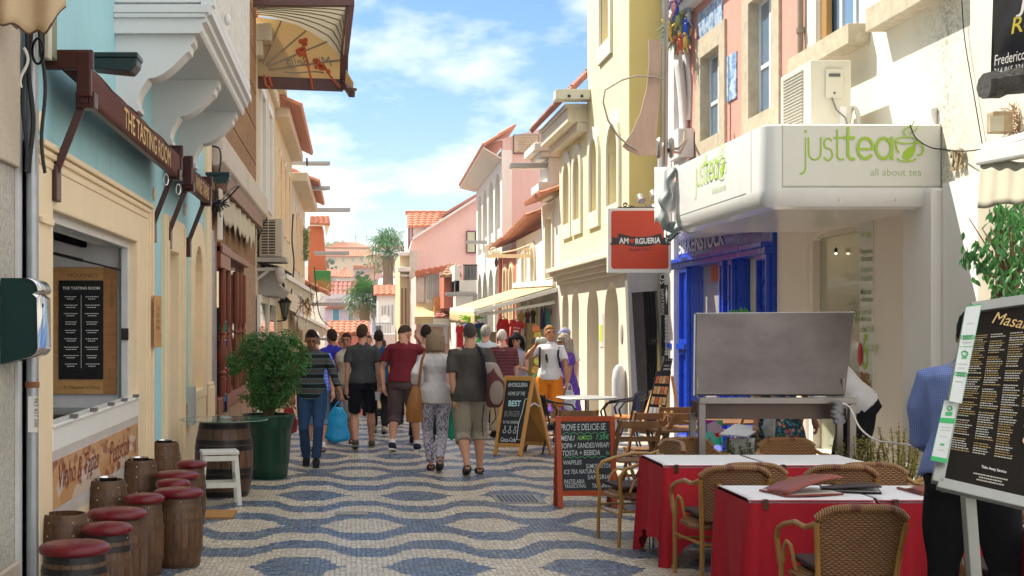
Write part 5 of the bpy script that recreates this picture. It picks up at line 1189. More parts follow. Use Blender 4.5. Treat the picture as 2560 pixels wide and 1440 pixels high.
hB = row_house('cream house with tiled eave and orange framed windows on the left', 33.6,43,6.9, YCR, wins=[(35.0,36.2,4.2,6.2),(37.4,38.6,4.2,6.2),(39.8,41.0,4.2,6.2),(35,36.2,-.5,2.3),(39,40.4,-.5,2.3)], wf=CREAM, pane=ORJ, cols=1)
mb = MB(); mb.plate(rect(33.7,43,6.9,7.15),(), side(LX+.35,-1),.5); mb.build('cornice', CRM, hB, bevel=.03)
tiled(hB, (-1.25,33.4,7.15),(-1.25,43.1,7.15),(-3.5,43.1,8.2),(-3.5,33.4,8.2), mat('salmon_tile_edge', (.48,.2,.12),.7, var=.3, dirt=.3))
hC = row_house('flaking cream house with tiled eave near the first light bars', 43.1,55,6.4, CRM, wins=[(45.0,46.4,3.6,5.6),(48,49.4,3.6,5.6),(51,52.4,3.6,5.6),(45,46.6,-1.5,1.9),(49,50.6,-1.5,1.9)], wf=CREAM, pane=ORJ, cols=1)
mb = MB(); mb.plate(rect(43.2,55,6.3,6.6),(), side(LX+.5,-1),.7); mb.build('cornice', CRM, hC, bevel=.03)
tiled(hC, (-1.12,46,6.62),(-1.12,55.2,6.62),(-3.4,55.2,7.6),(-3.4,46,7.6), mat('salmon_tile_edge', ()))
hD = row_house('cream house with a grassy tiled eave at the far left of the street', 55.1,63,2.9, YCR, wins=[(56,57.2,-1.5,1.6),(59,60.4,-1.5,1.6)], wf=CRM)
tiled(hD, (-1.0,55,3.1),(-1.0,63,3.1),(-3.4,63,4.2),(-3.4,55,4.2), mat('salmon_tile_edge', ()))
mb = MB()
for i in range(500):
 p = Vector((random.uniform(-2.0,-1.0), random.uniform(55,63),3.25)); d = Vector((random.gauss(.1,.15), random.gauss(0,.1), random.uniform(.15,.5))); s_ = Vector((.02,0,0)); mb.poly([p-s_, p+s_, p+d])
mb.build('dry_grass', mat('dry_grass', (.35,.24,.1),.9, var=.3), hD, fix=False)
mb = MB(); mb.box(-1.7,-.95,60,61.5,3.5,4.15); o = mb.build('planter_trough', mat('green_trough', (.03,.2,.05),.5), None, bevel=.03); tag(o, 'bright green roof trough below the orange tiled dormer', 'planter')
oD = thing('tiled_dormer', 'narrow dormer clad in orange tiles above the green trough', 'dormer', (-1.8,62,4))
mb = MB(); y_ = 62;
mb.rings([[(XY(770, y_), y_, ZY(706, y_)),(XY(818, y_), y_, ZY(706, y_)),(XY(818, y_), y_+3, ZY(706, y_)),(XY(770, y_), y_+3, ZY(706, y_))], [(XY(770, y_), y_, ZY(565, y_)),(XY(806, y_), y_, ZY(565, y_)),(XY(806, y_), y_+3, ZY(565, y_)),(XY(770, y_), y_+3, ZY(565, y_))]]); mb.build('wall', mat('hung_orange_tile', (.45,.13,.05),.6, var=.3, vs=6, stretch=(6,1,.5)), oD)
tiled(oD, (XY(775, y_), y_-.4, ZY(560, y_)),(XY(826, y_), y_-.4, ZY(563, y_)),(XY(820, y_), y_+3, ZY(545, y_)+.3),(XY(770, y_), y_+3, ZY(545, y_)+.3))
mb = MB(); mb.poly([(XY(816, y_), y_-.35, ZY(592, y_)),(XY(826, y_), y_-.35, ZY(560, y_)),(XY(810, y_), y_-.35, ZY(560, y_))]); mb.poly([(XY(775, y_), y_-.36, ZY(566, y_)),(XY(816, y_), y_-.36, ZY(566, y_)),(XY(816, y_), y_-.36, ZY(559, y_)),(XY(775, y_), y_-.36, ZY(559, y_))]); mb.build('fascia', mat('pale_yellow_trim', (.6,.5,.3),.6), oD)
# light bars over the street
LB = mat('grey_light_bar', (.34,.35,.36),.4, metal=.4, var=.08)
def lightbar(x0, x1, y0, y1, Y, lab, bracket=0, d=.3):
 o = thing('street_light', lab, 'street light', P(x0, y1, Y), group='grey bar street lights reaching over the street')
 a = P(min(x0, x1), y1, Y); b_ = P(max(x0, x1), y0, Y)
 mb = MB(); mb.box(a.x, b_.x, Y, Y+d, a.z, b_.z); mb.build('light_bar', LB, o, bevel=.01)
 mb = MB(); mb.box(a.x+.05, b_.x-.1, Y+.05, Y+d-.05, a.z-.02, a.z-.002); mb.build('diffuser', WHITE, o)
 if bracket:
  xb = P(bracket, 0, Y).x; mb = MB(); mb.box(xb-.08, xb+.05, Y+.05, Y+.2, a.z-bracket_len, a.z+.06); mb.build('bracket', LB, o, bevel=.01)
bracket_len = 1.2
lightbar(720,825,403,411,44, 'uppermost left light bar with a perched aerial')
lightbar(730,825,465,473,47.5, 'second light bar on the left, below the perched aerial')
lightbar(780,876,519,528,56, 'third light bar on the left, under the salmon eave')
lightbar(785,873,628,637,58, 'fourth light bar on the left, in front of the orange dormer')
lightbar(775,873,756,764,64, 'light bar crossing in front of the lilac house')
cable([P(767,395,44), P(768,415,44)], .03, 'short dark aerial perched on the uppermost light bar', 'aerial')
lightbar(800,850,845,850,62, 'small low light bar behind the bald man')
# bay with grey underside, awning arms, doors, lantern
by = thing('bay', 'grey polygonal bay underside with white folding awning arm, left', 'bay', P(660,700,28)); Yb_ = 27.6
gx = lambda L, Y=Yb_: [(XY(x, Y), ZY(y, Y)) for x, y in L]
mb = MB(); mb.plate(gx([(636,676),(668,672),(690,680),(700,712),(712,722),(697,742),(640,738),(636,738)]),(), front(Yb_),2.4); mb.build('bay_body', mat('grey_bay_paint', (.34,.33,.32),.6, dirt=.3), by, bevel=.02)
mb = MB(); mb.beam(P(636,674,27.3), P(702,672,27.3),.12,.07); mb.beam(P(640,700,27.3), P(672,676,27.3),.08,.06); mb.ell(P(700,682,27.2),.1,.08,.14); mb.ell(P(702,698,27.2),.09,.08,.10); mb.build('awning_arm', mat('worn_white_metal', (.52,.48,.45),.5), by, bevel=.01)
mb = MB(); mb.poly([P(636,655,27.2), P(700,668,27.2), P(735,690,33), P(636,668,33)]); mb.build('awning_top', mat('black_sheet', (.03,.03,.03),.7), by, solid=.02)
def fold_awning(lab, a, b, Y0_, Y1_, drop=.25, n='awning'):
 o = thing(n, lab, 'awning', P(a[0], a[1], Y0_), group='cream awnings folded along the left houses')
 p, q_ = P(*a, Y0_), P(*b, Y1_)
 mb = MB(); mb.beam(p, q_, .1,.1); mb.build('front_bar', WHITE, o)
 mb = MB(); mb.tube([p+Vector((-.35,0,.15)), q_+Vector((-.35,0,.15))], .09,8); mb.build('roller', CRM, o, smooth=True)
 mb = MB(); mb.grid(lambda u, v: p.lerp(q_, u)+Vector((.0,0,-drop*v*(1+.25*sin(u*23))))+Vector((.02*sin(u*40),0,0)),30,3); mb.grid(lambda u, v: p.lerp(q_, u)+Vector((-.35*v, 0,.18*v)),10,2); mb.build('valance', mat('cream_canvas', ()), o, smooth=True, fix=False)
fold_awning('cream folded awning just past the grey bay', (712,690),(783,733),28.5,38)
fold_awning('long cream awning over the far left shops', (745,785),(830,828),40,55,.35)
fold_awning('small far cream awning above the blue capped man', (775,800),(845,838),46,60,.3)
for i, (x, w) in enumerate(((640,18),(664,16))):
 o = thing('door', ('white glazed door nearer the granite pier', 'white glazed door further up the left row')[i], 'door', (LX, YX(x, LX),0)); y0 = YX(x, LX); y1 = YX(x+w+4, LX)
 mb = MB(); mb.plate(rect(y0, y1,-.3,2.35), [rect(y0+.2, y1-.2,.3,2.2)], side(LX+.08,-1),.06); mb.build('door_frame', WHITE, o)
 mb = MB(); mb.plate(rect(y0+.2, y1-.2,.3,2.2),(), side(LX+.05,-1),.02); mb.build('pane', glass('green_pane', (.3,.36,.3),.06), o)
mb = MB(); mb.plate(rect(YX(682, LX), YX(689, LX),-.2,1.5),(), side(LX+.06,-1),.03); tag(mb.build('red_board', mat('dusty_red', (.45,.1,.1),.6), None), 'dusty red board between the white glazed doors', 'board')
o = thing('lantern', 'black iron wall lantern on the cream house past the grey bay', 'lantern', P(711,790,33))
mb = MB(); p = P(712,770,33); mb.lathe([(.05,-.22),(.13,.12),(.15,.14),(.1,.2),(.03,.26),(.01,.32)], p, 8); mb.build('lantern_body', mat('greenish_glass', (.16,.2,.16),.2), o)
mb = MB(); mb.lathe([(.16,.12),(.17,.15),(.1,.22),(.02,.3)], p, 8); mb.lathe([(.02,-.32),(.07,-.25),(.06,-.2)], p, 8)
for k in range(8): a = k*pi/4; mb.tube([p+Vector((.052*cos(a),.052*sin(a),-.22)), p+Vector((.135*cos(a),.135*sin(a),.12))], .01,4)
mb.beam(p+Vector((0,0,-.3)), p+Vector((-.4,0,-.35)),.03,.03); mb.build('iron_frame', BLACK, o)
random.seed(11)
mb = MB()
for i in range(40):
 x, y = random.gauss(765,8), random.gauss(752,14); Y = random.uniform(36,44); p = P(x, y, Y); d = Vector((random.gauss(0,.2), random.gauss(0,.3), random.gauss(0,.3))); mb.tube([p-d*.7, p+Vector((0,0,-.08)), p+d*.7], .007,4)
tag(mb.build('wire_tangle', CABLE, None, fix=False), 'tangle of black wires on the cream facade above the far awnings', 'wires')
cable([P(733,535,36), P(730,600,36), P(735,660,36), P(728,735,36)], .02, 'drain-like cable running down the flaking cream facade')
cable([P(786,668,50), P(790,720,50), P(800,790,50), P(830,820,55)], .02, 'black cable dropping from the grassy eave')
mb = MB()
for i in range(900):
 t_ = random.random(); p = PX(762+random.gauss(0,3),575+75*t_, LX+.03); d = Vector((random.gauss(.05,.05), random.gauss(0,.12), random.gauss(0,.07))); mb.poly([p, p+d, p+d+Vector((0,.05,.05))])
tag(mb.build('wall_creeper', mat('creeper_leaf', (.14,.18,.06),.8, var=.5), None, fix=False), 'thin green creeper on the flaking cream facade', 'creeper')
# == right row beyond the yellow house
BW = mat('bright_white_plaster', (.74,.72,.68),.8, var=.04, vs=1.5, bump=.15, dirt=.12, streak=.3)
RED = mat('terracotta_plaster', (.50,.16,.10),.8, var=.08)
h1 = row_house('narrow white house with stepped cornices next to the yellow house', 29.55,32.3,4.55, BW, X=4.5, into=1, wins=[(30.4,31.4,1.8+1.0,4.2)], arched=False, wf=CST)
tiled(h1,(4.1,32.3,4.6),(4.1,29.6,4.6),(7,29.6,5.6),(7,32.3,5.6))
mb = MB(); a = P(1362,380,31); mb.box(a.x, 5.9,30.4,31.8,4.6,5.5); mb.box(a.x-.2,6,30.3,31.9,5.5,5.62); mb.box(a.x-.35,6,30.2,32,5.62,5.8); mb.box(a.x-.2,6,30.35,31.85,4.75,4.95); mb.build('roof_turret', BW, h1, bevel=.03)
h2 = row_house('white house with pointed slit windows and tiled eave', 32.35,37.2,4.05, BW, X=4.5, into=1, wins=[(33.4,34.0,2.2,3.7),(35.2,35.8,2.2,3.7)], wf=CST, cols=1)
tiled(h2,(4.15,37.2,4.1),(4.15,32.4,4.35),(7,32.4,5.4),(7,37.2,5.2))
h3 = row_house('terracotta red house with cream framed windows and sagging tile eave', 37.25,40.7,3.9, RED, X=4.5, into=1, wins=[(37.8,38.6,1.9,3.4),(39.4,40.2,1.9,3.4),(37.8,38.6,-2,1.0)], wf=CREAM, cols=1)
tiled(h3,(4.1,40.8,4.0),(4.1,37.25,4.1),(7,37.25,5.1),(7,40.8,5.0))
mb = MB(); mb.tube([(4.42,40.6,3.8),(4.42,40.6,-.5)], .06,8); mb.build('downpipe', RED, h3, smooth=True)
# pink gabled house with white arcade
PK2 = mat('dusty_pink_plaster', (.66,.47,.44),.8, var=.07, vs=.8, dirt=.2, dirtcol=(.35,.24,.22), streak=.4)
PK3 = mat('rose_plaster', (.78,.52,.47),.8, var=.06, vs=.8, dirt=.15, dirtcol=(.4,.28,.28), streak=.35)
gb = thing('house', 'pink gabled house with white arcade and a stone plaque', 'house', (6,41,0))
g0 = 40.85; XG = lambda x: XY(x, g0); ZG = lambda y: ZY(y, g0)
mb = MB(); mb.plate([(4.52,-3.5),(9,-3.5),(9,8.6),(XG(1390), ZG(312)),(XG(1236), ZG(352)),(4.52, ZG(352))], (), front(g0),.3); mb.box(4.9,9,41.16,50,-3.5,7.0); mb.build('gable_wall', PK2, gb)
ups = [(41.3,42.9,4.2,6.45),(43.3,44.9,4.2,6.4),(45.3,46.9,4.2,6.35),(47.2,48.7,4.2,6.3)]; lows = [(41.3,42.9,-2.2,3.55),(43.3,44.9,-2.2,3.55),(45.3,46.9,-2.2,3.55),(47.2,48.7,-2.2,3.55)]
mb = MB(); mb.plate(rect(40.84,49.2,-3.5,7.0), [arch(*u) for u in ups+lows], side(4.5,1),.3); mb.build('arcade', BW, gb)
mb = MB(); mb.box(4.85,4.9,41.2,49.2,-3.5,7.0); mb.build('loggia_back', mat('pale_green_grey', (.42,.42,.36),.7), gb)
for u in ups: mb = MB(); mb.plate(rect(u[0], u[1], 4.45,4.75),(), side(4.58,1),.1); mb.build('parapet', WHITE, gb);
for u in ups:
 mb = MB(); mb.box(4.7,4.75, u[0], u[1], 4.2,4.9); mb.build('grey_panel', LB, gb)
tiled(gb, (3.95,50.0,6.85),(3.95,40.75,7.15),(4.9,40.75,7.75),(4.9,50,7.45), mat('salmon_tile_edge', ()))
mb = MB(); mb.poly([(3.95,40.8,7.08),(4.5,40.8,6.75),(4.5,49.5,6.6),(3.95,49.9,6.78)]); mb.build('soffit', BW, gb, solid=.03)
pl = thing('plaque', 'framed cream plaque with old lettering on the pink gable', 'plaque', P(1315,360, g0))
mb = MB(); mb.box(XG(1283), XG(1347), g0-.06, g0-.002, ZG(384), ZG(337)); mb.build('frame', mat('brown_hem', ()), pl)
mb = MB(); mb.box(XG(1285), XG(1345), g0-.07, g0-.061, ZG(382), ZG(339)); mb.build('panel', mat('aged_cream_panel', (.50,.41,.30),.7, var=.2, vs=8), pl)
mb = MB()
for i, (s, w) in enumerate((('CONSERVATORIO', 56),('de musica e canto', 50),('CAMARA MUNICIPAL', 40),('PROFESSORES', 40),('ALUNOS DE PIANO', 40),('matricula aberta', 36),('TEL. CASCAIS', 50))):
 letters(mb, s, P(1315,345.5+i*5.8, g0-.072),(1,0,0),(0,0,1), w=w*g0/F, h=.045, align='C')
mb.build('lettering', mat('brown_hem', ()), pl)
lightbar(1276,1406,407,418,30.5, 'long pale light bar fixed to the yellow house end', bracket=1404)
mb = MB(); p = P(1403,430,30.5); bracket_len = .6
lightbar(1168,1254,601,608,46, 'light bar in front of the white arcade')
lightbar(1115,1192,731,739,44, 'light bar with bracket under the white balcony', bracket=1190)
lightbar(1056,1116,809,815,44, 'lowest right light bar above the woman with bobbed hair', bracket=1115)
# scroll bracket
o = thing('scroll_bracket', 'cream wrought scroll bracket hanging over the street with small lamp', 'bracket', P(1290,640,34)); mb = MB(); Yk = 33.5
mb.beam(P(1217,640, Yk), P(1365,640, Yk),.05,.09); mb.beam(P(1218,612, Yk), P(1218,642, Yk),.06,.06)
for cx, cy, r_, s_ in ((1345,625,18,1),(1315,630,12,-1),(1235,626,12,1)):
 mb.tube([P(cx+r_*(1-a/14)*cos(a*s_), cy+r_*.8*(1-a/14)*sin(a*s_), Yk) for a in [i*.5 for i in range(20)]], .02,5)
mb.tube([P(1225,638, Yk), P(1290,625, Yk), P(1335,608, Yk)], .02,5); mb.build('ironwork', CREAM, o); mb = MB(); mb.lathe([(.02,.1),(.05,0),(.03,-.12)], P(1241,655, Yk),8); mb.build('lamp', BLACK, o, smooth=True)
# houses at the far end, right
g2 = thing('house', 'rose pink gabled house with sloping roof edge behind the arcade', 'house', (4,57,0)); Y2 = 57.0
mb = MB(); mb.plate([(XY(x, Y2), ZY(y, Y2)) for x, y in [(1024,1100),(1200,1100),(1200,494),(1150,522),(1100,553),(1031,600),(1022,630)]], (), front(Y2),8); mb.build('gable_wall', PK3, g2)
mb = MB(); mb.beam(P(1200,490, Y2-.1), P(1031,597, Y2-.1),.4,.09); mb.build('roof_edge', BW, g2); mb = MB(); mb.poly([P(1200,486, Y2), P(1100,545, Y2), P(1120,540, Y2+8), P(1200,490, Y2+8)]); mb.build('roof', TILE_R, g2, solid=.1)
pole_m = mat('plum_frame', (.16,.03,.07),.6)
w_ = MB(); w_.box(XY(1166,56.9), XY(1190,56.9),56.9,56.98, ZY(633,56.9), ZY(577,56.9)); w_ = w_.build('window', pole_m, g2); mb = MB(); mb.box(XY(1169,56.8), XY(1187,56.8),56.85,56.89, ZY(630,56.8), ZY(580,56.8)); mb.build('pane', mat('pale_green_curtain', (.5,.55,.35),.6), w_)
dm = thing('dormer_house', 'small white dormer with ridged orange tile roof above the rose gable', 'house', (2.8,60,5)); Y3 = 58.5
mb = MB(); mb.box(XY(1022, Y3), XY(1100, Y3), Y3, Y3+5, ZY(630, Y3), ZY(566, Y3)); mb.build('wall', BW, dm)
mb = MB(); mb.box(XY(1020, Y3), XY(1024, Y3), Y3-.1, Y3, ZY(625, Y3), ZY(570, Y3)); mb.box(XY(1030, Y3), XY(1032, Y3), Y3-.1, Y3, ZY(625, Y3), ZY(570, Y3)); mb.build('pilaster', pole_m, dm)
tiled(dm, (XY(1018, Y3), Y3-.3, ZY(568, Y3)),(XY(1105, Y3), Y3-.3, ZY(566, Y3)),(XY(1130, Y3), Y3+2.0, ZY(543, Y3)+.35),(XY(1022, Y3), Y3+2.0, ZY(543, Y3)+.35)); ridge(dm, (XY(1018, Y3), Y3+1.9, ZY(543, Y3)+.35),(XY(1125, Y3), Y3+1.9, ZY(543, Y3)+.35))
yn = thing('house', 'slim pale yellow house with white pillar between palms and pink gable', 'house', (2.2,55,0)); Y4 = 55.0
mb = MB(); mb.box(XY(1000, Y4), XY(1024, Y4), Y4, Y4+6,-4, ZY(635, Y4)); mb.build('wall', YCR, yn)
mb = MB(); mb.box(XY(1023, Y4), XY(1042, Y4), Y4-.3, Y4+1,-4, ZY(628, Y4)); mb.build('pillar', mat('grey_white_pillar', (.55,.52,.46),.7, dirt=.3), yn)
mb = MB(); mb.box(XY(994, Y4), XY(1026, Y4), Y4-.35, Y4+.1, ZY(680, Y4), ZY(668, Y4)); mb.box(XY(998, Y4), XY(1026, Y4), Y4-.2, Y4+.1, ZY(692, Y4), ZY(686, Y4)); mb.box(XY(996, Y4), XY(1026, Y4), Y4-.25, Y4+.1, ZY(640, Y4), ZY(630, Y4)); mb.build('cornice', BW, yn, bevel=.03)
for x in (1005,1014):
 mb = MB(); mb.box(XY(x-3, Y4), XY(x+3, Y4), Y4-.06, Y4-.002, ZY(812, Y4), ZY(718, Y4)); w_ = mb.build('window', CREAM, yn); mb = MB(); mb.box(XY(x-1.8, Y4), XY(x+1.8, Y4), Y4-.08, Y4-.061, ZY(810, Y4), ZY(720, Y4)); mb.build('shutter', mat('brown_shutter', (.14,.08,.06),.6), w_)
lo = thing('house', 'low house with glazed bay, curved cream awning and tiled dormer', 'house', (3,50,0)); Y5 = 50.0
P5 = lambda x: XY(x, Y5); Q5 = lambda y: ZY(y, Y5)
mb = MB(); mb.box(P5(1040), P5(1180), Y5, Y5+5,-4, Q5(690)); mb.build('wall', PK3, lo)
tiled(lo, (P5(1038), Y5-.3, Q5(692)),(P5(1150), Y5-.3, Q5(668)),(P5(1160), Y5+4, Q5(650)),(P5(1050), Y5+4, Q5(670)))
mb = MB(); mb.box(P5(1064), P5(1098), Y5-.1, Y5-.001, Q5(758), Q5(680)); bw = mb.build('glazed_bay', WHITE, lo)
for k in range(6): mb = MB(); mb.box(P5(1067+k*5.2), P5(1070.5+k*5.2), Y5-.13, Y5-.101, Q5(748), Q5(686)); mb.build('pane', GLASS, bw)
mb = MB(); mb.box(P5(1044), P5(1060), Y5-.08, Y5-.001, Q5(756), Q5(692)); sh_ = mb.build('shutter', WHITE, lo)
mb = MB();
for k in range(16): z = Q5(754-k*3.8); mb.box(P5(1046), P5(1058), Y5-.10, Y5-.081, z, z+.03)
mb.build('slats', WHITE, sh_)
mb = MB(); mb.grid(lambda u, v: Vector((P5(1040-8*v**2)+(P5(1090)-P5(1040))*u, Y5-.15-.9*v*v, Q5(758)-(Q5(758)-Q5(792))*v)),8,10); mb.grid(lambda u, v: Vector((P5(1033)+(P5(1083)-P5(1033))*u, Y5-1.06, Q5(792)-(.28)*v+.02*sin(u*60))),20,2); mb.build('curved_awning', mat('yellow_cream_canvas', (.58,.46,.25),.8), lo, smooth=True)
mb = MB(); mb.box(P5(1082), P5(1106), Y5-.9, Y5-.16, Q5(790), Q5(744)); mb.build('orange_box', mat('ochre_panel', (.55,.28,.1),.6), lo)
tiled(lo, (P5(1078), Y5-2, Q5(796)),(P5(1150), Y5-2, Q5(790)),(P5(1150), Y5-.2, Q5(768)),(P5(1088), Y5-.2, Q5(776)), TILE_R)
mb = MB(); mb.box(P5(1076), P5(1150), Y5-2, Y5-1.9, Q5(814), Q5(797)); mb.build('eave_board', mat('white_stone_trim', ()), lo)
Y6 = 47.0; P6 = lambda x: XY(x, Y6); Q6 = lambda y: ZY(y, Y6)
d6 = thing('dormer_house', 'salmon dormer with old tiled roof beside the white balcony', 'house', (3.2, Y6,2))
mb = MB(); mb.box(P6(1110), P6(1150), Y6, Y6+2, Q6(770), Q6(690)); mb.build('wall', RED, d6); mb = MB(); mb.box(P6(1128), P6(1150), Y6-.04, Y6-.001, Q6(755), Q6(705)); mb.build('board_panel', mat('hung_orange_tile', ()), d6)
tiled(d6,(P6(1098), Y6-.4, Q6(692)),(P6(1152), Y6-.4, Q6(690)),(P6(1152), Y6+1.6, Q6(655)),(P6(1130), Y6+1.6, Q6(655)), mat('mossy_tile', (.35,.2,.12),.8, var=.5, dirt=.6))
bal2 = thing('balcony', 'white cantilever balcony with black railing before the arcade', 'balcony', (3.6,46.5,3)); Y7 = 45.5; P7 = lambda x: XY(x, Y7); Q7 = lambda y: ZY(y, Y7)
mb = MB(); mb.box(P7(1136), P7(1150), Y7, Y7+3, Q7(730), Q7(662)); mb.box(P7(1136), P7(1192), Y7, Y7+3, Q7(730), Q7(700)); mb.box(P7(1140), P7(1192), Y7+.2, Y7+3, Q7(880), Q7(740)); mb.build('parapet', BW, bal2, bevel=.02)
mb = MB()
for k in range(10): mb.beam(P(1160+k*3.6,700, Y7), P(1160+k*3.6,662, Y7),.03,.03)
mb.beam(P(1158,663, Y7), P(1194,663, Y7),.05,.05); mb.build('railing', BLACK, bal2)
mb = MB(); mb.box(P7(1165), P7(1192), Y7+.5, Y7+.6, Q7(700), Q7(664)); mb.build('grey_panel', LB, bal2)
# == far end and hill
def simple_house(label, x0, x1, ytop, Y, m, ybot=900, depth=6, roof=None, rm=None, wins=(), wm=None, name='house', rise=14, over=4, pane=None):
 o = thing(name, label, 'house', (XY((x0+x1)/2, Y), Y, min(0, ZY(ybot, Y))))
 zb_ = min(ZY(ybot, Y), hill(XY(x0, Y), Y)-1)
 mb = MB(); mb.box(XY(x0, Y), XY(x1, Y), Y, Y+depth, zb_, ZY(ytop, Y)); mb.build('wall', m, o)
 if roof:
  s = over; mid = (x0+x1)/2
  e0, e1 = P(x0-s, ytop+1, Y-.3), P(x1+s, ytop+1, Y-.3); zr = ZY(ytop-rise, Y)
  if roof == 'hip': r0, r1 = Vector((XY(x0+(x1-x0)*.28, Y), Y+depth/2, zr)), Vector((XY(x1-(x1-x0)*.28, Y), Y+depth/2, zr))
  elif roof == 'pyr': r0 = Vector((XY(mid-1, Y), Y+depth/2, zr)); r1 = Vector((XY(mid+1, Y), Y+depth/2, zr))
  else: r0, r1 = Vector((e0.x, Y+depth/2, zr)), Vector((e1.x, Y+depth/2, zr))
  tiled(o, e0, e1, r1, r0, rm or TILE_O, tile=.3, row=.6, amp=.06)
  b0, b1 = Vector((e0.x, Y+depth+.3, e0.z)), Vector((e1.x, Y+depth+.3, e1.z))
  mb = MB(); mb.poly([b0, b1, r1, r0]); mb.poly([e0, b0, r0]); mb.poly([e1, b1, r1]); mb.build('roof_back', rm or TILE_O, o)
  ridge(o, r0, r1, rm)
 for (wx0, wx1, wy0, wy1) in wins:
  mb = MB(); mb.box(XY(wx0-1.5, Y), XY(wx1+1.5, Y), Y-.05, Y-.001, ZY(wy1, Y), ZY(wy0-1.5, Y)); w_ = mb.build('window', wm or WHITE, o)
  mb = MB(); mb.box(XY(wx0, Y), XY(wx1, Y), Y-.08, Y-.051, ZY(wy1, Y), ZY(wy0, Y)); mb.build('pane', pane or GLASS, w_)
 return o
LIL = mat('lilac_plaster', (.50,.40,.50),.8, var=.06)
simple_house('lilac house with blue shuttered windows at the end of the street', 812,905,770,90, LIL, roof='gable', rm=TILE_R, rise=68, wins=[(832,848,769,815),(871,882,769,810)], pane=mat('teal_shutter', (.08,.22,.30),.6), over=0)
mb = MB(); Yl = 89.9; mb.box(XY(812, Yl), XY(905, Yl), Yl-.2, Yl, ZY(748, Yl), ZY(735, Yl)); mb.box(XY(812, Yl), XY(905, Yl), Yl, Yl+.3, ZY(770, Yl), ZY(740, Yl)); mb.box(XY(825, Yl), XY(856, Yl), Yl-.22, Yl-.201, ZY(746, Yl), ZY(739, Yl)); tag(mb.build('parapet', mat('pale_lilac', (.6,.54,.6),.7), bpy.data.objects.get('house.014') if False else None), 'pale lilac roof parapet above the shuttered windows', 'parapet')
simple_house('pink house with a low orange tiled roof behind the walkers', 826,915,832,66, mat('coral_plaster', (.56,.22,.20),.8), roof='gable', rise=26, over=10, depth=5, wins=[(868,905,842,862)], pane=mat('coral_plaster', ()))
simple_house('white house with satellite dish and orange roof before the palms', 944,1003,736,74, BW, roof='gable', rise=24, over=8, depth=6, wins=[(954,957,765,790),(961,964,765,790),(970,973,763,790),(979,983,762,812),(992,995,815,860)])
o = thing('satellite_dish', 'white satellite dish on the white house by the palms', 'satellite dish', P(962,800,72)); mb = MB(); p = P(963,797,72); m2 = MB(); m2.lathe([(.001,0),(.12,.01),(.2,.04),(.22,.06)], n=18, cap=False); mb.add(m2, Matrix.Translation(p) @ Matrix.Rotation(pi/2.1,4, 'X')); mb.build('dish', WHITE, o, smooth=True); mb = MB(); mb.beam(p, p+Vector((0,.1,-.5)),.05,.05); mb.build('post', WHITE, o)
mb = MB(); Yr = 70.; mb.beam(P(940,808, Yr), P(975,808, Yr),.03,.03);
for k in range(10): mb.beam(P(940+k*4,808, Yr), P(940+k*4,835, Yr),.025,.025)
mb.box(XY(939, Yr), XY(954, Yr), Yr-.1, Yr, ZY(832, Yr), ZY(814, Yr)); tag(mb.build('terrace_railing', mat('dark_grey_metal', (.08,.09,.1),.5), None), 'thin dark terrace railing with grey box by the satellite dish', 'railing')
simple_house('low white house under the palms', 905,1010,835,68, BW, depth=3)
hz = [('house with shallow orange roof below the flat topped building', 815,925,618,190, mat('pale_yellow_far', (.6,.48,.34),.8), 'hip', 14),('orange roofed house with yellow front on the hillside', 812,928,640,170, mat('pale_yellow_far', ()), 'gable', 18),('small house with pyramid roof in the middle of the hillside', 841,886,692,130, mat('far_white', (.6,.58,.55),.8), 'pyr', 26),('orange roof strip behind the pyramid roofed house', 800,850,690,145, mat('far_white', ()), 'gable', 18),('pink house with round window right of the pyramid roof', 884,935,668,140, mat('far_pink', (.6,.34,.3),.8), 'gable', 6),('pale lilac house stepping down behind the lower palm', 893,960,705,120, mat('pale_lilac', ()), None, 0),('far salmon house left of the upper palm', 925,955,642,180, mat('far_pink', ()), 'gable', 8),('small mauve house behind the lower palm', 930,1005,706,100, mat('grey_mauve', (.4,.38,.42),.8), None, 0)]
for lab, x0, x1, yt, Y, m, rf, rs in hz:
 simple_house(lab, x0, x1, yt, Y, m, roof=rf, rise=rs, over=1, wins=[] if rf is None or x1-x0 < 50 else [(x0+(x1-x0)*k/5-2, x0+(x1-x0)*k/5+2, yt+6, yt+14) for k in (1,2,3,4)], wm=mat('far_trim', (.5,.35,.3),.8))
tiled(o := thing('roof', 'white whitewashed tile roof behind the lower palm', 'roof', P(960,710,98)), P(940,728,96), P(1004,728,96), P(1004,697,100), P(948,697,100), mat('whitewashed_tile', (.6,.58,.62),.7, var=.1), name='tile_slope')
fb = thing('building', 'flat topped apartment building with aerials on the skyline', 'building', P(895,630,210)); Y8 = 210.
mb = MB(); mb.box(XY(852, Y8), XY(930, Y8), Y8, Y8+12,2, ZY(617, Y8)); mb.build('wall', mat('far_white', ()), fb)
mb = MB(); mb.box(XY(868, Y8), XY(925, Y8), Y8-.3, Y8-.01, ZY(637, Y8), ZY(628, Y8)); mb.build('window_band', GLASS, fb)
tiled(fb, P(836,627, Y8-1), P(932,627, Y8-1), P(932,617, Y8+6), P(852,617, Y8+6), TILE_R, tile=.6)
mb = MB(); mb.box(XY(890, Y8), XY(923, Y8), Y8+2, Y8+8, ZY(620, Y8), ZY(607, Y8)); mb.box(XY(882, Y8), XY(890, Y8), Y8+2, Y8+8, ZY(620, Y8), ZY(604, Y8)); mb.box(XY(929, Y8), XY(940, Y8), Y8+2, Y8+8, ZY(620, Y8), ZY(607, Y8)); mb.box(XY(837, Y8), XY(843, Y8), Y8, Y8+2, ZY(630, Y8), ZY(619, Y8)); mb.build('roof_block', BW, fb)
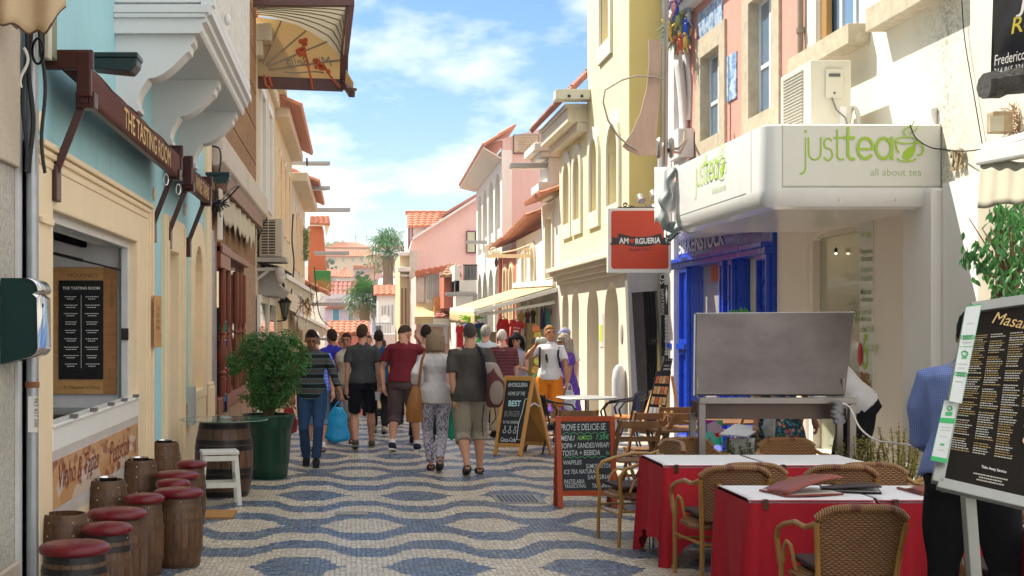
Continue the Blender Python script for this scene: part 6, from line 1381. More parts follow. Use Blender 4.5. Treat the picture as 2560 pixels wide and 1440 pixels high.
for i, x in enumerate((889,917)):
 mb = MB(); mb.tube([P(x, 608, Y8+3), P(x, 588, Y8+3)], .06,4); mb.tube([P(x-4,592, Y8+3), P(x+3,592, Y8+3)], .05,4); mb.build('aerial', mat('grey_metal', (.3,.3,.3),.5), fb)
simple_house('far roof behind the skyline on the right of the palm', 940,1010,620,230, mat('far_white', ()), roof='gable', rise=6)
# trees and palms
LEAF = {}
def leafmat(n, c, v=.5):
 if n in LEAF: return LEAF[n]
 m, t, b = newmat(n); ob = t.new('ShaderNodeNewGeometry').outputs['Random Per Island']; nz = t.noise(t.coord('Object'),1.5,3)
 f = t.math('ADD', t.math('MULTIPLY', ob, .6), t.math('MULTIPLY', nz, .4))
 t.l.new(t.mix(f, tuple(x*(1-v) for x in c), tuple(x*(1+v) for x in c)), b.inputs['Base Color']); b.inputs['Roughness'].default_value = .5
 tr = t.new('ShaderNodeBsdfTranslucent'); tr.inputs[0].default_value = (*[min(1, x*1.6) for x in c], 1); mx = t.new('ShaderNodeMixShader'); mx.inputs[0].default_value = .3
 t.l.new(b.outputs[0], mx.inputs[1]); t.l.new(tr.outputs[0], mx.inputs[2]); t.l.new(mx.outputs[0], t.n['Material Output'].inputs[0]); LEAF[n] = m; return m
def leaf_cloud(mb, c, r, n, s, clumps=30, flat=1):
 c = Vector(c); cl = []
 for _ in range(clumps):
  d = Vector((random.gauss(0,1), random.gauss(0,1), random.gauss(0,1))).normalized(); k = random.uniform(.45,1); cl.append((c+Vector((d.x*r[0], d.y*r[1], d.z*r[2]))*k, random.uniform(.16,.34)*min(r)))
 for _ in range(n):
  p, cr = random.choice(cl); d = Vector((random.gauss(0,1), random.gauss(0,1), random.gauss(0,1))).normalized(); p = p+d*cr*random.uniform(.5,1.15)
  a = Vector((random.gauss(0,1), random.gauss(0,1), random.gauss(0,.6))).normalized()*s*random.uniform(.6,1.2); b = a.orthogonal().normalized()*s*.45
  mb.poly([p-a, p+b, p+a, p-b])
random.seed(5)
tr_ = thing('tree', 'pale green round tree on the skyline left of the flat building', 'tree', P(840,640,200)); mb = MB(); leaf_cloud(mb, P(838,618,200),(1.9,2,1.2),2600,.16); mb.build('crown', leafmat('far_leaf', (.26,.30,.13)), tr_, fix=False); mb = MB(); mb.tube([P(838,650,200), P(838,615,200)], [.25,.1], 6); mb.build('trunk', WOODD, tr_)
for i, (x, y, Y, r) in enumerate(((820,662,160,1.1),(905,690,125,.8),(935,668,150,1.2),(866,716,112,.7))):
 tr_ = thing('tree', ('small green tree left among the hillside roofs', 'small tree beside the pyramid roofed house', 'leafy tree left of the tall palm', 'dark bush above the lilac house roof')[i], 'tree', P(x, y+8, Y)); mb = MB(); leaf_cloud(mb, P(x, y, Y),(r, r, r*.7),700,.14,12); mb.build('crown', leafmat('hill_leaf', (.07,.12,.04)), tr_, fix=False); mb = MB(); mb.tube([P(x, y+40, Y), P(x, y, Y)], [.12,.05], 5); mb.build('trunk', WOODD, tr_)
tr_ = thing('tree', 'small hazy tree right behind the round skyline tree', 'tree', P(868,640,215)); mb = MB(); leaf_cloud(mb, P(862,625,215),(1.2,1.5,.8),1000,.16,14); mb.build('crown', leafmat('far_leaf', ()), tr_, fix=False); mb = MB(); mb.tube([P(862,645,215), P(862,622,215)], [.2,.08], 6); mb.build('trunk', WOODD, tr_)
def palm(lab, x, y, Y, R, trunk_y, nf=36, lean=0):
 o = thing('palm_tree', lab, 'palm tree', P(x, trunk_y, Y)); c = P(x, y, Y)
 mb = MB(); zt_ = trunk_y; mb.tube([P(x+lean, zt_, Y), P(x+lean*.4,(zt_+y)/2, Y), c+Vector((0,0,-.1*R))], [.22*R, .16*R, .2*R], 10)
 mb.build('trunk', mat('palm_trunk', (.22,.14,.09),.9, var=.5, vs=6, stretch=(1,1,4), bump=.8), o, smooth=True)
 mb = MB(); md = MB()
 for i in range(nf):
  e = radians(-55+140*((i+.5)/nf)**.8); a = i*2.4; dr = Vector((cos(a)*cos(e), sin(a)*cos(e), sin(e))); L = R*random.uniform(.35,.62)
  hub = c+dr*L; up = Vector((0,0,1)); sd = dr.cross(up); sd = sd.normalized() if sd.length > .1 else Vector((1,0,0)); w = sd.cross(dr).normalized()
  tgt = mb if e > radians(-28) else md
  tgt.tube([c, hub], .012*R, 4, caps=False)
  for k in range(13):
   th = radians(-110+220*k/12); f = (dr*cos(th)+sd*sin(th)).normalized(); l = R*random.uniform(.42,.62)*(1-.35*abs(th)/1.9)
   p1 = hub+f*l*.65; p2 = hub+f*l+Vector((0,0,-.18*R*random.uniform(.5,1.4))); s_ = f.cross(w).normalized()*R*.022
   tgt.poly([hub, p1-s_, p2, p1+s_])
 mb.build('crown', leafmat('palm_leaf', (.035,.12,.018),.7), o, fix=False)
 if md.f: md.build('dead_fronds', leafmat('dry_palm_leaf', (.20,.15,.06),.5), o, fix=False)
palm('tall fan palm standing above the hillside roofs', 970,632,88,1.95,740)
palm('lower bushy fan palm in front of the lilac houses', 912,752,78,1.6,860, nf=60)
# == dining tables with red cloths
REDC = mat('red_tablecloth', (.40,.006,.018),.75, var=.12, vs=3, bump=.15, bs=300)
PAPER = mat('white_paper_cover', (.66,.65,.68),.7, var=.03, bump=.1, bs=6)
def dtable(lab, x0, x1, y0, y1, z=.73, drop=.55, seed=0, corner=True):
 o = thing('dining_table', lab, 'table', ((x0+x1)/2,(y0+y1)/2,0), group='restaurant tables under red cloths')
 mb = MB(); mb.box(x0+.02, x1-.02, y0+.02, y1-.02, z-.04, z-.012); mb.build('tabletop', WOODD, o)
 for x in (x0+.08, x1-.08):
  for y in (y0+.08, y1-.08):
   mb = MB(); mb.tube([(x, y, z-.04),(x, y, .02)], .028,10); mb.build('leg', CHROME, o, smooth=True)
 rnd = random.Random(seed); n = 160; W = x1-x0; D = y1-y0; per = 2*(W+D)
 phs = [rnd.uniform(0,6) for _ in range(4)]
 def rim(u):
  s = (u % 1)*per
  if s < W: return Vector((x0+s, y0,0)), Vector((0,-1,0)), min(s, W-s)
  s -= W
  if s < D: return Vector((x1, y0+s, 0)), Vector((1,0,0)), min(s, D-s)
  s -= D
  if s < W: return Vector((x1-s, y1,0)), Vector((0,1,0)), min(s, W-s)
  s -= W; return Vector((x0, y1-s, 0)), Vector((-1,0,0)), min(s, D-s)
 def f(u, v):
  p, nrm, dc = rim(u); k = max(0,1-dc/.20)       # near a corner the cloth hangs lower in a cone
  low = drop*(1+.55*k*k) if corner else drop
  fold = (.026*sin(u*per*9+phs[0]+.8*sin(u*per*3+phs[2]))+.016*sin(u*per*21+phs[1]))*v
  ctr = Vector(((x0+x1)/2,(y0+y1)/2,0)); out = (p-ctr).normalized()
  q = p+nrm*(.008+fold+.012*v)+out*(.015*k*v)-out*0
  fold2 = .03*k*sin(dc*90)*v; q += nrm*fold2
  return Vector((q.x, q.y, z+.004-low*v*(1-.0*v)-(.012*(v == 0))))
 mb = MB(); mb.grid(f, n, 14, closeu=True)
 mb.poly([Vector((x0, y0, z+.003)), Vector((x1, y0, z+.003)), Vector((x1, y1, z+.003)), Vector((x0, y1, z+.003))])
 c = mb.build('tablecloth', REDC, None, smooth=True, fix=False, ang=50); tag(c, 'red cloth of the '+lab.replace('restaurant table ', 'table '), 'tablecloth', 'red tablecloths')
 for p in c.data.polygons: p.use_smooth = True
 mb = MB(); mb.grid(lambda u, v: Vector((x0+.0+(W)*u, y0+.0+D*v, z+.011+.004*sin(u*9)*sin(v*7)-(.03*(v < .02))*1-(.03*(v > .98)))),16,12)
 c2 = mb.build('paper_cover', PAPER, None, smooth=True, solid=.002); tag(c2, 'white paper sheet on the '+lab.replace('restaurant table ', 'table '), 'paper cover', 'white paper table covers')
 for x in (x0+.07,):
  mb = MB(); mb.box(x, x+.03, y0-.02, y0+.02, z-.045, z+.012); k = mb.build('clip', CHROME, None); tag(k, 'metal clip on the '+lab.replace('restaurant table ', 'table ').replace('carrying the leather menus', 'with menus').replace('behind the man in blue', 'by the waiter'), 'table clip', 'tablecloth clips')
dtable('restaurant table in the back row, at its street end', 2.25,3.0,9.8,10.62, seed=1)
dtable('restaurant table in the back row, next to the tea shop', 3.02,3.77,9.8,10.62, seed=2)
dtable('restaurant table in the front row carrying the leather menus', 2.3,3.03,7.85,8.6, seed=3, drop=.62)
dtable('restaurant table in the front row behind the man in blue', 3.05,3.78,7.85,8.6, seed=4, drop=.62)
dtable('restaurant table cut by the lower right corner of the frame', 3.35,4.1,6.3,6.9, seed=5)
# leather menus
LEA = mat('brown_red_leather', (.24,.05,.03),.35, var=.25, vs=12, bump=.3, bs=80)
def menu(lab, x, y, rz, m, open_=.06, w=.2, d=.3, z=.745):
 o = thing('menu_folder', lab, 'menu', (x, y, z), rz, 'leather menu folders')
 mb = MB(); mb.box(-w, w, -d/2, d/2,0,.012); mb.build('back_cover', m, o, local=True, bevel=.003)
 mb = MB(); mb.grid(lambda u, v: Vector((-w+2*w*u, -d/2+d*v, .015+open_*sin(u*pi*.5)*1.0+.01*sin(v*5))),8,6); mb.build('front_cover', m, o, local=True, smooth=True, solid=.006)
 mb = MB(); mb.box(-w+.01, w-.01,-d/2+.01, d/2-.01,.012,.0145); mb.build('page', WHITE, o, local=True)
menu('brown red leather menu folder lying open on the front row table', 2.68,8.12,.25, LEA, .09,.19)
menu('dark leather menu folder beside the open brown red one', 3.02,8.25,-.3, mat('black_leather', (.02,.008,.01),.3),.03,.17)
menu('brown red leather menu folder next to the man in blue', 3.5,8.2,.1, LEA, .02,.15)
# == wicker chairs
def wicker_mat():
 m, t, b = newmat('woven_wicker'); v = t.coord('Object'); s = t.new('ShaderNodeSeparateXYZ'); t.l.new(v, s.inputs[0])
 a = t.math('SINE', t.math('MULTIPLY', s.outputs[0], 2*pi/.034)); row = t.math('MULTIPLY', s.outputs[2], 1/.012); par = t.math('MULTIPLY_ADD', t.math('MODULO', t.math('FLOOR', t.math('ADD', row, 200.0)),2.0),2.0,-1.0)
 h = t.math('MULTIPLY', a, par); rr = t.math('ABSOLUTE', t.math('SINE', t.math('MULTIPLY', row, pi)))
 hh = t.math('MULTIPLY_ADD', h, .4, t.math('MULTIPLY', rr, .6)); n = t.noise(t.coord('Object', (8,8,60)),2,3)
 c = t.mix(t.ramp(t.math('ADD', hh, t.math('MULTIPLY', n, .5)),.1,1.0),(.035,.015,.006),(.33,.155,.048)); c = t.mix(t.math('MULTIPLY', t.ramp(t.noise(v, 7,3),.55,.7),.35), c, (.12,.035,.015))
 t.l.new(c, b.inputs['Base Color']); b.inputs['Roughness'].default_value = .42
 bp = t.new('ShaderNodeBump'); bp.inputs['Strength'].default_value = 1; bp.inputs['Distance'].default_value = .006; t.l.new(hh, bp.inputs['Height']); t.l.new(bp.outputs[0], b.inputs['Normal']); return m
WICK = wicker_mat()
CANE = mat('golden_cane', (.33,.17,.035),.3, var=.25, vs=14, stretch=(1,1,.4), coat=.3)
def wrap_mat():
 m, t, b = newmat('wrapped_rattan'); v = t.coord('Object'); w = t.new('ShaderNodeTexWave'); w.bands_direction = 'X'; t.set(w, 'Scale', 26.0); t.l.new(v, w.inputs['Vector'])
 c = t.mix(w.outputs['Fac'], (.10,.042,.014),(.38,.20,.07)); c = t.mix(t.math('GREATER_THAN', t.noise(t.coord('Object', (1,.2,.2)),12,1),.60), c, (.16,.045,.025))
 t.l.new(c, b.inputs['Base Color']); b.inputs['Roughness'].default_value = .4; bp = t.new('ShaderNodeBump'); bp.inputs['Strength'].default_value = .8; bp.inputs['Distance'].default_value = .004; t.l.new(w.outputs['Fac'], bp.inputs['Height']); t.l.new(bp.outputs[0], b.inputs['Normal']); return m
WRAP = wrap_mat()
def wicker_chair():
 """seat front towards +y, back at -y"""
 o = thing('wicker_chair', 'x', 'chair', (0,0,0),0, 'wicker and cane armchairs at the red tables')
 bw = .235
 def back(u, v):                       # u across, v up
  x = (-1+2*u)*bw*(.86+.14*v); z = .42+.37*v; y = -.25-.07*v-.05*(1-(2*u-1)**2)*1.0
  z -= .06*abs(2*u-1)**5*v*v
  return Vector((x, y+.05*0, z))
 mb = MB(); mb.grid(back, 20,18); mb.build('backrest', WICK, o, local=True, smooth=True, solid=.016)
 top = [back(u/12,1)+Vector((0,0,.008)) for u in range(13)]
 mb = MB(); mb.tube(top, .021,10); mb.build('top_rail', WRAP, o, local=True, smooth=True)
 for s in (-1,1):
  e = back(0 if s < 0 else 1,.93)
  mb = MB(); mb.tube([e, e+Vector((s*.035,.07,-.03)), Vector((s*.275,-.10,.69)), Vector((s*.285,.06,.655)), Vector((s*.28,.17,.62)), Vector((s*.275,.215,.56)), Vector((s*.265,.21,.46)), Vector((s*.255,.2,.40)), Vector((s*.25,.21,.2)), Vector((s*.25,.215,0))], .015,10); mb.build('front_leg', CANE, o, local=True, smooth=True)
  mb = MB(); mb.tube([Vector((s*.262,.13,.43)), Vector((s*.272,.10,.52)), Vector((s*.277,.04,.565)), Vector((s*.275,-.03,.55)), Vector((s*.268,-.06,.47)), Vector((s*.255,-.05,.42))], .011,8); mb.build('arm_loop', CANE, o, local=True, smooth=True)
  mb = MB(); mb.tube([back(0 if s < 0 else 1,.95), back(0 if s < 0 else 1,.5), back(0 if s < 0 else 1,0)+Vector((0,-.0,-.03)), Vector((s*.205,-.27,.2)), Vector((s*.225,-.31,0))], .016,10); mb.build('rear_leg', CANE, o, local=True, smooth=True)
  mb = MB(); mb.tube([Vector((s*.25,.2,.28)), Vector((s*.21,-.26,.28))], .010,8); mb.build('stretcher', CANE, o, local=True, smooth=True)
 mb = MB(); mb.tube([Vector((-.25,.2,.25)), Vector((.25,.2,.25))], .010,8); mb.build('stretcher', CANE, o, local=True, smooth=True)
 mb = MB(); mb.tube([Vector((-.21,-.27,.27)), Vector((.21,-.27,.27))], .010,8); mb.build('stretcher', CANE, o, local=True, smooth=True)
 def seat(u, v):
  a = 2*pi*u; r = v; x = .235*cos(a); y = .225*sin(a); k = 1/max(abs(cos(a))**4+abs(sin(a))**4,1e-6)**.25
  return Vector((x*r*min(k, 1.1),-.02+y*r*min(k, 1.1),.43-.035*max(0, r-.85)/.15+.0))
 mb = MB(); mb.grid(seat, 28,8, closeu=True); mb.build('seat', WICK, o, local=True, smooth=True, solid=.02)
 mb = MB(); mb.tube([seat(i/28,1)+Vector((0,0,-.01)) for i in range(29)], .02,8); mb.build('seat_rim', WRAP, o, local=True, smooth=True)
 mb = MB(); mb.box(-.215,.215,-.235,.18,.445,.475); mb.build('cushion', mat('dark_cushion', (.03,.012,.012),.7), o, local=True, bevel=.012)
 return o
proto = wicker_chair()
spots = [(2.27,10.95, pi/2+.15, 'wicker armchair turned sideways at the street end of the back row'),
 (2.54,9.4,.05, 'wicker armchair with its back to us at the back row, street side'),
 (3.3,9.45,-.05, 'wicker armchair with its back to us at the back row, tea shop side'),
 (2.70,8.86, pi, 'wicker armchair facing us behind the table with the leather menus'),
 (3.5,8.88, pi-.05, 'wicker armchair facing us behind the front table by the man in blue'),
 (2.66,7.42,0, 'nearest wicker armchair, its woven back in front of the front row table'),
 (3.6,10.95, pi, 'wicker armchair facing us at the far side of the back row, by the floral dress'),
 (2.8,10.95, pi+.1, 'wicker armchair facing us at the far side of the back row, left end'),
 (4.12,9.3, pi/2+.3, 'wicker armchair half hidden behind the man in blue by the white wall'),
 (3.5,7.3,.1, 'wicker armchair behind the dark trousers of the man in blue')]
for i, (x, y, a, lab) in enumerate(spots):
 c = proto if i == 0 else copy_tree(proto); c.location = (x, y, 0); c.rotation_euler.z = a; c['label'] = lab
# == wooden folding chairs and tables
FW = mat('brown_folding_wood', (.22,.11,.045),.5, var=.35, vs=9, stretch=(1,1,.3), dirt=.3)
def fold_chair():
 o = thing('folding_chair', 'x', 'chair', (0,0,0),0, 'brown wooden folding chairs')
 for s in (-1,1):
  mb = MB(); mb.beam((s*.2,.22,0),(s*.2,-.20,.85),.025,.045); mb.build('back_leg', FW, o, local=True, bevel=.004)
  mb = MB(); mb.beam((s*.17,-.24,0),(s*.17,.20,.44),.025,.04); mb.build('front_leg', FW, o, local=True, bevel=.004)
 for z, h in ((.80,.07),(.66,.05)): mb = MB(); y = .22-.42*z/.85; mb.beam((-.2, y-.012, z),(.2, y-.012, z),.018, h); mb.build('back_slat', FW, o, local=True, bevel=.004)
 for k in range(6): mb = MB(); mb.box(-.19,.19,-.14+k*.06,-.095+k*.06,.435,.452); mb.build('seat_slat', FW, o, local=True)
 for y, z in ((.15,.15),(-.17,.13)): mb = MB(); mb.beam((-.19, y, z),(.19, y, z),.02,.03); mb.build('stretcher', FW, o, local=True)
 return o
pf_ = fold_chair()
fs = [(2.72,13.1,.1, 'folding chair nearest the orange framed blackboard, back to us'),(2.42,14.7,0, 'folding chair whose back rail shows just above the orange blackboard'),(3.1,14.3,.15, 'folding chair second in the row towards the easel menu'),(3.45,14.2,-.1, 'folding chair close to the left leg of the steel stand'),(3.6,15.3,.1, 'farthest folding chair below the blue shop pilaster'),(4.05,13.9,2.2, 'folding chair seen below the steel board left of the planter'),(3.0,13.6,1.5, 'folding chair turned sideways under the wooden table')]
for i, (x, y, a, lab) in enumerate(fs):
 c = pf_ if i == 0 else copy_tree(pf_); c.location = (x, y, 0); c.rotation_euler.z = a; c['label'] = lab
def wood_table(x, y, lab, w=.7, d=.7):
 o = thing('folding_table', lab, 'table', (x, y, 0),.1, 'brown slatted folding tables')
 for k in range(9): mb = MB(); mb.box(-w/2, w/2,-d/2+k*d/9,-d/2+(k+.85)*d/9,.70,.72); mb.build('top_slat', FW, o, local=True)
 for s in (-1,1):
  mb = MB(); mb.beam((s*.28,-.28,0),(s*.28,.26,.70),.025,.045); mb.build('leg', FW, o, local=True); mb = MB(); mb.beam((s*.25,.28,0),(s*.25,-.26,.70),.025,.045); mb.build('leg', FW, o, local=True)
 mb = MB(); mb.beam((-.3,0,.35),(.3,0,.35),.03,.04); mb.build('stretcher', FW, o, local=True)
wood_table(3.3,13.6, 'slatted wooden table between the folding chairs')
wood_table(4.0,14.6, 'slatted wooden table seen under the steel board')
# == steel display stand (its back)
ss = thing('display_stand', 'large stainless steel menu stand seen from behind', 'display stand', (3.55,11.4,0)); Ys = 11.4
SSM = mat('brushed_stainless', (.115,.098,.095),.3, metal=.8, var=.6, vs=1.3, stretch=(1,1,1.5), bump=.08, bs=8, dirt=.2, dirtcol=(.2,.1,.09))
SSF = mat('steel_frame', (.26,.24,.23),.4, metal=.6, var=.1)
SSD = mat('dull_steel_tray', (.10,.075,.065),.45, metal=.6, var=.25, vs=2)
s_ = lambda x, y, Y=Ys: P(x, y, Y)
mb = MB(); a, b_, c, d = s_(1736,990, Ys-.15), s_(2108,990, Ys-.15), s_(2132,785, Ys+.12), s_(1738,788, Ys+.12)
nn = (b_-a).cross(d-a).normalized(); mb.rings([[a, b_, c, d], [q+nn*.04 for q in (a, b_, c, d)]]); mb.build('panel', SSM, ss, bevel=.004)
mb = MB(); mb.beam(d+Vector((0,0,.01)), c+Vector((0,0,.01)),.07,.02); mb.beam(a, d, .02,.03); mb.beam(b_, c, .02,.03); mb.build('panel_rim', STEEL, ss)
mb = MB(); x0, x1 = XY(1733, Ys), XY(2120, Ys); mb.box(x0, x1, Ys-.2, Ys-.12, ZY(993, Ys-.1)-.05, ZY(993, Ys-.1)); z_ = ZY(993, Ys-.1)
mb.build('cross_bar', SSF, ss, bevel=.004)
for x in (x0+.0, x1-.055): mb = MB(); mb.box(x, x+.055, Ys-.19, Ys-.13,0, z_-.0501); mb.build('leg', SSF, ss, bevel=.004); mb = MB(); mb.box(x, x+.05, Ys+.1, Ys+.15,0,1.0); mb.build('leg', SSF, ss)
mb = MB(); mb.box(x0+.056, x1-.056, Ys-.11, Ys+.3, ZY(1045, Ys), ZY(1006, Ys)+.0); mb.build('tray', SSD, ss)
for x in (1742,2108): mb = MB(); mb.tube([s_(x, 992, Ys-.16), s_(x, 945, Ys-.16)], .012,8); mb.build('stay', SSF, ss, smooth=True)
cable([P(2105,1008,11.1), P(2125,1020,11.1), P(2150,1070,11.0), P(2190,1100,10.9), P(2240,1108,10.6), P(2290,1115,10.0)], .008, 'white cable sagging from the steel stand to the shrubs', m=mat('white_hose', ()))
mb = MB(); mb.grid(lambda u, v: P(2095+15*cos(u*2*pi)+3*sin(v*9),1005+55*v, 11.15-.05*sin(u*2*pi))+Vector((.01*sin(v*30+u*9),0,0)),12,16, closeu=True); tag(mb.build('cloth_wrap', mat('silver_grey_cloth', (.2,.22,.25),.5, bump=.4), None, smooth=True), 'crumpled grey cloth tied to the right leg of the steel stand', 'cloth')
# small draped table under it, shrubs
mb = MB(); q = [P(1798,1088,12.4), P(1868,1094,12.2), P(1908,1072,12.8), P(1838,1062,13.0)]
o = thing('draped_table', 'small table under a white cloth behind the steel stand', 'table', (XY(1850,12.5),12.5,0))
mb.rings([[p for p in q], [p+Vector((0,0,.012)) for p in q]]); mb.build('tabletop', PAPER, o)
mb = MB(); x0, x1 = XY(1822,12.4), XY(1885,12.4); mb.grid(lambda u, v: Vector((x0+(x1-x0)*u, 12.38+.015*sin(u*24)*v, .72-.34*v)),20,6); mb.build('cloth_skirt', PAPER, o, smooth=True, solid=.004)
for x in (x0+.05, x1-.05): mb = MB(); mb.beam((x, 12.6,0),(x, 12.6,.71),.03,.03); mb.build('leg', WOODD, o)
mb = MB(); mb.grid(lambda u, v: P(1762+44*u, 1050+62*v, 13.2),4,4)
mp2, t, b = newmat('colourful_print'); vo = t.new('ShaderNodeTexVoronoi'); t.set(vo, 'Scale', 9.0); t.l.new(t.coord('Object'), vo.inputs['Vector']); hsn = t.new('ShaderNodeHueSaturation'); t.set(hsn, 'Saturation', 1.3); t.set(hsn, 'Value', .7); t.l.new(vo.outputs['Color'], hsn.inputs['Color']); t.l.new(hsn.outputs[0], b.inputs['Base Color'])
tag(mb.build('poster', mp2, None, solid=.01), 'colourful printed poster leaning behind the wooden tables', 'poster')
def shrub(lab, x, y, w, h, col, n=2600, pot=True, s=.018, seedv=1):
 random.seed(seedv); o = thing('shrub', lab, 'shrub', (x, y, 0), group='yellow green shrubs in planters by the tables')
 mb = MB(); st_ = MB()
 for i in range(46):
  bx, by = random.gauss(0, w*.35), random.gauss(0,.10); tip = Vector((bx*1.5+random.gauss(0,.05), by*1.4,.30+(h-.3)*random.uniform(.45,1))); base = Vector((bx*.6, by*.5,.28)); st_.tube([base, tip], [.005,.002], 4, caps=False)
  for k in range(n//46):
   u = random.random()**.7; p = base.lerp(tip, u); d = Vector((random.gauss(0,1), random.gauss(0,1), random.gauss(.3,.7))).normalized()*s*random.uniform(.8,2); q2 = d.orthogonal().normalized()*s*.35; mb.poly([p, p+d*.5+q2, p+d, p+d*.5-q2])
 mb.build('leaves', leafmat('leaf_'+col[3], col[:3], .5), o, local=True, fix=False); st_.build('stems', WOODD, o, local=True, fix=False)
 mb = MB(); mb.box(-w*.75, w*.75,-.15,.15,0,.32); mb.build('planter_box', mat('dark_planter', (.04,.03,.025),.6), o, local=True, bevel=.01)
shrub('dark green sprigs in a planter before the draped white table', XY(1870,11.9),11.9,.42,.78,(.10,.16,.05, 'sprig'), seedv=3)
shrub('yellow green shrub right of the steel stand leg', XY(2165,11.3),11.3,.20,.86,(.26,.26,.05, 'yellowish'), seedv=4)
shrub('pale yellow shrub against the beige wall by the man in blue', XY(2250,11.2),11.2,.26,.95,(.34,.32,.09, 'pale'), seedv=5)
# == A boards
def aboard(lab, x0, x1, Y, ztop, frame_m, face_m, lean=.22, rz=0, w=.05, back=None):
 cx = (x0+x1)/2; hw = (x1-x0)/2; o = thing('chalkboard_sign', lab, 'chalkboard sign', (cx, Y, 0), rz)
 def fr(sg, nm):
  B = lambda x, z: Vector((x, sg*(-lean/2-.0)*(1-z/ztop)-.012*sg*-1*0, z))
  mb = MB();
  for s in (-1,1): mb.beam(B(s*(hw-w/2),0), B(s*(hw-w/2), ztop), w, .03, up=(0,-1,0))
  mb.build(nm, frame_m, o, local=True, bevel=.004)
  mb = MB(); mb.beam(B(-hw+w, ztop-w/2), B(hw-w, ztop-w/2),.028, w, up=(0,0,1)); mb.beam(B(-hw+w, .14), B(hw-w, .14),.028, w, up=(0,0,1)); mb.build('cross_rail', frame_m, o, local=True)
  return B
 B = fr(1, 'front_frame'); b0, b1, b2, b3 = B(-hw+w, .16), B(hw-w, .16), B(hw-w, ztop-w), B(-hw+w, ztop-w)
 mb = MB(); mb.rings([[b0, b1, b2, b3], [p+Vector((0,.01,0)) for p in (b0, b1, b2, b3)]]); mb.build('board', face_m, o, local=True)
 B2 = fr(-1, 'rear_frame'); b0, b1, b2, b3 = B2(-hw+w, .16), B2(hw-w, .16), B2(hw-w, ztop-w), B2(-hw+w, ztop-w)
 mb = MB(); mb.rings([[b0, b1, b2, b3], [p+Vector((0,.01,0)) for p in (b0, b1, b2, b3)]]); mb.build('rear_board', back or face_m, o, local=True)
 return o, B
SLATE = mat('slate_board', (.022,.028,.038),.5, var=.3, vs=3, dirt=.25, dirtcol=(.07,.08,.09))
ORF = mat('orange_red_frame', (.42,.07,.02),.45, var=.15, vs=9, stretch=(1,1,.3))
PIN = mat('varnished_pine', (.55,.27,.06),.4, var=.2, vs=8, stretch=(1,1,.25), coat=.2)
CHW = mat('chalk_white', (.6,.66,.68),.8, bump=0); CHG = mat('chalk_green', (.12,.5,.22),.8, bump=0); CHLG = mat('chalk_lime', (.25,.6,.15),.8, bump=0)
Y = 13.1; o, B = aboard('orange framed blackboard listing PROVE E DELICIE-SE and menu prices', XY(1388, Y), XY(1537, Y), Y, .87, ORF, SLATE, rz=.05)
CX = (XY(1388, Y)+XY(1537, Y))/2
def chalk(o, B, Y, cx, rows, m, name='chalk_writing', off=0):
 mb = MB()
 for s, xa, xb, yb, yt in rows:      # photo pixels
  X = XY(xa, Y)-cx; z = ZY(yb, Y); h = (yb-yt)*Y/F; p = B(X, z); up = (B(X, z+.1)-p).normalized()
  letters(mb, s, p+Vector((0,-.012,0)),(1,0,.02), up, w=(xb-xa)*Y/F, h=h, shear=.12, off=off)
 return mb.build(name, m, o, local=True)
chalk(o, B, Y, CX, [('PROVE E DELICIE-SE', 1399,1513,1076,1060),('MENU', 1400,1434,1101,1088),('SOPA + SANDES/WRAP/', 1400,1522,1120,1107),('TOSTA + BEBIDA', 1402,1497,1138,1125),('WAFFLES', 1404,1450,1160,1149),('SUMOS DETOX', 1461,1524,1169,1158),('ICE TEA NATURAL', 1405,1488,1183,1172),('SANGRIA', 1464,1519,1196,1185),('PASTELARIA', 1405,1456,1207,1196),('TRADICIONAL', 1406,1460,1217,1208),('TAKE-AWAY', 1475,1526,1217,1206)], CHW, off=.002)
chalk(o, B, Y, CX, [('ALMOÇO', 1441,1478,1101,1088)], CHLG, 'green_writing', off=.01); chalk(o, B, Y, CX, [('7,50€', 1488,1521,1100,1086)], CHG, 'price_writing', off=.004)
mb = MB()
def wav(x0, x1, y):
 pts = []
 for i in range(40): x = x0+(x1-x0)*i/39; X = XY(x, Y)-CX; pts.append(B(X, ZY(y+2.2*sin(x*.35), Y))+Vector((0,-.014,0)))
 mb.tube(pts, .0025,4)
wav(1403,1512,1082); wav(1405,1515,1141); mb.tube([B(XY(1516+5*(1-a/16)*cos(a), Y)-CX, ZY(1131+5*(1-a/16)*sin(a), Y))+Vector((0,-.014,0)) for a in [i*.5 for i in range(24)]], .0022,4)
mb.tube([B(XY(x, Y)-CX, ZY(y, Y))+Vector((0,-.014,0)) for x, y in ((1505,1090),(1508,1080),(1514,1072),(1512,1082),(1505,1090))], .002,4); mb.build('green_swirls', CHG, o, local=True)
# burger A board turned, its side open towards us
Y = 18.4; hw = .33
ab = thing('chalkboard_sign', 'pine framed burger chalkboard reading HOME OF THE BEST BURGER', 'chalkboard sign', (2.28, Y, 0))
p_ = lambda x, y, Y=18.4: P(x, y, Y)
FL, FR, FT_L, FT_R = p_(1238,1138,18.2), p_(1300,1140,18.0), p_(1265,942,18.55), p_(1333,944,18.35)
BR, BL_ = p_(1378,1136,18.35), p_(1312,1130,18.9)
def lerp2(u, v): return FL.lerp(FR, u).lerp(FT_L.lerp(FT_R, u), v)
mb = MB(); mb.beam(FL, FT_L, .05,.035, up=(1,-1,0)); mb.beam(FR, FT_R, .05,.035, up=(1,-1,0)); mb.beam(lerp2(0,.985), lerp2(1,.985),.035,.06); mb.beam(lerp2(0,.13), lerp2(1,.13),.035,.05); mb.build('front_frame', PIN, ab, bevel=.004)
mb = MB(); q = [lerp2(.05,.15), lerp2(.95,.15), lerp2(.95,.96), lerp2(.05,.96)]; mb.rings([q, [p+Vector((.0,.012,0)) for p in q]]); mb.build('board', mat('black_chalkboard', (.010,.011,.013),.45), ab)
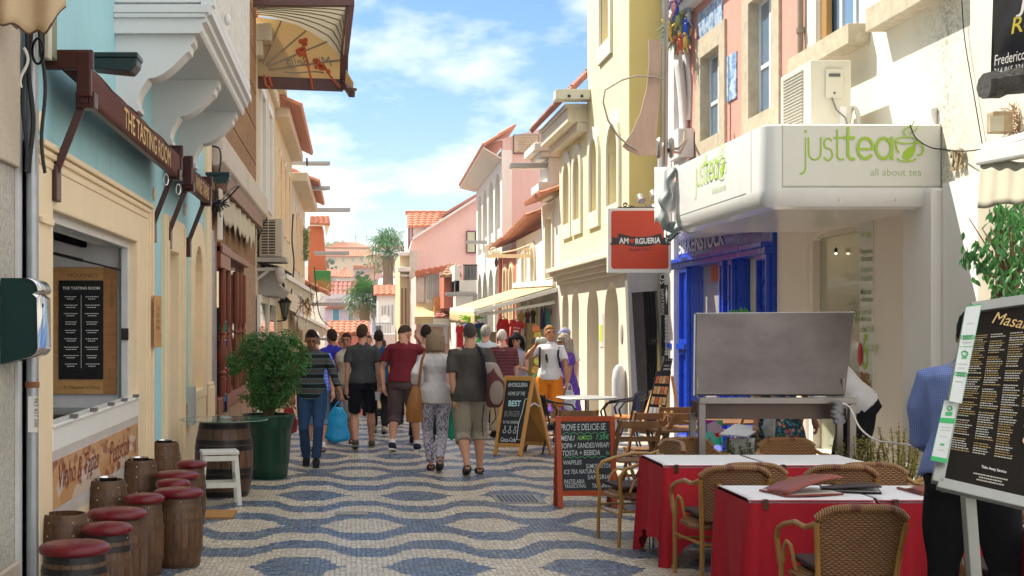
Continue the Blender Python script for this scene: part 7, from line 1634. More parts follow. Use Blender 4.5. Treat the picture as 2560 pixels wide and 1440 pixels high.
def bq(u, v): return BL_.lerp(BR, u).lerp(FT_L.lerp(FT_R, u), v)
mb = MB(); mb.beam(BR, FT_R+Vector((.01,.02,0)),.05,.03, up=(1,-1,0)); mb.beam(BL_, FT_L+Vector((.01,.02,0)),.05,.03, up=(1,-1,0)); mb.beam(bq(0,.13), bq(1,.13),.03,.05); mb.build('rear_frame', PIN, ab)
q = [bq(.05,.13), bq(.97,.13), bq(.97,.97), bq(.05,.97)]; mb = MB(); mb.rings([q, [p+Vector((.0,.01,0)) for p in q]]); mb.build('rear_board', mat('ochre_board', (.40,.20,.035),.5, var=.08), ab)
mb = MB(); a = FR.lerp(FT_R, .62); c = BR.lerp(FT_R, .62); mb.tube([a, (a+c)/2+Vector((0,0,.05)), c], .012,5); mb.build('stay_bar', mat('pale_bar', (.55,.55,.6),.4), ab)
nrm = (FR-FL).cross(FT_L-FL).normalized(); nrm = -nrm if nrm.y > 0 else nrm; ux = (FR-FL).normalized(); uz = (FT_L-FL).normalized()
def bl_txt(mb, s, u, v, w, h, off=0, al='C'): letters(mb, s, lerp2(u, v)+nrm*.01, ux, uz, w=w, h=h, align=al, off=off, shear=-.02)
W_ = (FR-FL).length
mb = MB(); bl_txt(mb, 'AMORGUERIA', .5,.87, W_*.8,.06); bl_txt(mb, 'HOME OF THE', .5,.76, W_*.68,.055); bl_txt(mb, 'IN THE UNIVERSE', .44,.40, W_*.62,.04); bl_txt(mb, 'Coca-Cola', .45,.17, W_*.62,.06,.01)
mb.tube([lerp2(.92,.2)+nrm*.012, lerp2(.78,.2)+nrm*.012, lerp2(.75,.4)+nrm*.012, lerp2(.82,.55)+nrm*.012, lerp2(.85,.72)+nrm*.012, lerp2(.93,.72)+nrm*.012], .005,4)
for k in range(3): mb.tube([lerp2(.25+.2*k+.06*cos(a),.30+.022*sin(a))+nrm*.012 for a in [i*pi/5 for i in range(11)]], .004,4); mb.tube([lerp2(.25+.2*k, .33)+nrm*.012, lerp2(.22+.2*k, .37)+nrm*.012, lerp2(.28+.2*k, .37)+nrm*.012, lerp2(.25+.2*k, .33)+nrm*.012], .003,4)
mb.build('chalk_writing', CHW, ab)
mb = MB(); bl_txt(mb, 'BEST', .48,.62, W_*.5,.085,.03); mb.build('bold_writing', mat('chalk_cyan', (.4,.65,.7),.8), ab); mb = MB(); bl_txt(mb, 'BURGER', .45,.49, W_*.62,.08,-.006); mb.build('faint_writing', mat('chalk_grey', (.25,.27,.28),.8), ab)
# easel menu by the portal
em = thing('easel_menu', 'black easel menu with food photos and an ABERTO OPEN card on top', 'menu stand', (XY(1650,17.5),17.5,0)); Ye = 17.5
e = lambda x, y, dy=0: P(x, y, Ye+dy)
mb = MB(); L = [e(1614,1045), e(1660,1050), e(1678,928,.15), e(1641,928,.15)]; mb.rings([L, [p+Vector((0,.015,0)) for p in L]]); mb.build('menu_board', BANN, em)
L = [e(1650,928,.16), e(1676,928,.16), e(1682,896,.2), e(1662,896,.2)]; mb = MB(); mb.rings([L, [p+Vector((0,.01,0)) for p in L]]); oc = mb.build('open_card', BANN, em)
mb = MB(); letters(mb, 'ABERTO', P(1659,916, Ye+.15),(1,0,0),(.15,0,1), w=.09); letters(mb, 'OPEN', P(1658,925, Ye+.145),(1,0,0),(.15,0,1), w=.08); letters(mb, '* * *', P(1665,902, Ye+.17),(1,0,0),(.15,0,1), w=.07); mb.build('lettering', mat('white_ink', ()), oc)
def qd(u, v, k=-.006): a = L2[0].lerp(L2[1], u).lerp(L2[3].lerp(L2[2], u), v); return a+Vector((0, k, 0))
L2 = [e(1614,1045), e(1660,1050), e(1678,928,.15), e(1641,928,.15)]
fm = [mat('food_a', (.5,.12,.06),.4, var=.9, vs=40), mat('food_b', (.6,.3,.1),.4, var=.8, vs=50), mat('food_c', (.6,.4,.2),.4, var=.8, vs=45)]
for r in range(4):
 for c in range(4):
  v0, v1 = .74-r*.22,.90-r*.22; u0, u1 = .08+c*.22,.27+c*.22; mb = MB(); mb.poly([qd(u0, v0), qd(u1, v0), qd(u1, v1), qd(u0, v1)]); mb.build('food_photo', fm[(r+c) % 3] if r < 3 else WHITE, em)
mb = MB(); mb.beam(e(1680,940,.25), e(1700,1060,.5),.03,.03); mb.beam(e(1645,940,.25), e(1606,1060,0),.03,.03); mb.beam(e(1672,930,.2), e(1668,1060,-.05),.03,.03); mb.build('easel_legs', PIN, em)
# metal table and black armchairs
mt = thing('cafe_table', 'round edged metal cafe table by the drinking man', 'table', (3.25,19,0))
mb = MB(); mb.lathe([(.001,.72),(.42,.72),(.43,.735),(.42,.745),(.001,.745)], (3.28,19,0),28); mb.build('tabletop', mat('grey_table_top', (.42,.44,.43),.35, metal=.4), mt, smooth=True); mb = MB(); mb.tube([(3.28,19,.72),(3.28,19,.03)], .03,10); mb.lathe([(.28,0),(.28,.02),(.04,.05)], (3.28,19,0),20); mb.build('pedestal', CHROME, mt, smooth=True)
BLW = mat('black_woven_plastic', (.012,.012,.014),.4, bump=.6, bs=90)
def cafe_chair(x, y, a, lab):
 o = thing('cafe_chair', lab, 'chair', (x, y, 0), a, 'black metal armchairs with wooden slat seats')
 for s in (-1,1):
  mb = MB(); mb.tube([(s*.26,.24,0),(s*.26,.14,.3),(s*.27,.2,.55),(s*.27,.12,.66),(s*.26,-.15,.70),(s*.22,-.27,.74)], .014,8); mb.build('front_leg', mat('black_chrome', (.05,.05,.055),.15, metal=.8), o, local=True, smooth=True)
  mb = MB(); mb.tube([(s*.24,-.32,0),(s*.22,-.2,.42),(s*.21,-.27,.8)], .014,8); mb.build('rear_leg', mat('black_chrome', ()), o, local=True, smooth=True)
 mb = MB(); mb.grid(lambda u, v: Vector(((-1+2*u)*.22,-.25-.05*sin(u*pi)-.03*v, .52+.30*v-.04*v*(2*u-1)**2)),12,6); mb.build('backrest', BLW, o, local=True, smooth=True, solid=.015)
 for k in range(5): mb = MB(); mb.box(-.22,.22,-.2+k*.085,-.13+k*.085,.43,.45); mb.build('seat_slat', mat('orange_slat', (.5,.2,.05),.5), o, local=True)
cafe_chair(2.78,18.7,-1.2, 'black armchair between the burger chalkboard and the metal table')
cafe_chair(3.72,19.1,1.3, 'black armchair right of the metal table, nearer one')
cafe_chair(4.0,19.5,1.5, 'black armchair right of the metal table, next to the portal')
mb = MB(); mb.lathe([(.12,0),(.12,.85),(.1,1.0),(.05,1.08),(.001,1.1)], (4.4,22.4,0),16); tag(mb.build('bollard', LIMEW, None, smooth=True), 'white rounded bollard before the steel portal', 'bollard')
# == green planter with bush
GP = mat('dark_green_planter', (.003,.04,.02),.3, var=.1, bump=.02, coat=.2)
o = thing('planter', 'tapered dark green planter beside the big barrel', 'planter', (XY(672,15.55),15.55,0)); pc = Vector((XY(672,15.55),15.55,0))
mb = MB(); mb.lathe([(.20,0),(.215,.02),(.225,.16),(.232,.17),(.235,.18),(.26,.56),(.272,.57),(.275,.58),(.292,.70),(.305,.705),(.305,.73),(.28,.73),(.26,.60),(.001,.60)], n=36); mb.build('pot', GP, o, local=True, smooth=True, ang=50)
mb = MB(); mb.lathe([(.27,.605),(.1,.63),(.001,.63)], n=16); mb.build('soil', mat('soil', (.05,.035,.02),.95), o, local=True)
random.seed(21)
bu = thing('bush', 'dense round green bush growing in the dark green planter', 'bush', pc+Vector((0,0,.62)))
mb = MB(); top = pc+Vector((.02,0,1.28))
for i in range(26):
 a = random.uniform(0,2*pi); q = top+Vector((cos(a)*random.uniform(.1,.42), sin(a)*random.uniform(.1,.35), random.uniform(-.25,.3))); mb.tube([pc+Vector((random.gauss(0,.02), random.gauss(0,.02),.62)), pc+Vector((cos(a)*.08, sin(a)*.08,.85)), q], [.022,.014,.004], 6)
mb.build('stems', mat('bush_stem', (.16,.10,.05),.8), bu, smooth=True, fix=False)
mb = MB()
cl = []
for i in range(230):
 px = 0; z = random.uniform(-.46,.34); wz = math.sqrt(max(0,1-(z/.42)**2)); wid = (.42 if z > -.1 else .34)*max(wz, .5)+.02
 a = random.uniform(0,2*pi); rr = math.sqrt(random.random()); cl.append((top+Vector((cos(a)*rr*wid, sin(a)*rr*wid*.85, z)), random.uniform(.05,.10)))
cl += [(top+Vector((x, 0, z)),.07) for x, z in ((-.45,.05),(-.42,-.05),(.4,.12),(-.3,-.35),(.12,-.42),(-.2,-.42),(.3,.25),(-.1,.38),(.15,.36))]
for _ in range(26000):
 c, r = random.choice(cl); d = Vector((random.gauss(0,1), random.gauss(0,1), random.gauss(0,1))).normalized(); p = c+d*r*random.uniform(.5,1.2); n_ = (d+Vector((random.gauss(0,.5), random.gauss(0,.5),.6))).normalized(); a = n_.orthogonal().normalized(); a = (Matrix.Rotation(random.uniform(0,6.3),3, n_) @ a)*random.uniform(.009,.019); b = n_.cross(a).normalized()*a.length*.62; mb.poly([p-a, p+b, p+a*1.1, p-b])
mb.build('leaves', leafmat('bush_leaf', (.045,.15,.02),.75), bu, fix=False)
# ficus at the right edge
random.seed(31)
fi = thing('tree', 'ficus with hanging glossy leaves at the right edge behind the menu board', 'tree', (4.85,9.3,0)); mb = MB(); base = P(2535,760,9.4)
for i in range(16):
 q = P(random.uniform(2420,2580), random.uniform(520,740), random.uniform(9.1,9.7)); mb.tube([Vector((4.85,9.4,0)) if i == 0 else base, base+Vector((0,0,.1)) if i == 0 else base.lerp(q, .5)+Vector((0,0,.08)), q], [.015,.01,.003], 5)
mb.build('trunk', mat('bush_stem', ()), fi, fix=False, smooth=True)
mb = MB()
def fleaf(p, L):
 d = Vector((random.gauss(0,.5), random.gauss(0,.5),-1)).normalized()*L; s_ = d.cross(Vector((random.gauss(0,1),1,0))).normalized()*L*.24; n_ = d.cross(s_).normalized()*L*.08; mb.poly([p, p+d*.3+s_*.8-n_, p+d*.6+s_*.8-n_, p+d]); mb.poly([p, p+d, p+d*.6-s_*.8-n_, p+d*.3-s_*.8-n_])
for i in range(560):
 t_ = random.random(); x = 2560-abs(random.gauss(0,55)); y = random.uniform(505,765)
 if x < 2470 and not (600 < y < 700): continue
 fleaf(P(x, y, random.uniform(9.0,9.8)), random.uniform(.05,.085))
for i in range(60): fleaf(P(random.uniform(2405,2480),640+random.gauss(0,18),9.3),.07)
mb.build('crown', leafmat('ficus_leaf', (.035,.14,.03),.6), fi, fix=False)
mb = MB(); mb.tube([P(2497,520,9.5), P(2500,775,9.5)], .03,8); tag(mb.build('awning_post', mat('dark_red_post', (.1,.03,.02),.5), None, smooth=True), 'dark post behind the ficus leaves', 'post')
# == big menu board, right
mb_ = thing('menu_board', 'large aluminium framed black restaurant menu board on a steel post', 'menu board', (XY(2450,6.0),6.0,0)); Ym = 6.0
ALU = mat('brushed_aluminium', (.30,.31,.29),.38, metal=.7, var=.12, vs=5)
c0, c1, c2, c3 = P(2343,1208, Ym-.05), P(2600,1268, Ym-.2), P(2640,742, Ym+.15), P(2428,772, Ym+.25)
def mq(u, v, k=0):
 return c0.lerp(c1, u).lerp(c3.lerp(c2, u), v)+NB*k
NB = (c1-c0).cross(c3-c0).normalized(); NB = NB if NB.y < 0 else -NB
mb = MB(); t_ = .05
for a, b_ in (((0,0),(1,0)),((0,1),(1,1)),((0,0),(0,1)),((1,0),(1,1))): mb.beam(mq(*a), mq(*b_),.05,.045, up=NB)
mb.build('frame', ALU, mb_, bevel=.004)
mb = MB(); mb.rings([[mq(.03,.03,.0), mq(.97,.03), mq(.97,.97), mq(.03,.97)], [mq(.03,.03,-.02), mq(.97,.03,-.02), mq(.97,.97,-.02), mq(.03,.97,-.02)]]); mb.build('menu_panel', mat('menu_dark', (.014,.011,.008),.8, spec=.2), mb_)
uxm = (c1-c0).normalized(); uzm = (c3-c0).normalized()
mb = MB(); letters(mb, 'Masala', mq(.27,.885,.03), uxm, uzm, w=.165, h=.06, shear=.4); mb.build('gold_title', mat('gold_lettering', ()), mb_)
mb = MB(); letters(mb, 'Take Away Service', mq(.52,.115,.012), uxm, uzm, w=.10, h=.017, align='C', off=.01); mb.build('service_line', mat('white_ink', ()), mb_)
m1, m2 = MB(), MB(); rr_ = random.Random(4)
for cidx, (u0, u1) in enumerate(((.07,.26),(.29,.48),(.51,.70),(.73,.92))):
 v = .83-.0*cidx
 while v > (.19 if cidx < 3 else .45):
  uu = u0; tgt = m1 if rr_.random() < .55 else m2; end = u1-rr_.uniform(0,.07)
  while uu < end:
   l = rr_.uniform(.008,.03); l = min(l, end-uu); h = .0055; tgt.poly([mq(uu, v, .003), mq(uu+l, v, .003), mq(uu+l, v+h, .003), mq(uu, v+h, .003)]); uu += l+.006
  v -= .0125 if rr_.random() < .9 else .025
for k, (w) in enumerate((.34,.22,.26)):
 uu = .5-w/2; v = .088-k*.014
 while uu < .5+w/2: l = rr_.uniform(.01,.03); m2.poly([mq(uu, v, .003), mq(uu+l, v, .003), mq(uu+l, v+.006,.003), mq(uu, v+.006,.003)]); uu += l+.005
m1.build('gold_print', mat('dull_gold_print', (.35,.25,.1),.5, bump=0), mb_, fix=False); m2.build('white_print', mat('grey_print', (.5,.48,.42),.5, bump=0), mb_, fix=False)
mb = MB()
for v in (.36,.29):
 c = mq(.83, v, .004); mb.poly([c+(uxm*cos(a)+uzm*sin(a))*.022 for a in [i*pi/10 for i in range(20)]])
mb.build('round_photo', mat('naan', (.7,.5,.3),.6, var=.3, vs=60), mb_)
mb = MB(); mb.beam(P(2420,1240, Ym+.0), P(2447,1600, Ym-.0),.05,.05); mb.build('post', ALU, mb_, bevel=.004)
mb = MB(); zf = P(2447,1600, Ym); mb.box(zf.x-.2, zf.x+.2, Ym-.2, Ym+.2,0,.02); mb.beam((zf.x, Ym, 0), zf, .05,.05); mb.build('base', ALU, mb_)
# certificates clipped to its left edge
def cert(lab, q, seed):
 o = thing('certificate', lab, 'certificate', q[0], group='green and white certificates on the menu board'); rr = random.Random(seed)
 mb = MB(); mb.rings([q, [p-NB*.003 for p in q]]); mb.build('sheet', mat('certificate_paper', (.62,.66,.66),.35), o)
 f = lambda u, v, k=.002: q[0].lerp(q[1], u).lerp(q[3].lerp(q[2], u), v)+NB*k
 mb = MB()
 def bar(u0, u1, v0, v1): mb.poly([f(u0, v0), f(u1, v0), f(u1, v1), f(u0, v1)])
 if seed == 1:
  for v in (.28,.66):
   for k in range(5): c = f(.2+.15*k, v); mb.tube([c+(uxm*cos(a)+uzm*sin(a))*.009 for a in [i*pi/6 for i in range(13)]], .0018,4)
  bar(.05,.95,.56,.565); bar(.35,.7,.44,.455); mb.tube([f(.5,.49)+(uxm*cos(a)+uzm*sin(a))*.013 for a in [i*pi/6 for i in range(13)]], .003,4)
 else: bar(0,1,.0,.07); bar(0,1,.62,.70); bar(.3,.75,.74,.80); bar(.4,.65,.26,.29); mb.tube([f(.5,.86)+(uxm*cos(a)+uzm*sin(a))*.010 for a in [i*pi/6 for i in range(13)]], .003,4)
 for u0, u1, v0, v1 in ((0,.02,0,1),(.98,1,0,1),(0,1,.99,1)): bar(u0, u1, v0, v1)
 mb.build('green_print', mat('certificate_green', (.03,.42,.12),.4), o)
 mb = MB()
 for v in (.8,.6,.38,.34,.2) if seed == 1 else (.55,.5,.4,.18): w = rr.uniform(.2,.35); mb.poly([f(.5-w, v), f(.5+w, v), f(.5+w, v+.008), f(.5-w, v+.008)])
 mb.build('grey_print', mat('grey_ink', ()), o)
K = NB*.035
cert('tall upper green and white certificate on the menu board', [P(2370,1010, Ym)+K, P(2402,1016, Ym-.0)+K, P(2452,768, Ym+.2)+K, P(2412,774, Ym+.2)+K], 1)
cert('lower green and white certificate on the menu board', [P(2323,1160, Ym-.03)+K*1.4, P(2362,1168, Ym-.03)+K*1.4, P(2393,1010, Ym+.05)+K*1.4, P(2357,1010, Ym+.05)+K*1.4], 2)
# == souvenir stall
sa = thing('awning', 'long cream awning over the football shirt stall', 'awning', (4.5,30,2.5))
A0, A1, B0, B1 = Vector((4.48,29.75,2.60)), Vector((4.48,37.5,2.75)), Vector((2.74,30.0,2.10)), Vector((2.74,37.5,2.2))
mb = MB(); mb.grid(lambda u, v: A0.lerp(A1, u).lerp(B0.lerp(B1, u), v)+Vector((0,0,.04*sin(u*25)*v*(1-v))),24,6); mb.build('canvas', mat('pale_cream_canvas', (.50,.38,.20),.8), sa, smooth=True, solid=.01)
mb = MB(); mb.beam(A0+Vector((0,-.02,-.08)), B0+Vector((0,-.02,-.08)),.08,.09); mb.beam(B0+Vector((0,0,-.03)), B1+Vector((0,0,-.03)),.08,.10); mb.beam(A0+Vector((0,.2,-.35)), B0+Vector((.1,.2,-.14)),.06,.07); mb.beam(A0+Vector((0,.3,.08)), A1+Vector((0,0,.08)),.12,.14); mb.build('frame', WHITE, sa, bevel=.01)
mb = MB(); mb.grid(lambda u, v: B0.lerp(B1, u)+Vector((-.04+.02*sin(u*50),0,-.07-(.30+.02*sin(u*31))*v)),60,3); mb.build('valance', mat('yellow_cream_canvas', ()), sa, smooth=True, solid=.006)
mb = MB()
for i in range(26): mb.ell(A0.lerp(B0, i/25)+Vector((0,.1,-.16-.03*sin(i*1.3))),.012,.012,.015,6,4)
mb.build('light_string', mat('small_bulb', (.6,.55,.4),.4), sa)
def garment(lab, x0, x1, y0, y1, Y, c, nme, kind='shirt', num=None, name='football_shirt', txt=None, trim=None, rot=0):
 y0 += 7; y1 += 13; p = P((x0+x1)/2, y0, Y); w = (x1-x0)*Y/F; h = (y1-y0)*Y/F; o = thing(name, lab, 'shirt' if 'shirt' in name else name.replace('_', ' '), p, group='clothes hanging at the souvenir stall')
 o.rotation_euler.y = rot
 if kind == 'shirt': pts = [(-.5,-.18),(-.38,-.02),(-.16,0),(-.08,-.05),(.08,-.05),(.16,0),(.38,-.02),(.5,-.18),(.5,-.34),(.36,-.30),(.35,-1),(-.35,-1),(-.36,-.30),(-.5,-.34)]
 elif kind == 'vest': pts = [(-.45,-.25),(-.3,0),(-.12,-.01),(.12,-.01),(.3,0),(.45,-.25),(.42,-1),(-.42,-1)]
 else: pts = [(-.5,0),(.5,0),(.45,-.6),(.5,-1),(-.4,-1),(-.45,-.5)]
 mb = MB(); mb.plate([(a*w, b*h) for a, b in pts], (), lambda u, v, d: Vector((u, d+.025*sin(u*25+v*6), v)),.035); mb.build('cloth', mat('cloth_'+nme, c, .8, var=.2, vs=4), o, local=True)
 mb = MB(); mb.tube([(-.16*w, .01,.0),(0,.01,.05),(.16*w, .01,0)], .01,5); mb.tube([(0,.01,.05),(0,.01,.13)], .006,4); mb.build('hanger', WOODD, o, local=True)
 if num:
  mb = MB(); letters(mb, num[0], (0,-.04,-.36*h),(1,0,0),(0,0,1), w=w*.45, h=.07*h, align='C', off=.01); letters(mb, num[1], (0,-.04,-.78*h),(1,0,0),(0,0,1), h=.34*h, align='C', off=.02); mb.build('print', mat('white_ink', ()), o, local=True)
 if txt: mb = MB(); letters(mb, txt, (.1*w, -.04,-.98*h),(0,0,1),(-1,0,0), w=h*.75, h=.3*w, off=.02); mb.build('print', mat('white_ink', ()), o, local=True)
 if trim:
  mb = MB(); mb.box(-.35*w, .35*w, -.035,-.03,-.55*h, -.42*h); mb.box(-.35*w, .35*w, -.035,-.03,-.95*h, -.8*h); mb.build('bands', mat('cloth_'+trim[0], trim[1], .8), o, local=True)
rd = (.55,.01,.015)
garment('red shirt at the far left of the stall with white badge', 1139,1161,806,858,31.5, rd, 'red')
garment('long red sleeved shirt hanging on a grey scarf in the stall', 1240,1276,790,850,30.6, rd, 'red', kind='vest')
garment('red RONALDO number 7 shirt hanging from the stall awning', 1276,1312,794,846,30.4, rd, 'red', num=('RONALDO', '7'), rot=.15)
garment('black white scarf reading PO behind the red shirt', 1246,1256,822,862,30.5,(.05,.05,.07), 'dark', kind='towel', name='scarf', txt='PO')
garment('blue striped shirt on hanger above the green towel', 1160,1218,800,830,31,(.03,.08,.45), 'blue', kind='shirt', trim=('dred', (.4,.02,.05)))
garment('green towel reading CAMP hanging left in the stall', 1196,1218,812,862,30.9,(.01,.25,.08), 'green', kind='towel', name='towel', txt='CAMP')
garment('yellow shirt hanging upper middle of the stall', 1296,1312,775,806,31.5,(.7,.45,.03), 'yellow')
garment('dark red and black shirt beside the yellow shirt', 1312,1326,772,812,31.6,(.2,.03,.03), 'maroon', trim=('black', (.02,.02,.02)))
garment('orange and blue striped shirt under the awning arm', 1308,1324,800,828,31.2,(.7,.2,.03), 'orange', trim=('blue', (.03,.08,.45)))
garment('black shirt hanging in the upper right of the stall', 1326,1340,768,806,31.8,(.02,.02,.025), 'black')
garment('yellow scarf hanging at the upper right of the stall', 1340,1345,765,805,31.4,(.7,.6,.05), 'lemon', kind='towel', name='scarf')
garment('navy shirt left of the turquoise towel', 1350,1360,762,810,31.0,(.04,.03,.12), 'navy', kind='vest')
garment('dark shirt next to the navy shirt', 1359,1366,760,806,31.2,(.05,.05,.04), 'darkgrey', kind='vest')
garment('turquoise towel hanging by the last red shirt', 1364,1374,766,816,30.8,(.0,.32,.42), 'turquoise', kind='towel', name='towel')
garment('red and blue shirt hanging nearest the yellow house', 1374,1392,764,802,30.6,(.5,.02,.04), 'redblue', trim=('blue', (.03,.08,.45)), rot=-.3)
garment('black tee with white curved lettering low in the stall', 1288,1310,846,872,30.2,(.02,.02,.03), 'black', txt=None, num=('MKD', 'o'))
garment('grey jacket hanging behind the turquoise towel', 1386,1397,766,800,31.5,(.2,.15,.1), 'taupe', kind='vest')
mb = MB(); mb.ell(P(1206,856,30.8),.16,.05,.10,12,8); tag(mb.build('cap', mat('green_plastic_hat', (.02,.5,.12),.4), None, smooth=True), 'shiny green cap below the CAMP towel', 'cap')
o = thing('net', 'lime green net bundle hanging at the stall awning end', 'net', P(1180,800,31)); mb = MB(); random.seed(9)
for i in range(60): p = P(1178+random.gauss(0,8),799-random.random()*6,31); mb.tube([p, p+Vector((random.gauss(0,.08),0, random.gauss(0,.05)))], .012,4)
mb.build('strands', mat('lime_net', (.3,.65,.03),.6), o, fix=False)
# stall furniture: mosaic pillar with hanging plates, racks, boxes
pil_ = thing('stall_pillar', 'speckled brown stall pillar between shirts and the drinking man', 'pillar', P(1330,1000,30)); mb = MB(); mb.box(XY(1318,30), XY(1345,30),30,30.3,-.3, ZY(808,30)); mb.build('post', mat('speckled_brown', (.22,.16,.06),.7, var=.8, vs=30), pil_)
for i, (y, c) in enumerate(((822,(.6,.15,.03)),(838,(.5,.4,.05)),(855,(.05,.05,.05)),(875,(.6,.05,.03)),(903,(.7,.6,.1)),(925,(.6,.3,.05)),(945,(.1,.35,.1)))):
 x = 1340+4*sin(i*2); p = P(x, y, 29.6); mb = MB(); m2 = MB(); m2.lathe([(.001,0),(.06,.0),(.085,.015),(.085,.02)], n=14); mb.add(m2, Matrix.Translation(p) @ Matrix.Rotation(pi/2,4, 'X')); o = mb.build('souvenir_plate', mat('plate_%d' % i, c, .3, var=.8, vs=30), None, smooth=True); tag(o, ('top orange', 'yellow', 'black', 'red', 'large yellow', 'amber', 'lowest green')[i]+' souvenir plate on the string beside the speckled pillar', 'plate', 'souvenir plates on a string')
rk = thing('postcard_rack', 'white wire postcard rack left in the souvenir stall', 'rack', P(1200,900,31)); mb = MB()
for i in range(7): x = 1140+i*14; mb.tube([P(x, 868,31), P(x, 1000,31)], .012,4)
for y in range(870,1000,14): mb.tube([P(1140, y, 31), P(1225, y, 31)], .008,4)
mb.build('wires', WHITE, rk)
random.seed(15); k = 0
for i in range(5):
 for j in range(4): mb = MB(); a = P(1144+i*16,890+j*16,30.95); mb.box(a.x, a.x+.11,30.93,30.95, a.z, a.z+.1); mb.build('postcard', mat('postcard_%d' % (k % 4), [(.5,.3,.2),(.2,.35,.5),(.6,.55,.4),(.3,.4,.2)][k % 4], .4, var=.5, vs=20), rk); k += 1
mb = MB(); mb.box(XY(1215,31.5), XY(1240,31.5),31.5,31.9,-.6, ZY(830,31.5)); tag(mb.build('cardboard_box', mat('cardboard', (.5,.36,.2),.8), None), 'tall beige cardboard carton behind the stall shirts', 'carton')
mb = MB(); mb.box(2.95,4.4,30.6,31.6,-.5,.55); tag(mb.build('stall_counter', mat('stall_cloth', (.4,.35,.3),.7, var=.4, vs=6), None, bevel=.02), 'low souvenir stall counter behind the walkers', 'counter')
# == people
SKIN = {}
def skinm(n, c):
 if n not in SKIN:
  m = mat('skin_'+n, c, .5, var=.08, vs=10, bump=.05, bs=90); m.node_tree.nodes['Principled BSDF'].inputs['Subsurface Weight'].default_value = .08; m.node_tree.nodes['Principled BSDF'].inputs['Subsurface Scale'].default_value = .02; SKIN[n] = m
 return SKIN[n]
EYEM = mat('eye_dark', (.03,.02,.015),.3, bump=0);
def cloth(n, c, v=.12, stripes=None):
 if n in _M: return _M[n]
 m = mat(n, c, .85, var=v, vs=6, bump=.25, bs=220, bd=.002, spec=.12)
 if stripes:
  t = NT(m); b = t.n['Principled BSDF']; s = t.new('ShaderNodeSeparateXYZ'); t.l.new(t.coord('Object'), s.inputs[0]); base = b.inputs['Base Color'].links[0].from_socket
  for per, ph, wd, col in stripes:
   f = t.math('LESS_THAN', t.math('FRACT', t.math('MULTIPLY_ADD', s.outputs[2], 1/per, ph)), wd); base = t.mix(f, base, col)
  t.l.new(base, b.inputs['Base Color'])
 return m
def pattern(n, base, cols, scale, thr=.5, st=(1,1,1), check=None):
 if n in _M: return _M[n]
 m, t, b = newmat(n); v = t.coord('Object', st); c = base
 if check:
  s = t.new('ShaderNodeSeparateXYZ'); t.l.new(t.coord('Object'), s.inputs[0]); fx = t.math('LESS_THAN', t.math('FRACT', t.math('MULTIPLY', s.outputs[0], 1/check)),.4); fz = t.math('LESS_THAN', t.math('FRACT', t.math('MULTIPLY', s.outputs[2], 1/check)),.4)
  c = t.mix(t.math('MULTIPLY', t.math('ADD', fx, fz),.5), base, cols[0])
 else:
  for i, cc in enumerate(cols):
   vo = t.new('ShaderNodeTexVoronoi'); t.set(vo, 'Scale', scale*(1+.3*i)); mp3 = t.new('ShaderNodeMapping'); mp3.inputs['Location'].default_value = (i*3.1, i*1.7, i); t.l.new(v, mp3.inputs[0]); t.l.new(mp3.outputs[0], vo.inputs['Vector'])
   c = t.mix(t.math('LESS_THAN', vo.outputs['Distance'], thr), c, cc)
 t.l.new(c, b.inputs['Base Color']); b.inputs['Roughness'].default_value = .85; _M[n] = m; return m
S2 = bpy.data.scenes.new('remesh_bench')
def remesh(mb, name, mats, parent, vox=.012, sm=3, wr=0, ws=9, matfn=None, seed=0):
 me = mb.mesh(name, mats if isinstance(mats, list) else [mats], None, fix=False); ob = bpy.data.objects.new('tmp', me); S2.collection.objects.link(ob)
 r = ob.modifiers.new('r', 'REMESH'); r.mode = 'VOXEL'; r.voxel_size = vox; r.use_smooth_shade = True
 if sm: s = ob.modifiers.new('s', 'SMOOTH'); s.iterations = sm; s.factor = .5
 V2 = S2.view_layers[0]; V2.update(); dg = V2.depsgraph; m2 = bpy.data.meshes.new_from_object(ob.evaluated_get(dg)); bpy.data.objects.remove(ob); bpy.data.meshes.remove(me)
 m2.name = name
 while len(m2.materials): m2.materials.pop()
 for m in (mats if isinstance(mats, list) else [mats]): m2.materials.append(m)
 if wr:
  o_ = Vector((seed*3.3,0,0))
  cs = [(v.co.copy(), v.normal.copy()) for v in m2.vertices]
  for v, (q, n_) in zip(m2.vertices, cs): v.co = q+n_*wr*(noise.noise(Vector((q.x*ws, q.y*ws, q.z*ws*.55))+o_)+.5*noise.noise(Vector((q.x*ws*2.3, q.y*ws*2.3, q.z*ws*1.1+q.x*9))+o_))
 m2.polygons.foreach_set('material_index', [0]*len(m2.polygons))
 if matfn:
  for p in m2.polygons: p.material_index = matfn(p.center)
 m2.polygons.foreach_set('use_smooth', [True]*len(m2.polygons))
 o = bpy.data.objects.new(name, m2); COL.objects.link(o); o.parent = parent; return o
def ik(a, b, l1, l2, pole):
 d = b-a; L = min(d.length, (l1+l2)*.998); d.normalize(); x = (l1*l1-l2*l2+L*L)/(2*L); h = math.sqrt(max(0, l1*l1-x*x)); p = (pole-d*pole.dot(d)).normalized(); return a+d*x+p*h, a+d*L
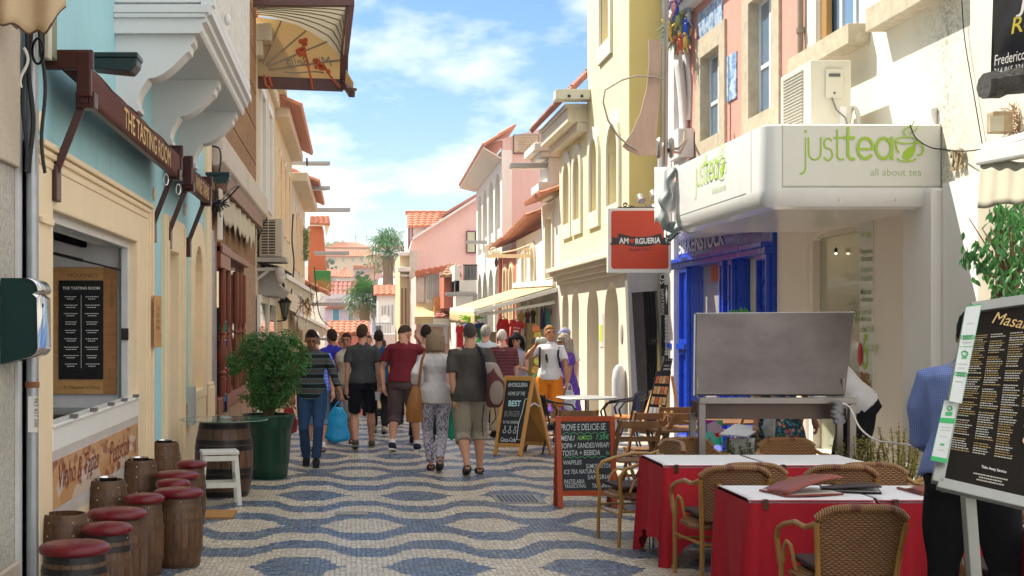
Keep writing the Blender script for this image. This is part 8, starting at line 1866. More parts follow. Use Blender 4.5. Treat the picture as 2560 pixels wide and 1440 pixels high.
def person(lab, x, Y, hgt, face, top, bottom=None, shoes=None, skin='fair', hair=('short', (.05,.03,.02)), bulk=1.0, fem=False, lean=0, pitch=0, yaw=0, hR=None, hL=None, feet=None, hY=0, skinc=(.52,.27,.18), belly=0, sole=None, socks=None, seed=0, group='people walking in the street', armpole=(0,-1,-.2), hand=True):
 """face: degrees, 0 = walking away from us, 180 = towards us. hR/hL: photo pixel of the wrist"""
 s = hgt/1.735; rz = radians(face); z0 = ground_z(Y) if Y < 60 else -2.3
 o = thing('person', lab, 'person', (x, Y, z0), rz, group)
 RI = Matrix.Rotation(-rz, 3, 'Z'); V = Vector
 sk = skinm(skin, skinc); hip = V((0,0,.93)); R = Matrix.Rotation(-radians(lean),3, 'X')
 T = lambda px, py, pz: hip+R @ V((px, py, pz-.93))
 bw = bulk; hw = 1.12 if fem else 1.0; ww = .88 if fem else 1.0; sw = .165 if fem else .19
 prof = [(.84,.150*hw, .11,0),(.92,.168*hw, .12,0),(1.0,.160*hw, .118,0),(1.10,.142*ww, .108,0),(1.20,.145*ww, .105,.005),(1.30,.165*(.93 if fem else 1),.113+(.018 if fem else 0),.01),(1.38,.178*(.92 if fem else 1),.108,.005),(1.43,.140,.088,0),(1.46,.088,.068,-.005),(1.495,.058,.056,-.0)]
 def torso(mb, inf, z0_=0, z1_=9, bl=0, flare=0):
  rg = []
  for z, rx, ry, yo in prof:
   if z < z0_-.001 or z > z1_: continue
   k = inf*(1 if z < 1.43 else .5)+(.012 if inf > .015 and z < 1.05 else 0)-(.012 if bottom and 0 < inf < .015 and z > .95 else 0); by = belly*math.exp(-((z-1.1)/.14)**2)
   rx2 = (rx*(1+(bw-1)*(1.0 if z < 1.4 else .4))+k)*1.0+flare*max(0,1.15-z); ry2 = ry*(1+(bw-1)*(1.2 if z < 1.4 else .4))+k+by*.5+flare*max(0,1.15-z)
   rg.append([T(rx2*cos(a), yo+by*.5+ry2*sin(a), z) for a in [i*2*pi/20 for i in range(20)]])
  mb.rings(rg)
 arms = []
 for sd, tg in ((1, hR),(-1, hL)):
  S = T(sd*sw*(1+(bw-1)*.6),0,1.385)
  if tg is None: tgt = V((sd*(.235+.06*(bw-1)),.04+.10*sin(seed*2+sd),.86))
  elif len(tg) == 3: tgt = V(tg)
  else:
   w = P(tg[0], tg[1], Y+hY); tgt = (RI @ (w-V((x, Y, z0))))/s
  E, Wr = ik(S, tgt, .285,.255, V((sd*.35+armpole[0]*sd, armpole[1], armpole[2]))); arms.append((sd, S, E, Wr))
 ft = feet or ([(.09,.16,0),(-.08,-.22,.06)], [(.08,-.20,.06),(-.09,.15,0)], [(.10,.05,0),(-.10,-.06,.01)])[seed % 3]     # right, left: x, y, heel lift
 legs = []
 for sd, (fx, fy, lf) in zip((1,-1), ft):
  A = V((fx, fy, .085+lf)); Hj = V((sd*.095*hw, 0,.90)); K, A2 = ik(Hj, A, .435,.415, V((sd*.1,1,0))); legs.append((sd, Hj, K, A2, lf))
 N = T(0,-.005,1.47); C = N+R @ V((0,.028,.148)); HM = (Matrix.Rotation(radians(yaw),3, 'Z') @ Matrix.Rotation(-radians(lean*.5+pitch),3, 'X')); C = C+V((0,.0012*(pitch),-.0007*abs(pitch)))
 Hd = lambda a, b, c: C+HM @ V((a, b, c))
 body = MB(); torso(body, -.012)
 body.tube([T(0,-.01,1.42), T(0,-.015,1.465), N+V((0,0,.04)), Hd(0,-.015,-.06)], [.085,.070*bw**.5,.059*bw**.5,.057], 14)
 body.ell(Hd(0,-.008,.012),.074,.093,.103,20,14, HM); body.ell(Hd(0,.028,-.052),.056,.060,.058,16,10, HM); body.ell(Hd(0,.062,-.088),.028,.022,.022,10,8, HM)
 body.tube([Hd(0,.085,.018), Hd(0,.105,-.022), Hd(0,.085,-.034)], [.008,.016,.010], 8)
 body.ell(Hd(0,.082,-.060),.024,.012,.010,8,6, HM); body.tube([Hd(-.05,.073,.032), Hd(0,.086,.034), Hd(.05,.073,.032)], .010,6)
 for sd in (1,-1): body.ell(Hd(sd*.077,-.004,-.012),.011,.02,.032,8,8, HM)
 for sd, S, E, Wr in arms:
  body.tube([T(sd*.09,0,1.40), S+V((-sd*.02,0,-.01)), S.lerp(E, .5), E, E.lerp(Wr, .3), Wr], [.045,.046*bw**.5,.044*bw**.5,.037,.041,.026], 12)
 lk = .8 if bottom and bottom[0] in ('slim', 'trouser') else 1.04
 for sd, Hj, K, A, lf in legs:
  body.tube([Hj+V((0,0,.02)), Hj.lerp(K, .4), K, K.lerp(A, .32)+V((0,-.014,0)), A.lerp(K, .15), A-V((0,0,.02))], [.085*bw**.5*lk, .078*bw**.5*lk, .052*bw**.5*lk, .060*bw**.5*lk, .037*lk, .037*lk], 12)
  if shoes is None or shoes[0] == 'sandal':
   q = Matrix.Rotation(-lf*5,3, 'X'); body.tube([A+q @ V((0,-.05,-.045)), A+q @ V((0,.04,-.04)), A+q @ V((0,.12,-.058)), A+q @ V((sd*.0,.185,-.068))], [.03,.036,.034,.02], 10, flat=.8)
 def mf(c):
  l = HM.inverted() @ (c/1-C)
  if l.y > .05:
   if abs(abs(l.x)-.031) < .015 and abs(l.z-.012) < .0065: return 1
   if abs(l.x) < .024 and abs(l.z+.061) < .006 and l.y > .075: return 2
   if abs(abs(l.x)-.032) < .02 and abs(l.z-.036) < .0045 and l.y > .07: return 3
  return 0
 b_ = remesh(body, 'body', [sk, EYEM, mat('lips_'+skin, tuple(v*f for v, f in zip(skinc, (.8,.45,.45))),.4), mat('brow_'+str(hair[1]), tuple(v*.8 for v in hair[1]),.8)], o, .009,3, matfn=mf); b_.scale = (s,)*3
 if hand:
  hb = MB()
  for sd, S, E, Wr in arms:
   d = (Wr-E).normalized(); side_ = V((0,1,0)) if abs(d.y) < .8 else V((0,0,1)); f = (side_-d*side_.dot(d)).normalized(); nrm = d.cross(f)*sd
   hb.tube([Wr-d*.012, Wr+d*.03, Wr+d*.085], [.024,.036,.034], 10, flat=.95)
   for k in range(4):
    b0 = Wr+d*.075+f*(.029-.019*k); L = (.068,.078,.072,.055)[k]; hb.tube([b0, b0+d*L*.45-nrm*.006, b0+d*L*.78-nrm*.026, b0+d*L*.85-nrm*.045], [.0095,.009,.0082,.007], 7)
   b0 = Wr+d*.02+f*.028; hb.tube([b0, b0+d*.03+f*.022-nrm*.01, b0+d*.058+f*.022-nrm*.024], [.012,.0105,.008], 7)
  h_ = hb.build('hands', sk, b_, local=True, smooth=True, fix=False)
 if hair[0] != 'none':
  hc = mat('hair_'+str(hair[1]), hair[1], .85, var=.5, vs=26, stretch=(3,3,.5), bump=.8, bs=60, spec=.15)
  hm = MB(); kind = hair[0]
  def hf(u, v):
   a = u*2*pi; e = -pi/2+pi*v; e = max(-1.55, min(1.55, e)); d = V((cos(a)*cos(e), sin(a)*cos(e), sin(e)))
   back_ = -d.y; thr = {'short': -.14-.8*max(0, back_), 'crop': -.02-.75*max(0, back_), 'bob': -.3, 'curly': -.5, 'balding': .0-.6*max(0, back_)}[kind]
   if d.y > .25: thr = .40+.25*(d.y-.25) if kind != 'curly' else .35
   on = d.z > thr+.13*noise.noise(d*9+V((seed, 0,0)))
   if kind == 'balding': on = on and d.z < .62
   k = (1.11+.05*max(0, d.z) if kind != 'crop' else 1.045) if on else .9
   if kind == 'curly': k = k*1.22 if on else k
   if kind == 'bob' and on: k = 1.17
   nz = 1+.07*noise.noise(d*(8 if kind != 'curly' else 14)+V((seed, 0,0)))*(2.2 if kind == 'curly' else 1)
   q = V((d.x*.074, d.y*.093, d.z*.103))*k*nz; return Hd(q.x, q.y-.008, q.z+.012)
  hm.grid(hf, 40,26, closeu=True)
  if kind in ('bob', 'curly'):
   rr = .10 if kind == 'bob' else .13; ln = .20 if kind == 'bob' else .24
   def bf(u, v): a = radians(200+140*0)+0; a = radians(-205+230*u); r_ = rr*(1+.05*noise.noise(V((u*30, v*3, seed))))*(1.0+.12*sin(v*pi*.9)); return Hd(r_*cos(a)*.95,-.012+r_*sin(a)*1.0,.06-(ln+.01*sin(u*60))*v)
   hm.grid(bf, 60,10)
  ho = hm.build('hair', hc, b_, local=True, smooth=True, fix=False)
  if kind in ('bob', 'curly'): md = ho.modifiers.new('s', 'SOLIDIFY'); md.thickness = .015
 tk, tm = top[0], top[1]; t1 = MB()
 low = {'tee': .86, 'polo': .84, 'long': .86, 'roll': .84, 'tank': .88, 'dress': .84, 'blouse': .84}[tk]
 torso(t1,.017 if tk != 'dress' else .02, low, 1.50, flare=.05 if tk == 'blouse' else 0)
 fs = {'tee': .62, 'polo': .78, 'long': 2, 'roll': 1.5, 'tank': 0, 'dress': .6, 'blouse': 1.55}[tk]
 for sd, S, E, Wr in arms:
  if fs == 0: continue
  r0 = .066*bw**.5
  if fs <= 1: t1.tube([T(sd*.07,0,1.405), S+V((-sd*.015,0,-.002)), S.lerp(E, fs*.5), S.lerp(E, fs)], [.058, r0-.003, r0-.002, r0+.0], 14)
  else: e_ = E.lerp(Wr, fs-1); t1.tube([T(sd*.07,0,1.405), S+V((-sd*.015,0,-.002)), S.lerp(E, .5), E, e_], [.058, r0-.003,.058*bw**.5,.050,.045 if tk != 'blouse' else .06], 14)
 if tk == 'dress': t1.rings([[V((rx*cos(a), ry*sin(a), z)) for a in [i*2*pi/20 for i in range(20)]] for z, rx, ry in ((.98,.19*bw, .15*bw),(.8,.23*bw, .19*bw),(.55,.25*bw, .21*bw),(.42,.27*bw, .23*bw))])
 if tk in ('polo', 'roll', 'long'): t1.tube([N+V((0,-.0,-.015)), N+V((0,.0,.028))], [.072,.066], 14)
 tt = remesh(t1, {'dress': 'dress', 'tee': 't_shirt', 'polo': 'polo_shirt', 'blouse': 'blouse'}.get(tk, 'shirt'), tm, o, .012,3, wr=.014, ws=8, seed=seed); tt.scale = (s,)*3
 if bottom:
  bk_, bm = bottom[0], bottom[1]; b1 = MB(); torso(b1,.012,.84,1.04)
  for sd, Hj, K, A, lf in legs:
   if bk_ == 'shorts': b1.tube([Hj+V((0,0,.06)), Hj.lerp(K, .45), K+V((0,0,.03))], [.104*bw**.5,.102*bw**.5,.090*bw**.5], 14)
   elif bk_ == 'bermuda': b1.tube([Hj+V((0,0,.06)), Hj.lerp(K, .5), K, K.lerp(A, .28)], [.106*bw**.5,.102*bw**.5,.088*bw**.5,.09*bw**.5], 14)
   else: r_ = .058 if bk_ == 'slim' else .068; b1.tube([Hj+V((0,0,.06)), Hj.lerp(K, .45), K, K.lerp(A, .4), A.lerp(K, .06)], [.103*bw**.5,.094*bw**.5,.07,.066, r_], 14)
  b2_ = remesh(b1, {'shorts': 'shorts', 'bermuda': 'shorts'}.get(bk_, 'trousers'), bm, o, .012,3, wr=.012, ws=7, seed=seed+5); b2_.scale = (s,)*3
 for sd, Hj, K, A, lf in legs:
  if shoes:
   q = Matrix.Rotation(-lf*5,3, 'X'); F_ = lambda a, b, c: A+q @ V((a, b, c)); sm_ = MB()
   if shoes[0] == 'shoe':
    sm_.tube([F_(0,-.075,-.045), F_(0,-.05,-.03), F_(0,.02,-.02), F_(0,.09,-.04), F_(0,.16,-.055), F_(0,.20,-.066)], [.022,.042,.05,.046,.038,.018], 12); sm_.tube([A+V((0,0,.01)), F_(0,-.01,-.04)], [.045,.05], 12)
    so = remesh(sm_, 'shoe', shoes[1], o, .008,2); so.scale = (s,)*3
   else:
    for y_ in (.0,.07,.12): sm_.tube([F_(-.042, y_, -.07), F_(-.036, y_, -.03+(-.012 if y_ > .05 else .01)), F_(0, y_+.01,-.008-(.012 if y_ > .05 else 0)), F_(.036, y_, -.03+(-.012 if y_ > .05 else .01)), F_(.042, y_, -.07)], .009,6)
    sm_.tube([F_(-.03,.0,-.03), F_(0,-.07,-.02), F_(.03,0,-.03)], .009,6); so = sm_.build('sandal_straps', shoes[1], o, local=True, smooth=True, fix=False); so.scale = (s,)*3
   sl = MB(); ol = [(-.03,-.085),(.03,-.085),(.036,.0),(.046,.10),(.04,.17),(.015,.215),(-.02,.21),(-.042,.16),(-.044,.09),(-.034,0)]
   sl.rings([[F_(a, b, -.086) for a, b in ol], [F_(a, b, -.066) for a, b in ol]]); so = sl.build('sole', sole or BLACK, o, local=True); so.scale = (s,)*3
  if socks:
   k_ = MB(); k_.tube([A+V((0,0,-.02)), A.lerp(K, .14)], [.044,.042], 12); k_ = k_.build('sock', WHITE, o, local=True, smooth=True); k_.scale = (s,)*3
 o['s_'] = s
 def at(*v): return V((x, Y, z0))+Matrix.Rotation(rz, 3, 'Z') @ (V(v)*s)
 return o, at, dict(arms=arms, C=C, HM=HM, N=N, s=s, Hd=Hd, at=lambda q: at(*q), T=T)
HB = ('short', (.035,.022,.015)); HG = (.22,.2,.18)
NAVY = cloth('navy_cloth', (.012,.015,.035)); DKG = cloth('charcoal_tee', (.055,.057,.06)); BLK = cloth('black_cloth', (.012,.012,.015))
# man in striped jumper
o, at, I = person('man in grey and black striped jumper and jeans carrying a blue bag, head bowed', -.50,16.9,1.70,180,('roll', cloth('striped_jumper', (.075,.06,.055), stripes=[(.125,.1,.42,(.012,.012,.014)),(.125,.1+.58,.06,(.05,.2,.24)),(.125,.1+.06,.05,(.05,.2,.24))])),('slim', cloth('blue_jeans', (.022,.055,.13),.35)),('shoe', BLK), skin='brown', skinc=(.25,.11,.06), hair=('short', (.01,.008,.008)), pitch=28, hL=(852,990), hY=-.1, feet=[(.07,-.05,0),(-.06,.14,0)], seed=1)
mb = MB(); bp_ = P(850,1010,16.75)
def bag(lab, px, w0, w1, y0, y1, Y, m, name='plastic_bag', seed=0, flat=.35, top=None):
 q = thing(name, lab, 'bag', P(px, y1, Y)); mb = MB(); z0, z1 = ZY(y1, Y), ZY(y0, Y); cx = XY(px, Y); W = w1*Y/F/2; W0 = w0*Y/F/2
 mb.rings([[Vector((cx+(W0+(W-W0)*min(1,(1-v)*1.5)**.7)*(.92+.08*sin(v*9+seed) if v > .02 else .8)*cos(a)*(1+.05*noise.noise(Vector((cos(a)*3, v*6, seed)))), Y+(W*flat+.02)*(1-v*.6)*sin(a)*(1+.2*noise.noise(Vector((sin(a)*3, v*5, seed+3)))), z0+(z1-z0)*v-(.03*(1-abs(cos(a))) if v == 0 else 0))) for a in [i*2*pi/28 for i in range(28)]] for v in [i/14 for i in range(15)]])
 mb.build('bag_body', m, q, smooth=True, fix=False)
 mb = MB(); t_ = Vector((cx, Y, z1)); tp = top or t_+Vector((0,0,.1))
 for sx in (-1,1): mb.tube([t_+Vector((sx*W0*.8,0,-.02)), t_.lerp(tp, .6)+Vector((sx*W0*.5,0,0)), tp], .008,6)
 mb.build('handle', m, q, smooth=True); return q
BLP = mat('blue_plastic', (.005,.25,.52),.3, var=.1, vs=6, bump=.5, bs=14, bd=.03); bag('bright blue plastic carrier bag hanging from the striped man hand', 844,26,64,1018,1100,16.7, BLP, seed=1, top=P(851,1002,16.75))
RDP = mat('red_plastic', (.4,.03,.03),.35, var=.3, vs=8, bump=.5, bs=14, bd=.03); bag('red plastic bag half hidden behind the green planter', 722,20,48,1018,1080,17.2, RDP, seed=4)
# blue cap man and others on the left
PL = pattern('blue_plaid', (.05,.10,.55), [(.2,.3,.75)], 1, check=.05)
o, at, I = person('stooping man in blue plaid shirt and dark blue cap behind the striped man', -.50,18.7,1.66,5,('polo', PL),('bermuda', cloth('faded_denim', (.12,.2,.3),.3)),('sandal', mat('brown_leather', (.12,.05,.03),.5)), lean=16, pitch=18, hair=('short', HG), socks=True, feet=[(.1,0,0),(-.08,.15,0)], seed=2, bulk=1.12)
def cap(o, I, c, n, brim=1):
 Hd = I['Hd']; mb = MB(); mb.grid(lambda u, v: Hd(.084*cos(u*2*pi)*cos(v*1.5),-.008+.104*sin(u*2*pi)*cos(v*1.5),.035+.092*sin(v*1.5)),28,8, closeu=True)
 k = mb.build('cap', mat('capcloth_'+n, c, .8, var=.2), o, local=True, smooth=True, solid=.004, fix=False); k.scale = (I['s'],)*3
 mb = MB(); mb.grid(lambda u, v: Hd(.075*(-1+2*u)*(1-.25*v*abs(-1+2*u)),.07+.075*v*(1-(2*u-1)**2*.5),.04-.012*v),12,4); b = mb.build('brim', mat('capcloth_'+n, c), k, local=True, smooth=True, solid=.004)
cap(o, I, (.01,.06,.14), 'navy')
person('man in royal blue shirt with dark hair walking on the left', -.30,20.6,1.68,30,('tee', cloth('royal_blue', (.03,.03,.35))),('bermuda', cloth('denim_shorts', (.03,.07,.12))),('sandal', BLACK), hair=HB, skin='tan', skinc=(.35,.17,.10), hR=(848,950), seed=3)
person('bald man coming towards us far between the walkers', -.18,25.0,1.52,175,('polo', cloth('blue_polo', (.03,.08,.2))),('trouser', NAVY),('shoe', BLK), hair=('none',) if False else ('crop', (.3,.18,.12)), skin='fair', seed=4)
person('person in cream top with black pouch and pale cropped trousers behind the charcoal shirt', -.08,20.3,1.62,170,('tank', cloth('cream_top', (.55,.48,.38))),('bermuda', cloth('light_grey_shorts', (.32,.31,.29))),('sandal', mat('brown_leather', ())), hair=('short', (.04,.02,.015)), skin='tan', fem=True, feet=[(-.12,.1,0),(.17,-.05,0)], seed=5)
mb = MB(); a = P(858,1000,20); b = P(880,970,20); mb.box(a.x, b.x+.02,19.95,20.02, a.z, b.z); tag(mb.build('pouch', BLK, None, bevel=.02), 'black pouch bag on the person in the cream top', 'bag')
# charcoal T-shirt man
o, at, I = person('young man in charcoal T-shirt and black shorts seen from behind', .15,19.2,1.75,0,('tee', DKG),('shorts', cloth('black_shorts', (.006,.006,.012))),('shoe', cloth('taupe_shoe', (.10,.08,.065))), hair=('short', (.06,.035,.02)), skinc=(.50,.27,.18), hR=(948,975), hL=(866,985), yaw=-25, feet=[(.13,.22,0),(-.10,-.16,.04)], seed=6, sole=mat('grey_sole', (.2,.18,.15),.7))
mb = MB(); p = P(944,990,19.1); mb.lathe([(.03,-.06),(.042,.06)], p, 14, cap=True); tag(mb.build('cup', mat('clear_cup', (.7,.72,.75),.2, alpha=.75), None, smooth=True), 'clear plastic cup in the charcoal shirt man hand', 'cup')
person('dark haired man in teal blue polo and black trousers beyond the maroon shirt', .43,21.9,1.66,0,('polo', cloth('teal_blue', (.012,.06,.15))),('slim', BLK),('shoe', cloth('beige_shoe', (.4,.33,.22))), hair=('short', (.03,.02,.015)), skin='tan', seed=7, feet=[(.09,-.1,.02),(-.07,.2,0)])
# maroon man
o, at, I = person('man in maroon T-shirt and mauve shorts rubbing his face', .70,18.8,1.78,-12,('tee', cloth('maroon_tee', (.16,.018,.028))),('bermuda', cloth('mauve_shorts', (.10,.065,.07))),('shoe', cloth('navy_shoe', (.015,.02,.05))), hair=('crop', (.06,.04,.03)), lean=8, pitch=30, yaw=-50, hR=(.17,.30,1.50), hL=(.0-.26,-.02,.88), feet=[(.17,.14,0),(-.12,-.14,.03)], socks=True, sole=WHITE, seed=8, bulk=1.08, armpole=(.3,.3,-1))
person('man in light shirt and black trousers hidden behind the blonde woman', 1.10,20.2,1.74,0,('polo', cloth('pale_blue_shirt', (.5,.53,.62))),('trouser', BLK),('shoe', BLK), hair=('short', (.03,.02,.012)), hL=(1008,960), feet=[(.1,.1,0),(-.2,-.05,0)], seed=9, bulk=1.1)
person('woman far off with grey brown hair behind the maroon man', .95,24,1.66,180,('tee', cloth('dull_grey', (.2,.2,.2))),('trouser', NAVY),('shoe', BLK), hair=('short', (.12,.09,.07)), seed=10)
# blonde woman
PP = pattern('ikat_print', (.52,.50,.55), [(.05,.045,.10),(.2,.18,.3)], 44,.36,(1.2,1.2,.42))
o, at, I = person('woman with blonde bob, white blouse and patterned trousers', 1.0,16.3,1.68,0,('blouse', cloth('white_gauze', (.60,.57,.58))),('slim', PP),('sandal', mat('dark_sandal', (.03,.02,.015),.5)), fem=True, hair=('bob', (.26,.19,.12)), hR=(1138,985), hL=(1040,968), hY=-.02, feet=[(.04,-.22,.07),(-.05,.08,0)], seed=11, pitch=8, bulk=.98)
# charcoal polo man
o, at, I = person('stocky grey haired man in brown grey polo and khaki shorts with a backpack', 1.38,15.9,1.77,0,('polo', cloth('brown_grey_polo', (.075,.065,.058))),('bermuda', cloth('khaki_shorts', (.30,.27,.21))),('sandal', mat('black_sandal', (.015,.013,.012),.5)), hair=('crop', (.07,.06,.055)), bulk=1.2, belly=.04, hL=(1138,1000), hR=(1212,985), hY=-.05, feet=[(.12,.1,0),(-.05,-.2,.05)], seed=12, sole=mat('black_sandal', ()))
def strap(lab, pts, r, m, name='bag_strap', fl=.4):
 mb = MB(); mb.tube(pts, r, 8, flat=fl); return mb
# backpack
bp_ = thing('backpack', 'maroon and beige backpack slung on the right shoulder of the polo man', 'backpack', P(1228,1010,15.75))
mb = MB(); Yk = 15.68
mb.rings([[P(1206+ (18+8*sin(v*pi))*(1+cos(a))+10*v, 905+115*v, Yk)+Vector((0,.10*sin(a)*(.7+.5*sin(v*pi)),.01*sin(a*3))) for a in [i*2*pi/16 for i in range(16)]] for v in [i/8 for i in range(9)]]); bo = mb.build('bag_body', pattern('backpack_panels', (.10,.02,.025), [(.28,.23,.2)], 4.2,.5,(1,1,.7)), bp_, smooth=True)
md = bo.modifiers.new('s', 'SUBSURF'); md.levels = md.render_levels = 1
mb = MB(); mb.tube([P(1196,868, Yk+.1), P(1206,890, Yk+.0), P(1212,930, Yk-.08), P(1216,980, Yk-.05)], .022,8, flat=.4); mb.tube([P(1210,1010, Yk-.05), P(1205,1060, Yk-.02), P(1208,1090, Yk)], .014,6, flat=.4); mb.tube([P(1236,1015, Yk), P(1240,1045, Yk), P(1228,1062, Yk)], .007,5); mb.build('straps', BLK, bp_, smooth=True)
# tan shoulder bag
tb = thing('shoulder_bag', 'tan leather shoulder bag on the blonde woman left side', 'bag', P(1042,1050,16.15)); Yk = 16.12
TAN = mat('tan_leather', (.30,.12,.03),.45, var=.25, vs=10, bump=.3, bs=50)
mb = MB(); mb.rings([[P(1040-4*sin(v*2)+(9+12*sin(min(1, v*1.3)*pi*.5+.0)*1)*cos(a),965+90*v, Yk)+Vector((0,.07*sin(a)*(.5+.6*sin(v*pi)),0)) for a in [i*2*pi/16 for i in range(16)]] for v in [i/9 for i in range(10)]]); mb.build('bag_body', TAN, tb, smooth=True)
mb = MB(); mb.tube([P(1062,880,16.12), P(1055,900,16.08), P(1050,940,16.05), P(1047,970,16.1)], .022,8, flat=.3); mb.build('strap', TAN, tb, smooth=True)
GPL = mat('green_plastic', (.02,.42,.27),.35, var=.1, vs=6, bump=.4, bs=12, bd=.03); bag('thin turquoise green plastic bag held between the couple', 1129,14,26,1010,1094,16.4, GPL, seed=7, top=P(1137,1003,16.3))
# right side group
person('old man in maroon striped polo and beige trousers with white hair', 2.32,21.0,1.68,8,('polo', cloth('maroon_striped_polo', (.10,.025,.035), stripes=[(.05,0,.15,(.2,.08,.08))])),('trouser', cloth('beige_trousers', (.48,.38,.24))),('shoe', BLK), hair=('crop', (.55,.5,.45)), skin='rosy', skinc=(.60,.32,.24), yaw=-20, seed=13, bulk=1.12)
person('grey haired man in pale blue shirt partly behind the maroon polo', 2.22,22.6,1.74,-20,('polo', cloth('sky_shirt', (.55,.6,.68))),('trouser', NAVY),('shoe', BLK), hair=('short', (.35,.32,.28)), skin='rosy', seed=14, bulk=1.1)
person('curly haired woman in grey top and red apron reading a leaflet', 2.70,22.3,1.60,165,('tank', cloth('grey_tank', (.35,.33,.36))),('trouser', cloth('red_apron', (.6,.015,.015))),('shoe', BLK), fem=True, hair=('curly', (.012,.01,.01)), hR=(.05,.32,1.12), hL=(-.1,.30,1.14), pitch=15, seed=15)
mb = MB(); q = [P(1284,885,22.0), P(1300,920,22.0), P(1308,915,21.9), P(1292,880,21.9)]; mb.poly(q); tag(mb.build('leaflet', WHITE, None, solid=.004), 'white folded leaflet held by the curly haired woman', 'leaflet')
o, at, I = person('tanned man in white T-shirt and orange shorts drinking from a bottle', 2.98,20.5,1.74,172,('tee', cloth('white_tee', (.74,.73,.74),.04)),('shorts', cloth('orange_shorts', (.75,.22,.01))),('sandal', BLACK), hair=('short', (.30,.16,.06)), skin='tanned', skinc=(.48,.21,.10), hR=(1341,862), hL=(1422,985), hY=-.25, seed=16, armpole=(.5,0,-1), yaw=18, pitch=-6, bulk=.96)
mb = MB(); mb.tube([P(1340,850,20.2), P(1352,852,20.2), P(1362,852,20.25), P(1368,851,20.3)], [.035,.06,.05,.015], 10); tag(mb.build('bottle', mat('milky_bottle', (.6,.6,.5),.3, var=.3, vs=20), None, smooth=True), 'wrapped bottle raised to the tanned man mouth', 'bottle')
mb = MB()
for x0, x1 in ((1350,1349),(1396,1401)): mb.tube([P(x0,868,20.42), P(x0-1,890,20.33), P(x1,920,20.36)], .018,6, flat=.4)
tag(mb.build('rucksack', BLK, None, smooth=True), 'black rucksack straps over the white T-shirt', 'rucksack')
mb = MB(); p = P(1366,892,20.33); mb.ell(p, .018,.01,.05,8,8); mb.ell(p+Vector((.012,0,-.05)),.014,.01,.045,8,8); tag(mb.build('sunglasses', BLACK, None, smooth=True), 'dark sunglasses hanging from the white T-shirt neck', 'sunglasses')
bag('white and blue plastic bag held by the tanned man', 1424,18,34,975,1022,20.2, mat('white_blue_plastic', (.55,.58,.62),.3, var=.35, vs=6, bump=.4, bs=12, bd=.02), seed=9)
PUR = pattern('purple_print', (.10,.03,.30), [(.03,.01,.12),(.30,.12,.5)], 26,.30)
o, at, I = person('older woman in purple printed dress and visor', 3.35,21.4,1.58,115,('dress', PUR), None, ('sandal', BLACK), fem=True, hair=('curly', (.38,.32,.24)), skin='tan2', skinc=(.42,.22,.14), bulk=1.22, belly=.05, seed=17); cap(o, I, (.35,.32,.28), 'beige')
mb = MB(); C = I['Hd']; mb.tube([C(-.05,.09,.012), C(0,.1,.012), C(.05,.09,.012), C(.075,.02,.012)], .016,6, flat=.6); k = mb.build('sunglasses', BLACK, o, local=True, smooth=True); k.scale = (I['s'],)*3
o, at, I = person('man in lavender cap and cream shirt behind the purple dress', 3.55,22.6,1.70,120,('polo', cloth('cream_shirt', (.6,.55,.42))),('trouser', cloth('beige_trousers', ())),('shoe', BLK), hair=('short', HG), skin='rosy', seed=18); cap(o, I, (.30,.3,.5), 'lavender')
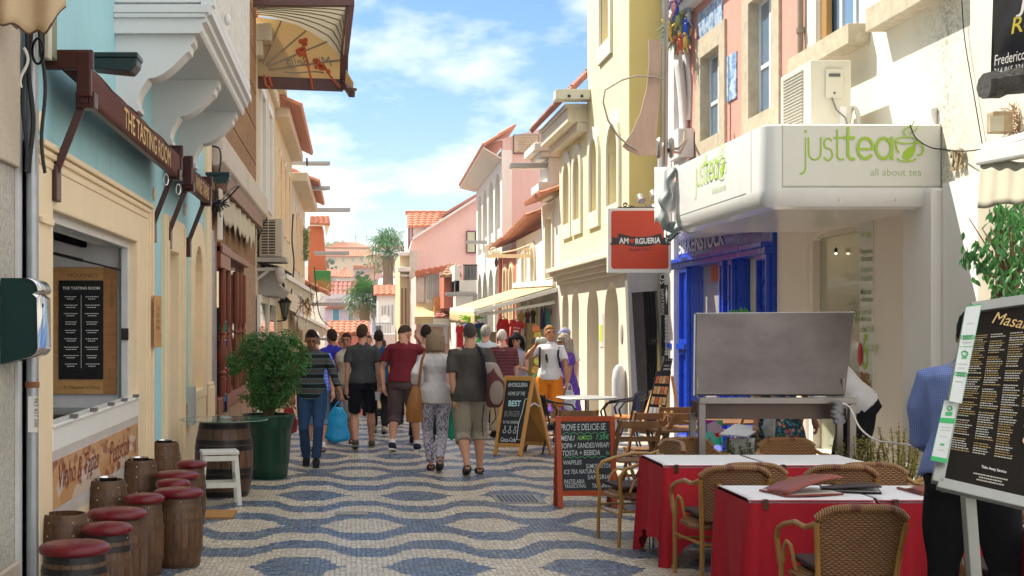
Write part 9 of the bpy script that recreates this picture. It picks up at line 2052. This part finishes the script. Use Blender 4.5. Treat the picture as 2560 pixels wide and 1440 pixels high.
# behind the steel stand
o, at, I = person('woman in dark teal floral dress, hidden above the knees by the steel stand', 3.98,12.7,1.62,175,('dress', pattern('floral_print', (.01,.05,.075), [(.5,.06,.06),(.55,.3,.25),(.05,.16,.12),(.05,.25,.4)], 15,.33)), None, ('sandal', BLACK), fem=True, hair=('bob', (.05,.03,.02)), skin='tan', seed=19, bulk=1.15, hL=(2035,1050), group='people at the restaurant tables', belly=.02)
mb = MB(); mb.tube([P(1925,1040,12.4), P(1922,1070,12.4), P(1926,1100,12.4)], [.05,.06,.04], 10); tag(mb.build('cardigan', mat('grey_wool', (.4,.4,.41),.95, var=.3, vs=20, bump=.6), None, smooth=True), 'grey wool cardigan hanging beside the floral dress', 'cardigan')
person('waiter in white shirt and black apron bending behind the steel stand', 4.62,12.35,1.88,88,('long', cloth('waiter_white', (.66,.65,.67))),('trouser', cloth('apron_black', (.01,.01,.013))),('shoe', BLK), lean=40, pitch=10, hair=HB, skin='tan', hR=(-.25,.42,.85), hL=(.2,.45,.80), bulk=1.12, seed=20, group='people at the restaurant tables')
GING = pattern('blue_gingham', (.20,.27,.52), [(.06,.11,.36)], 1, check=.009)
person('waiter in blue gingham shirt and black trousers seen from behind', 3.07,6.75,1.86,-30,('long', GING),('trouser', cloth('black_trousers', (.008,.008,.010))),('shoe', BLK), hair=('short', (.012,.01,.01)), skin='tan', pitch=12, lean=14, hL=(-.16,.34,1.0), hR=(.20,.34,.95), bulk=1.2, seed=21, feet=[(.14,.05,0),(-.14,-.02,0)], group='people at the restaurant tables')
# distant people beyond the crest
for i, (x, Y, c, lab, h, f) in enumerate(((.62,27.5,(.6,.25,.05), 'distant person in orange top beyond the crest of the street', 1.55,0),(.35,29,(.02,.03,.12), 'distant person in navy beyond the crest of the street', 1.72,180),(2.0,33,(.1,.2,.12), 'distant person in dark green beyond the stall', 1.7,180))):
 person(lab, x, Y, h, f, ('tee', cloth('far_cloth_%d' % i, c)),('trouser', NAVY if i % 2 else cloth('beige_trousers', ())),('shoe', BLK), hair=('short', (.06,.04,.03)), seed=30+i, hand=False, group='distant people in the street')
bpy.data.scenes.remove(S2)
# == air
m_ = bpy.data.materials.new('haze_air'); m_.use_nodes = True; t_ = m_.node_tree; t_.nodes.clear()
ou = t_.nodes.new('ShaderNodeOutputMaterial'); pv = t_.nodes.new('ShaderNodeVolumePrincipled'); pv.inputs['Color'].default_value = (.9,.93,.97,1); pv.inputs['Density'].default_value = .0009; pv.inputs['Anisotropy'].default_value = .2
t_.links.new(pv.outputs[0], ou.inputs['Volume'])
mb = MB(); mb.box(-301,301,-61,421,-14,18.5); mb.build('haze', m_, kind='stuff', fix=False)
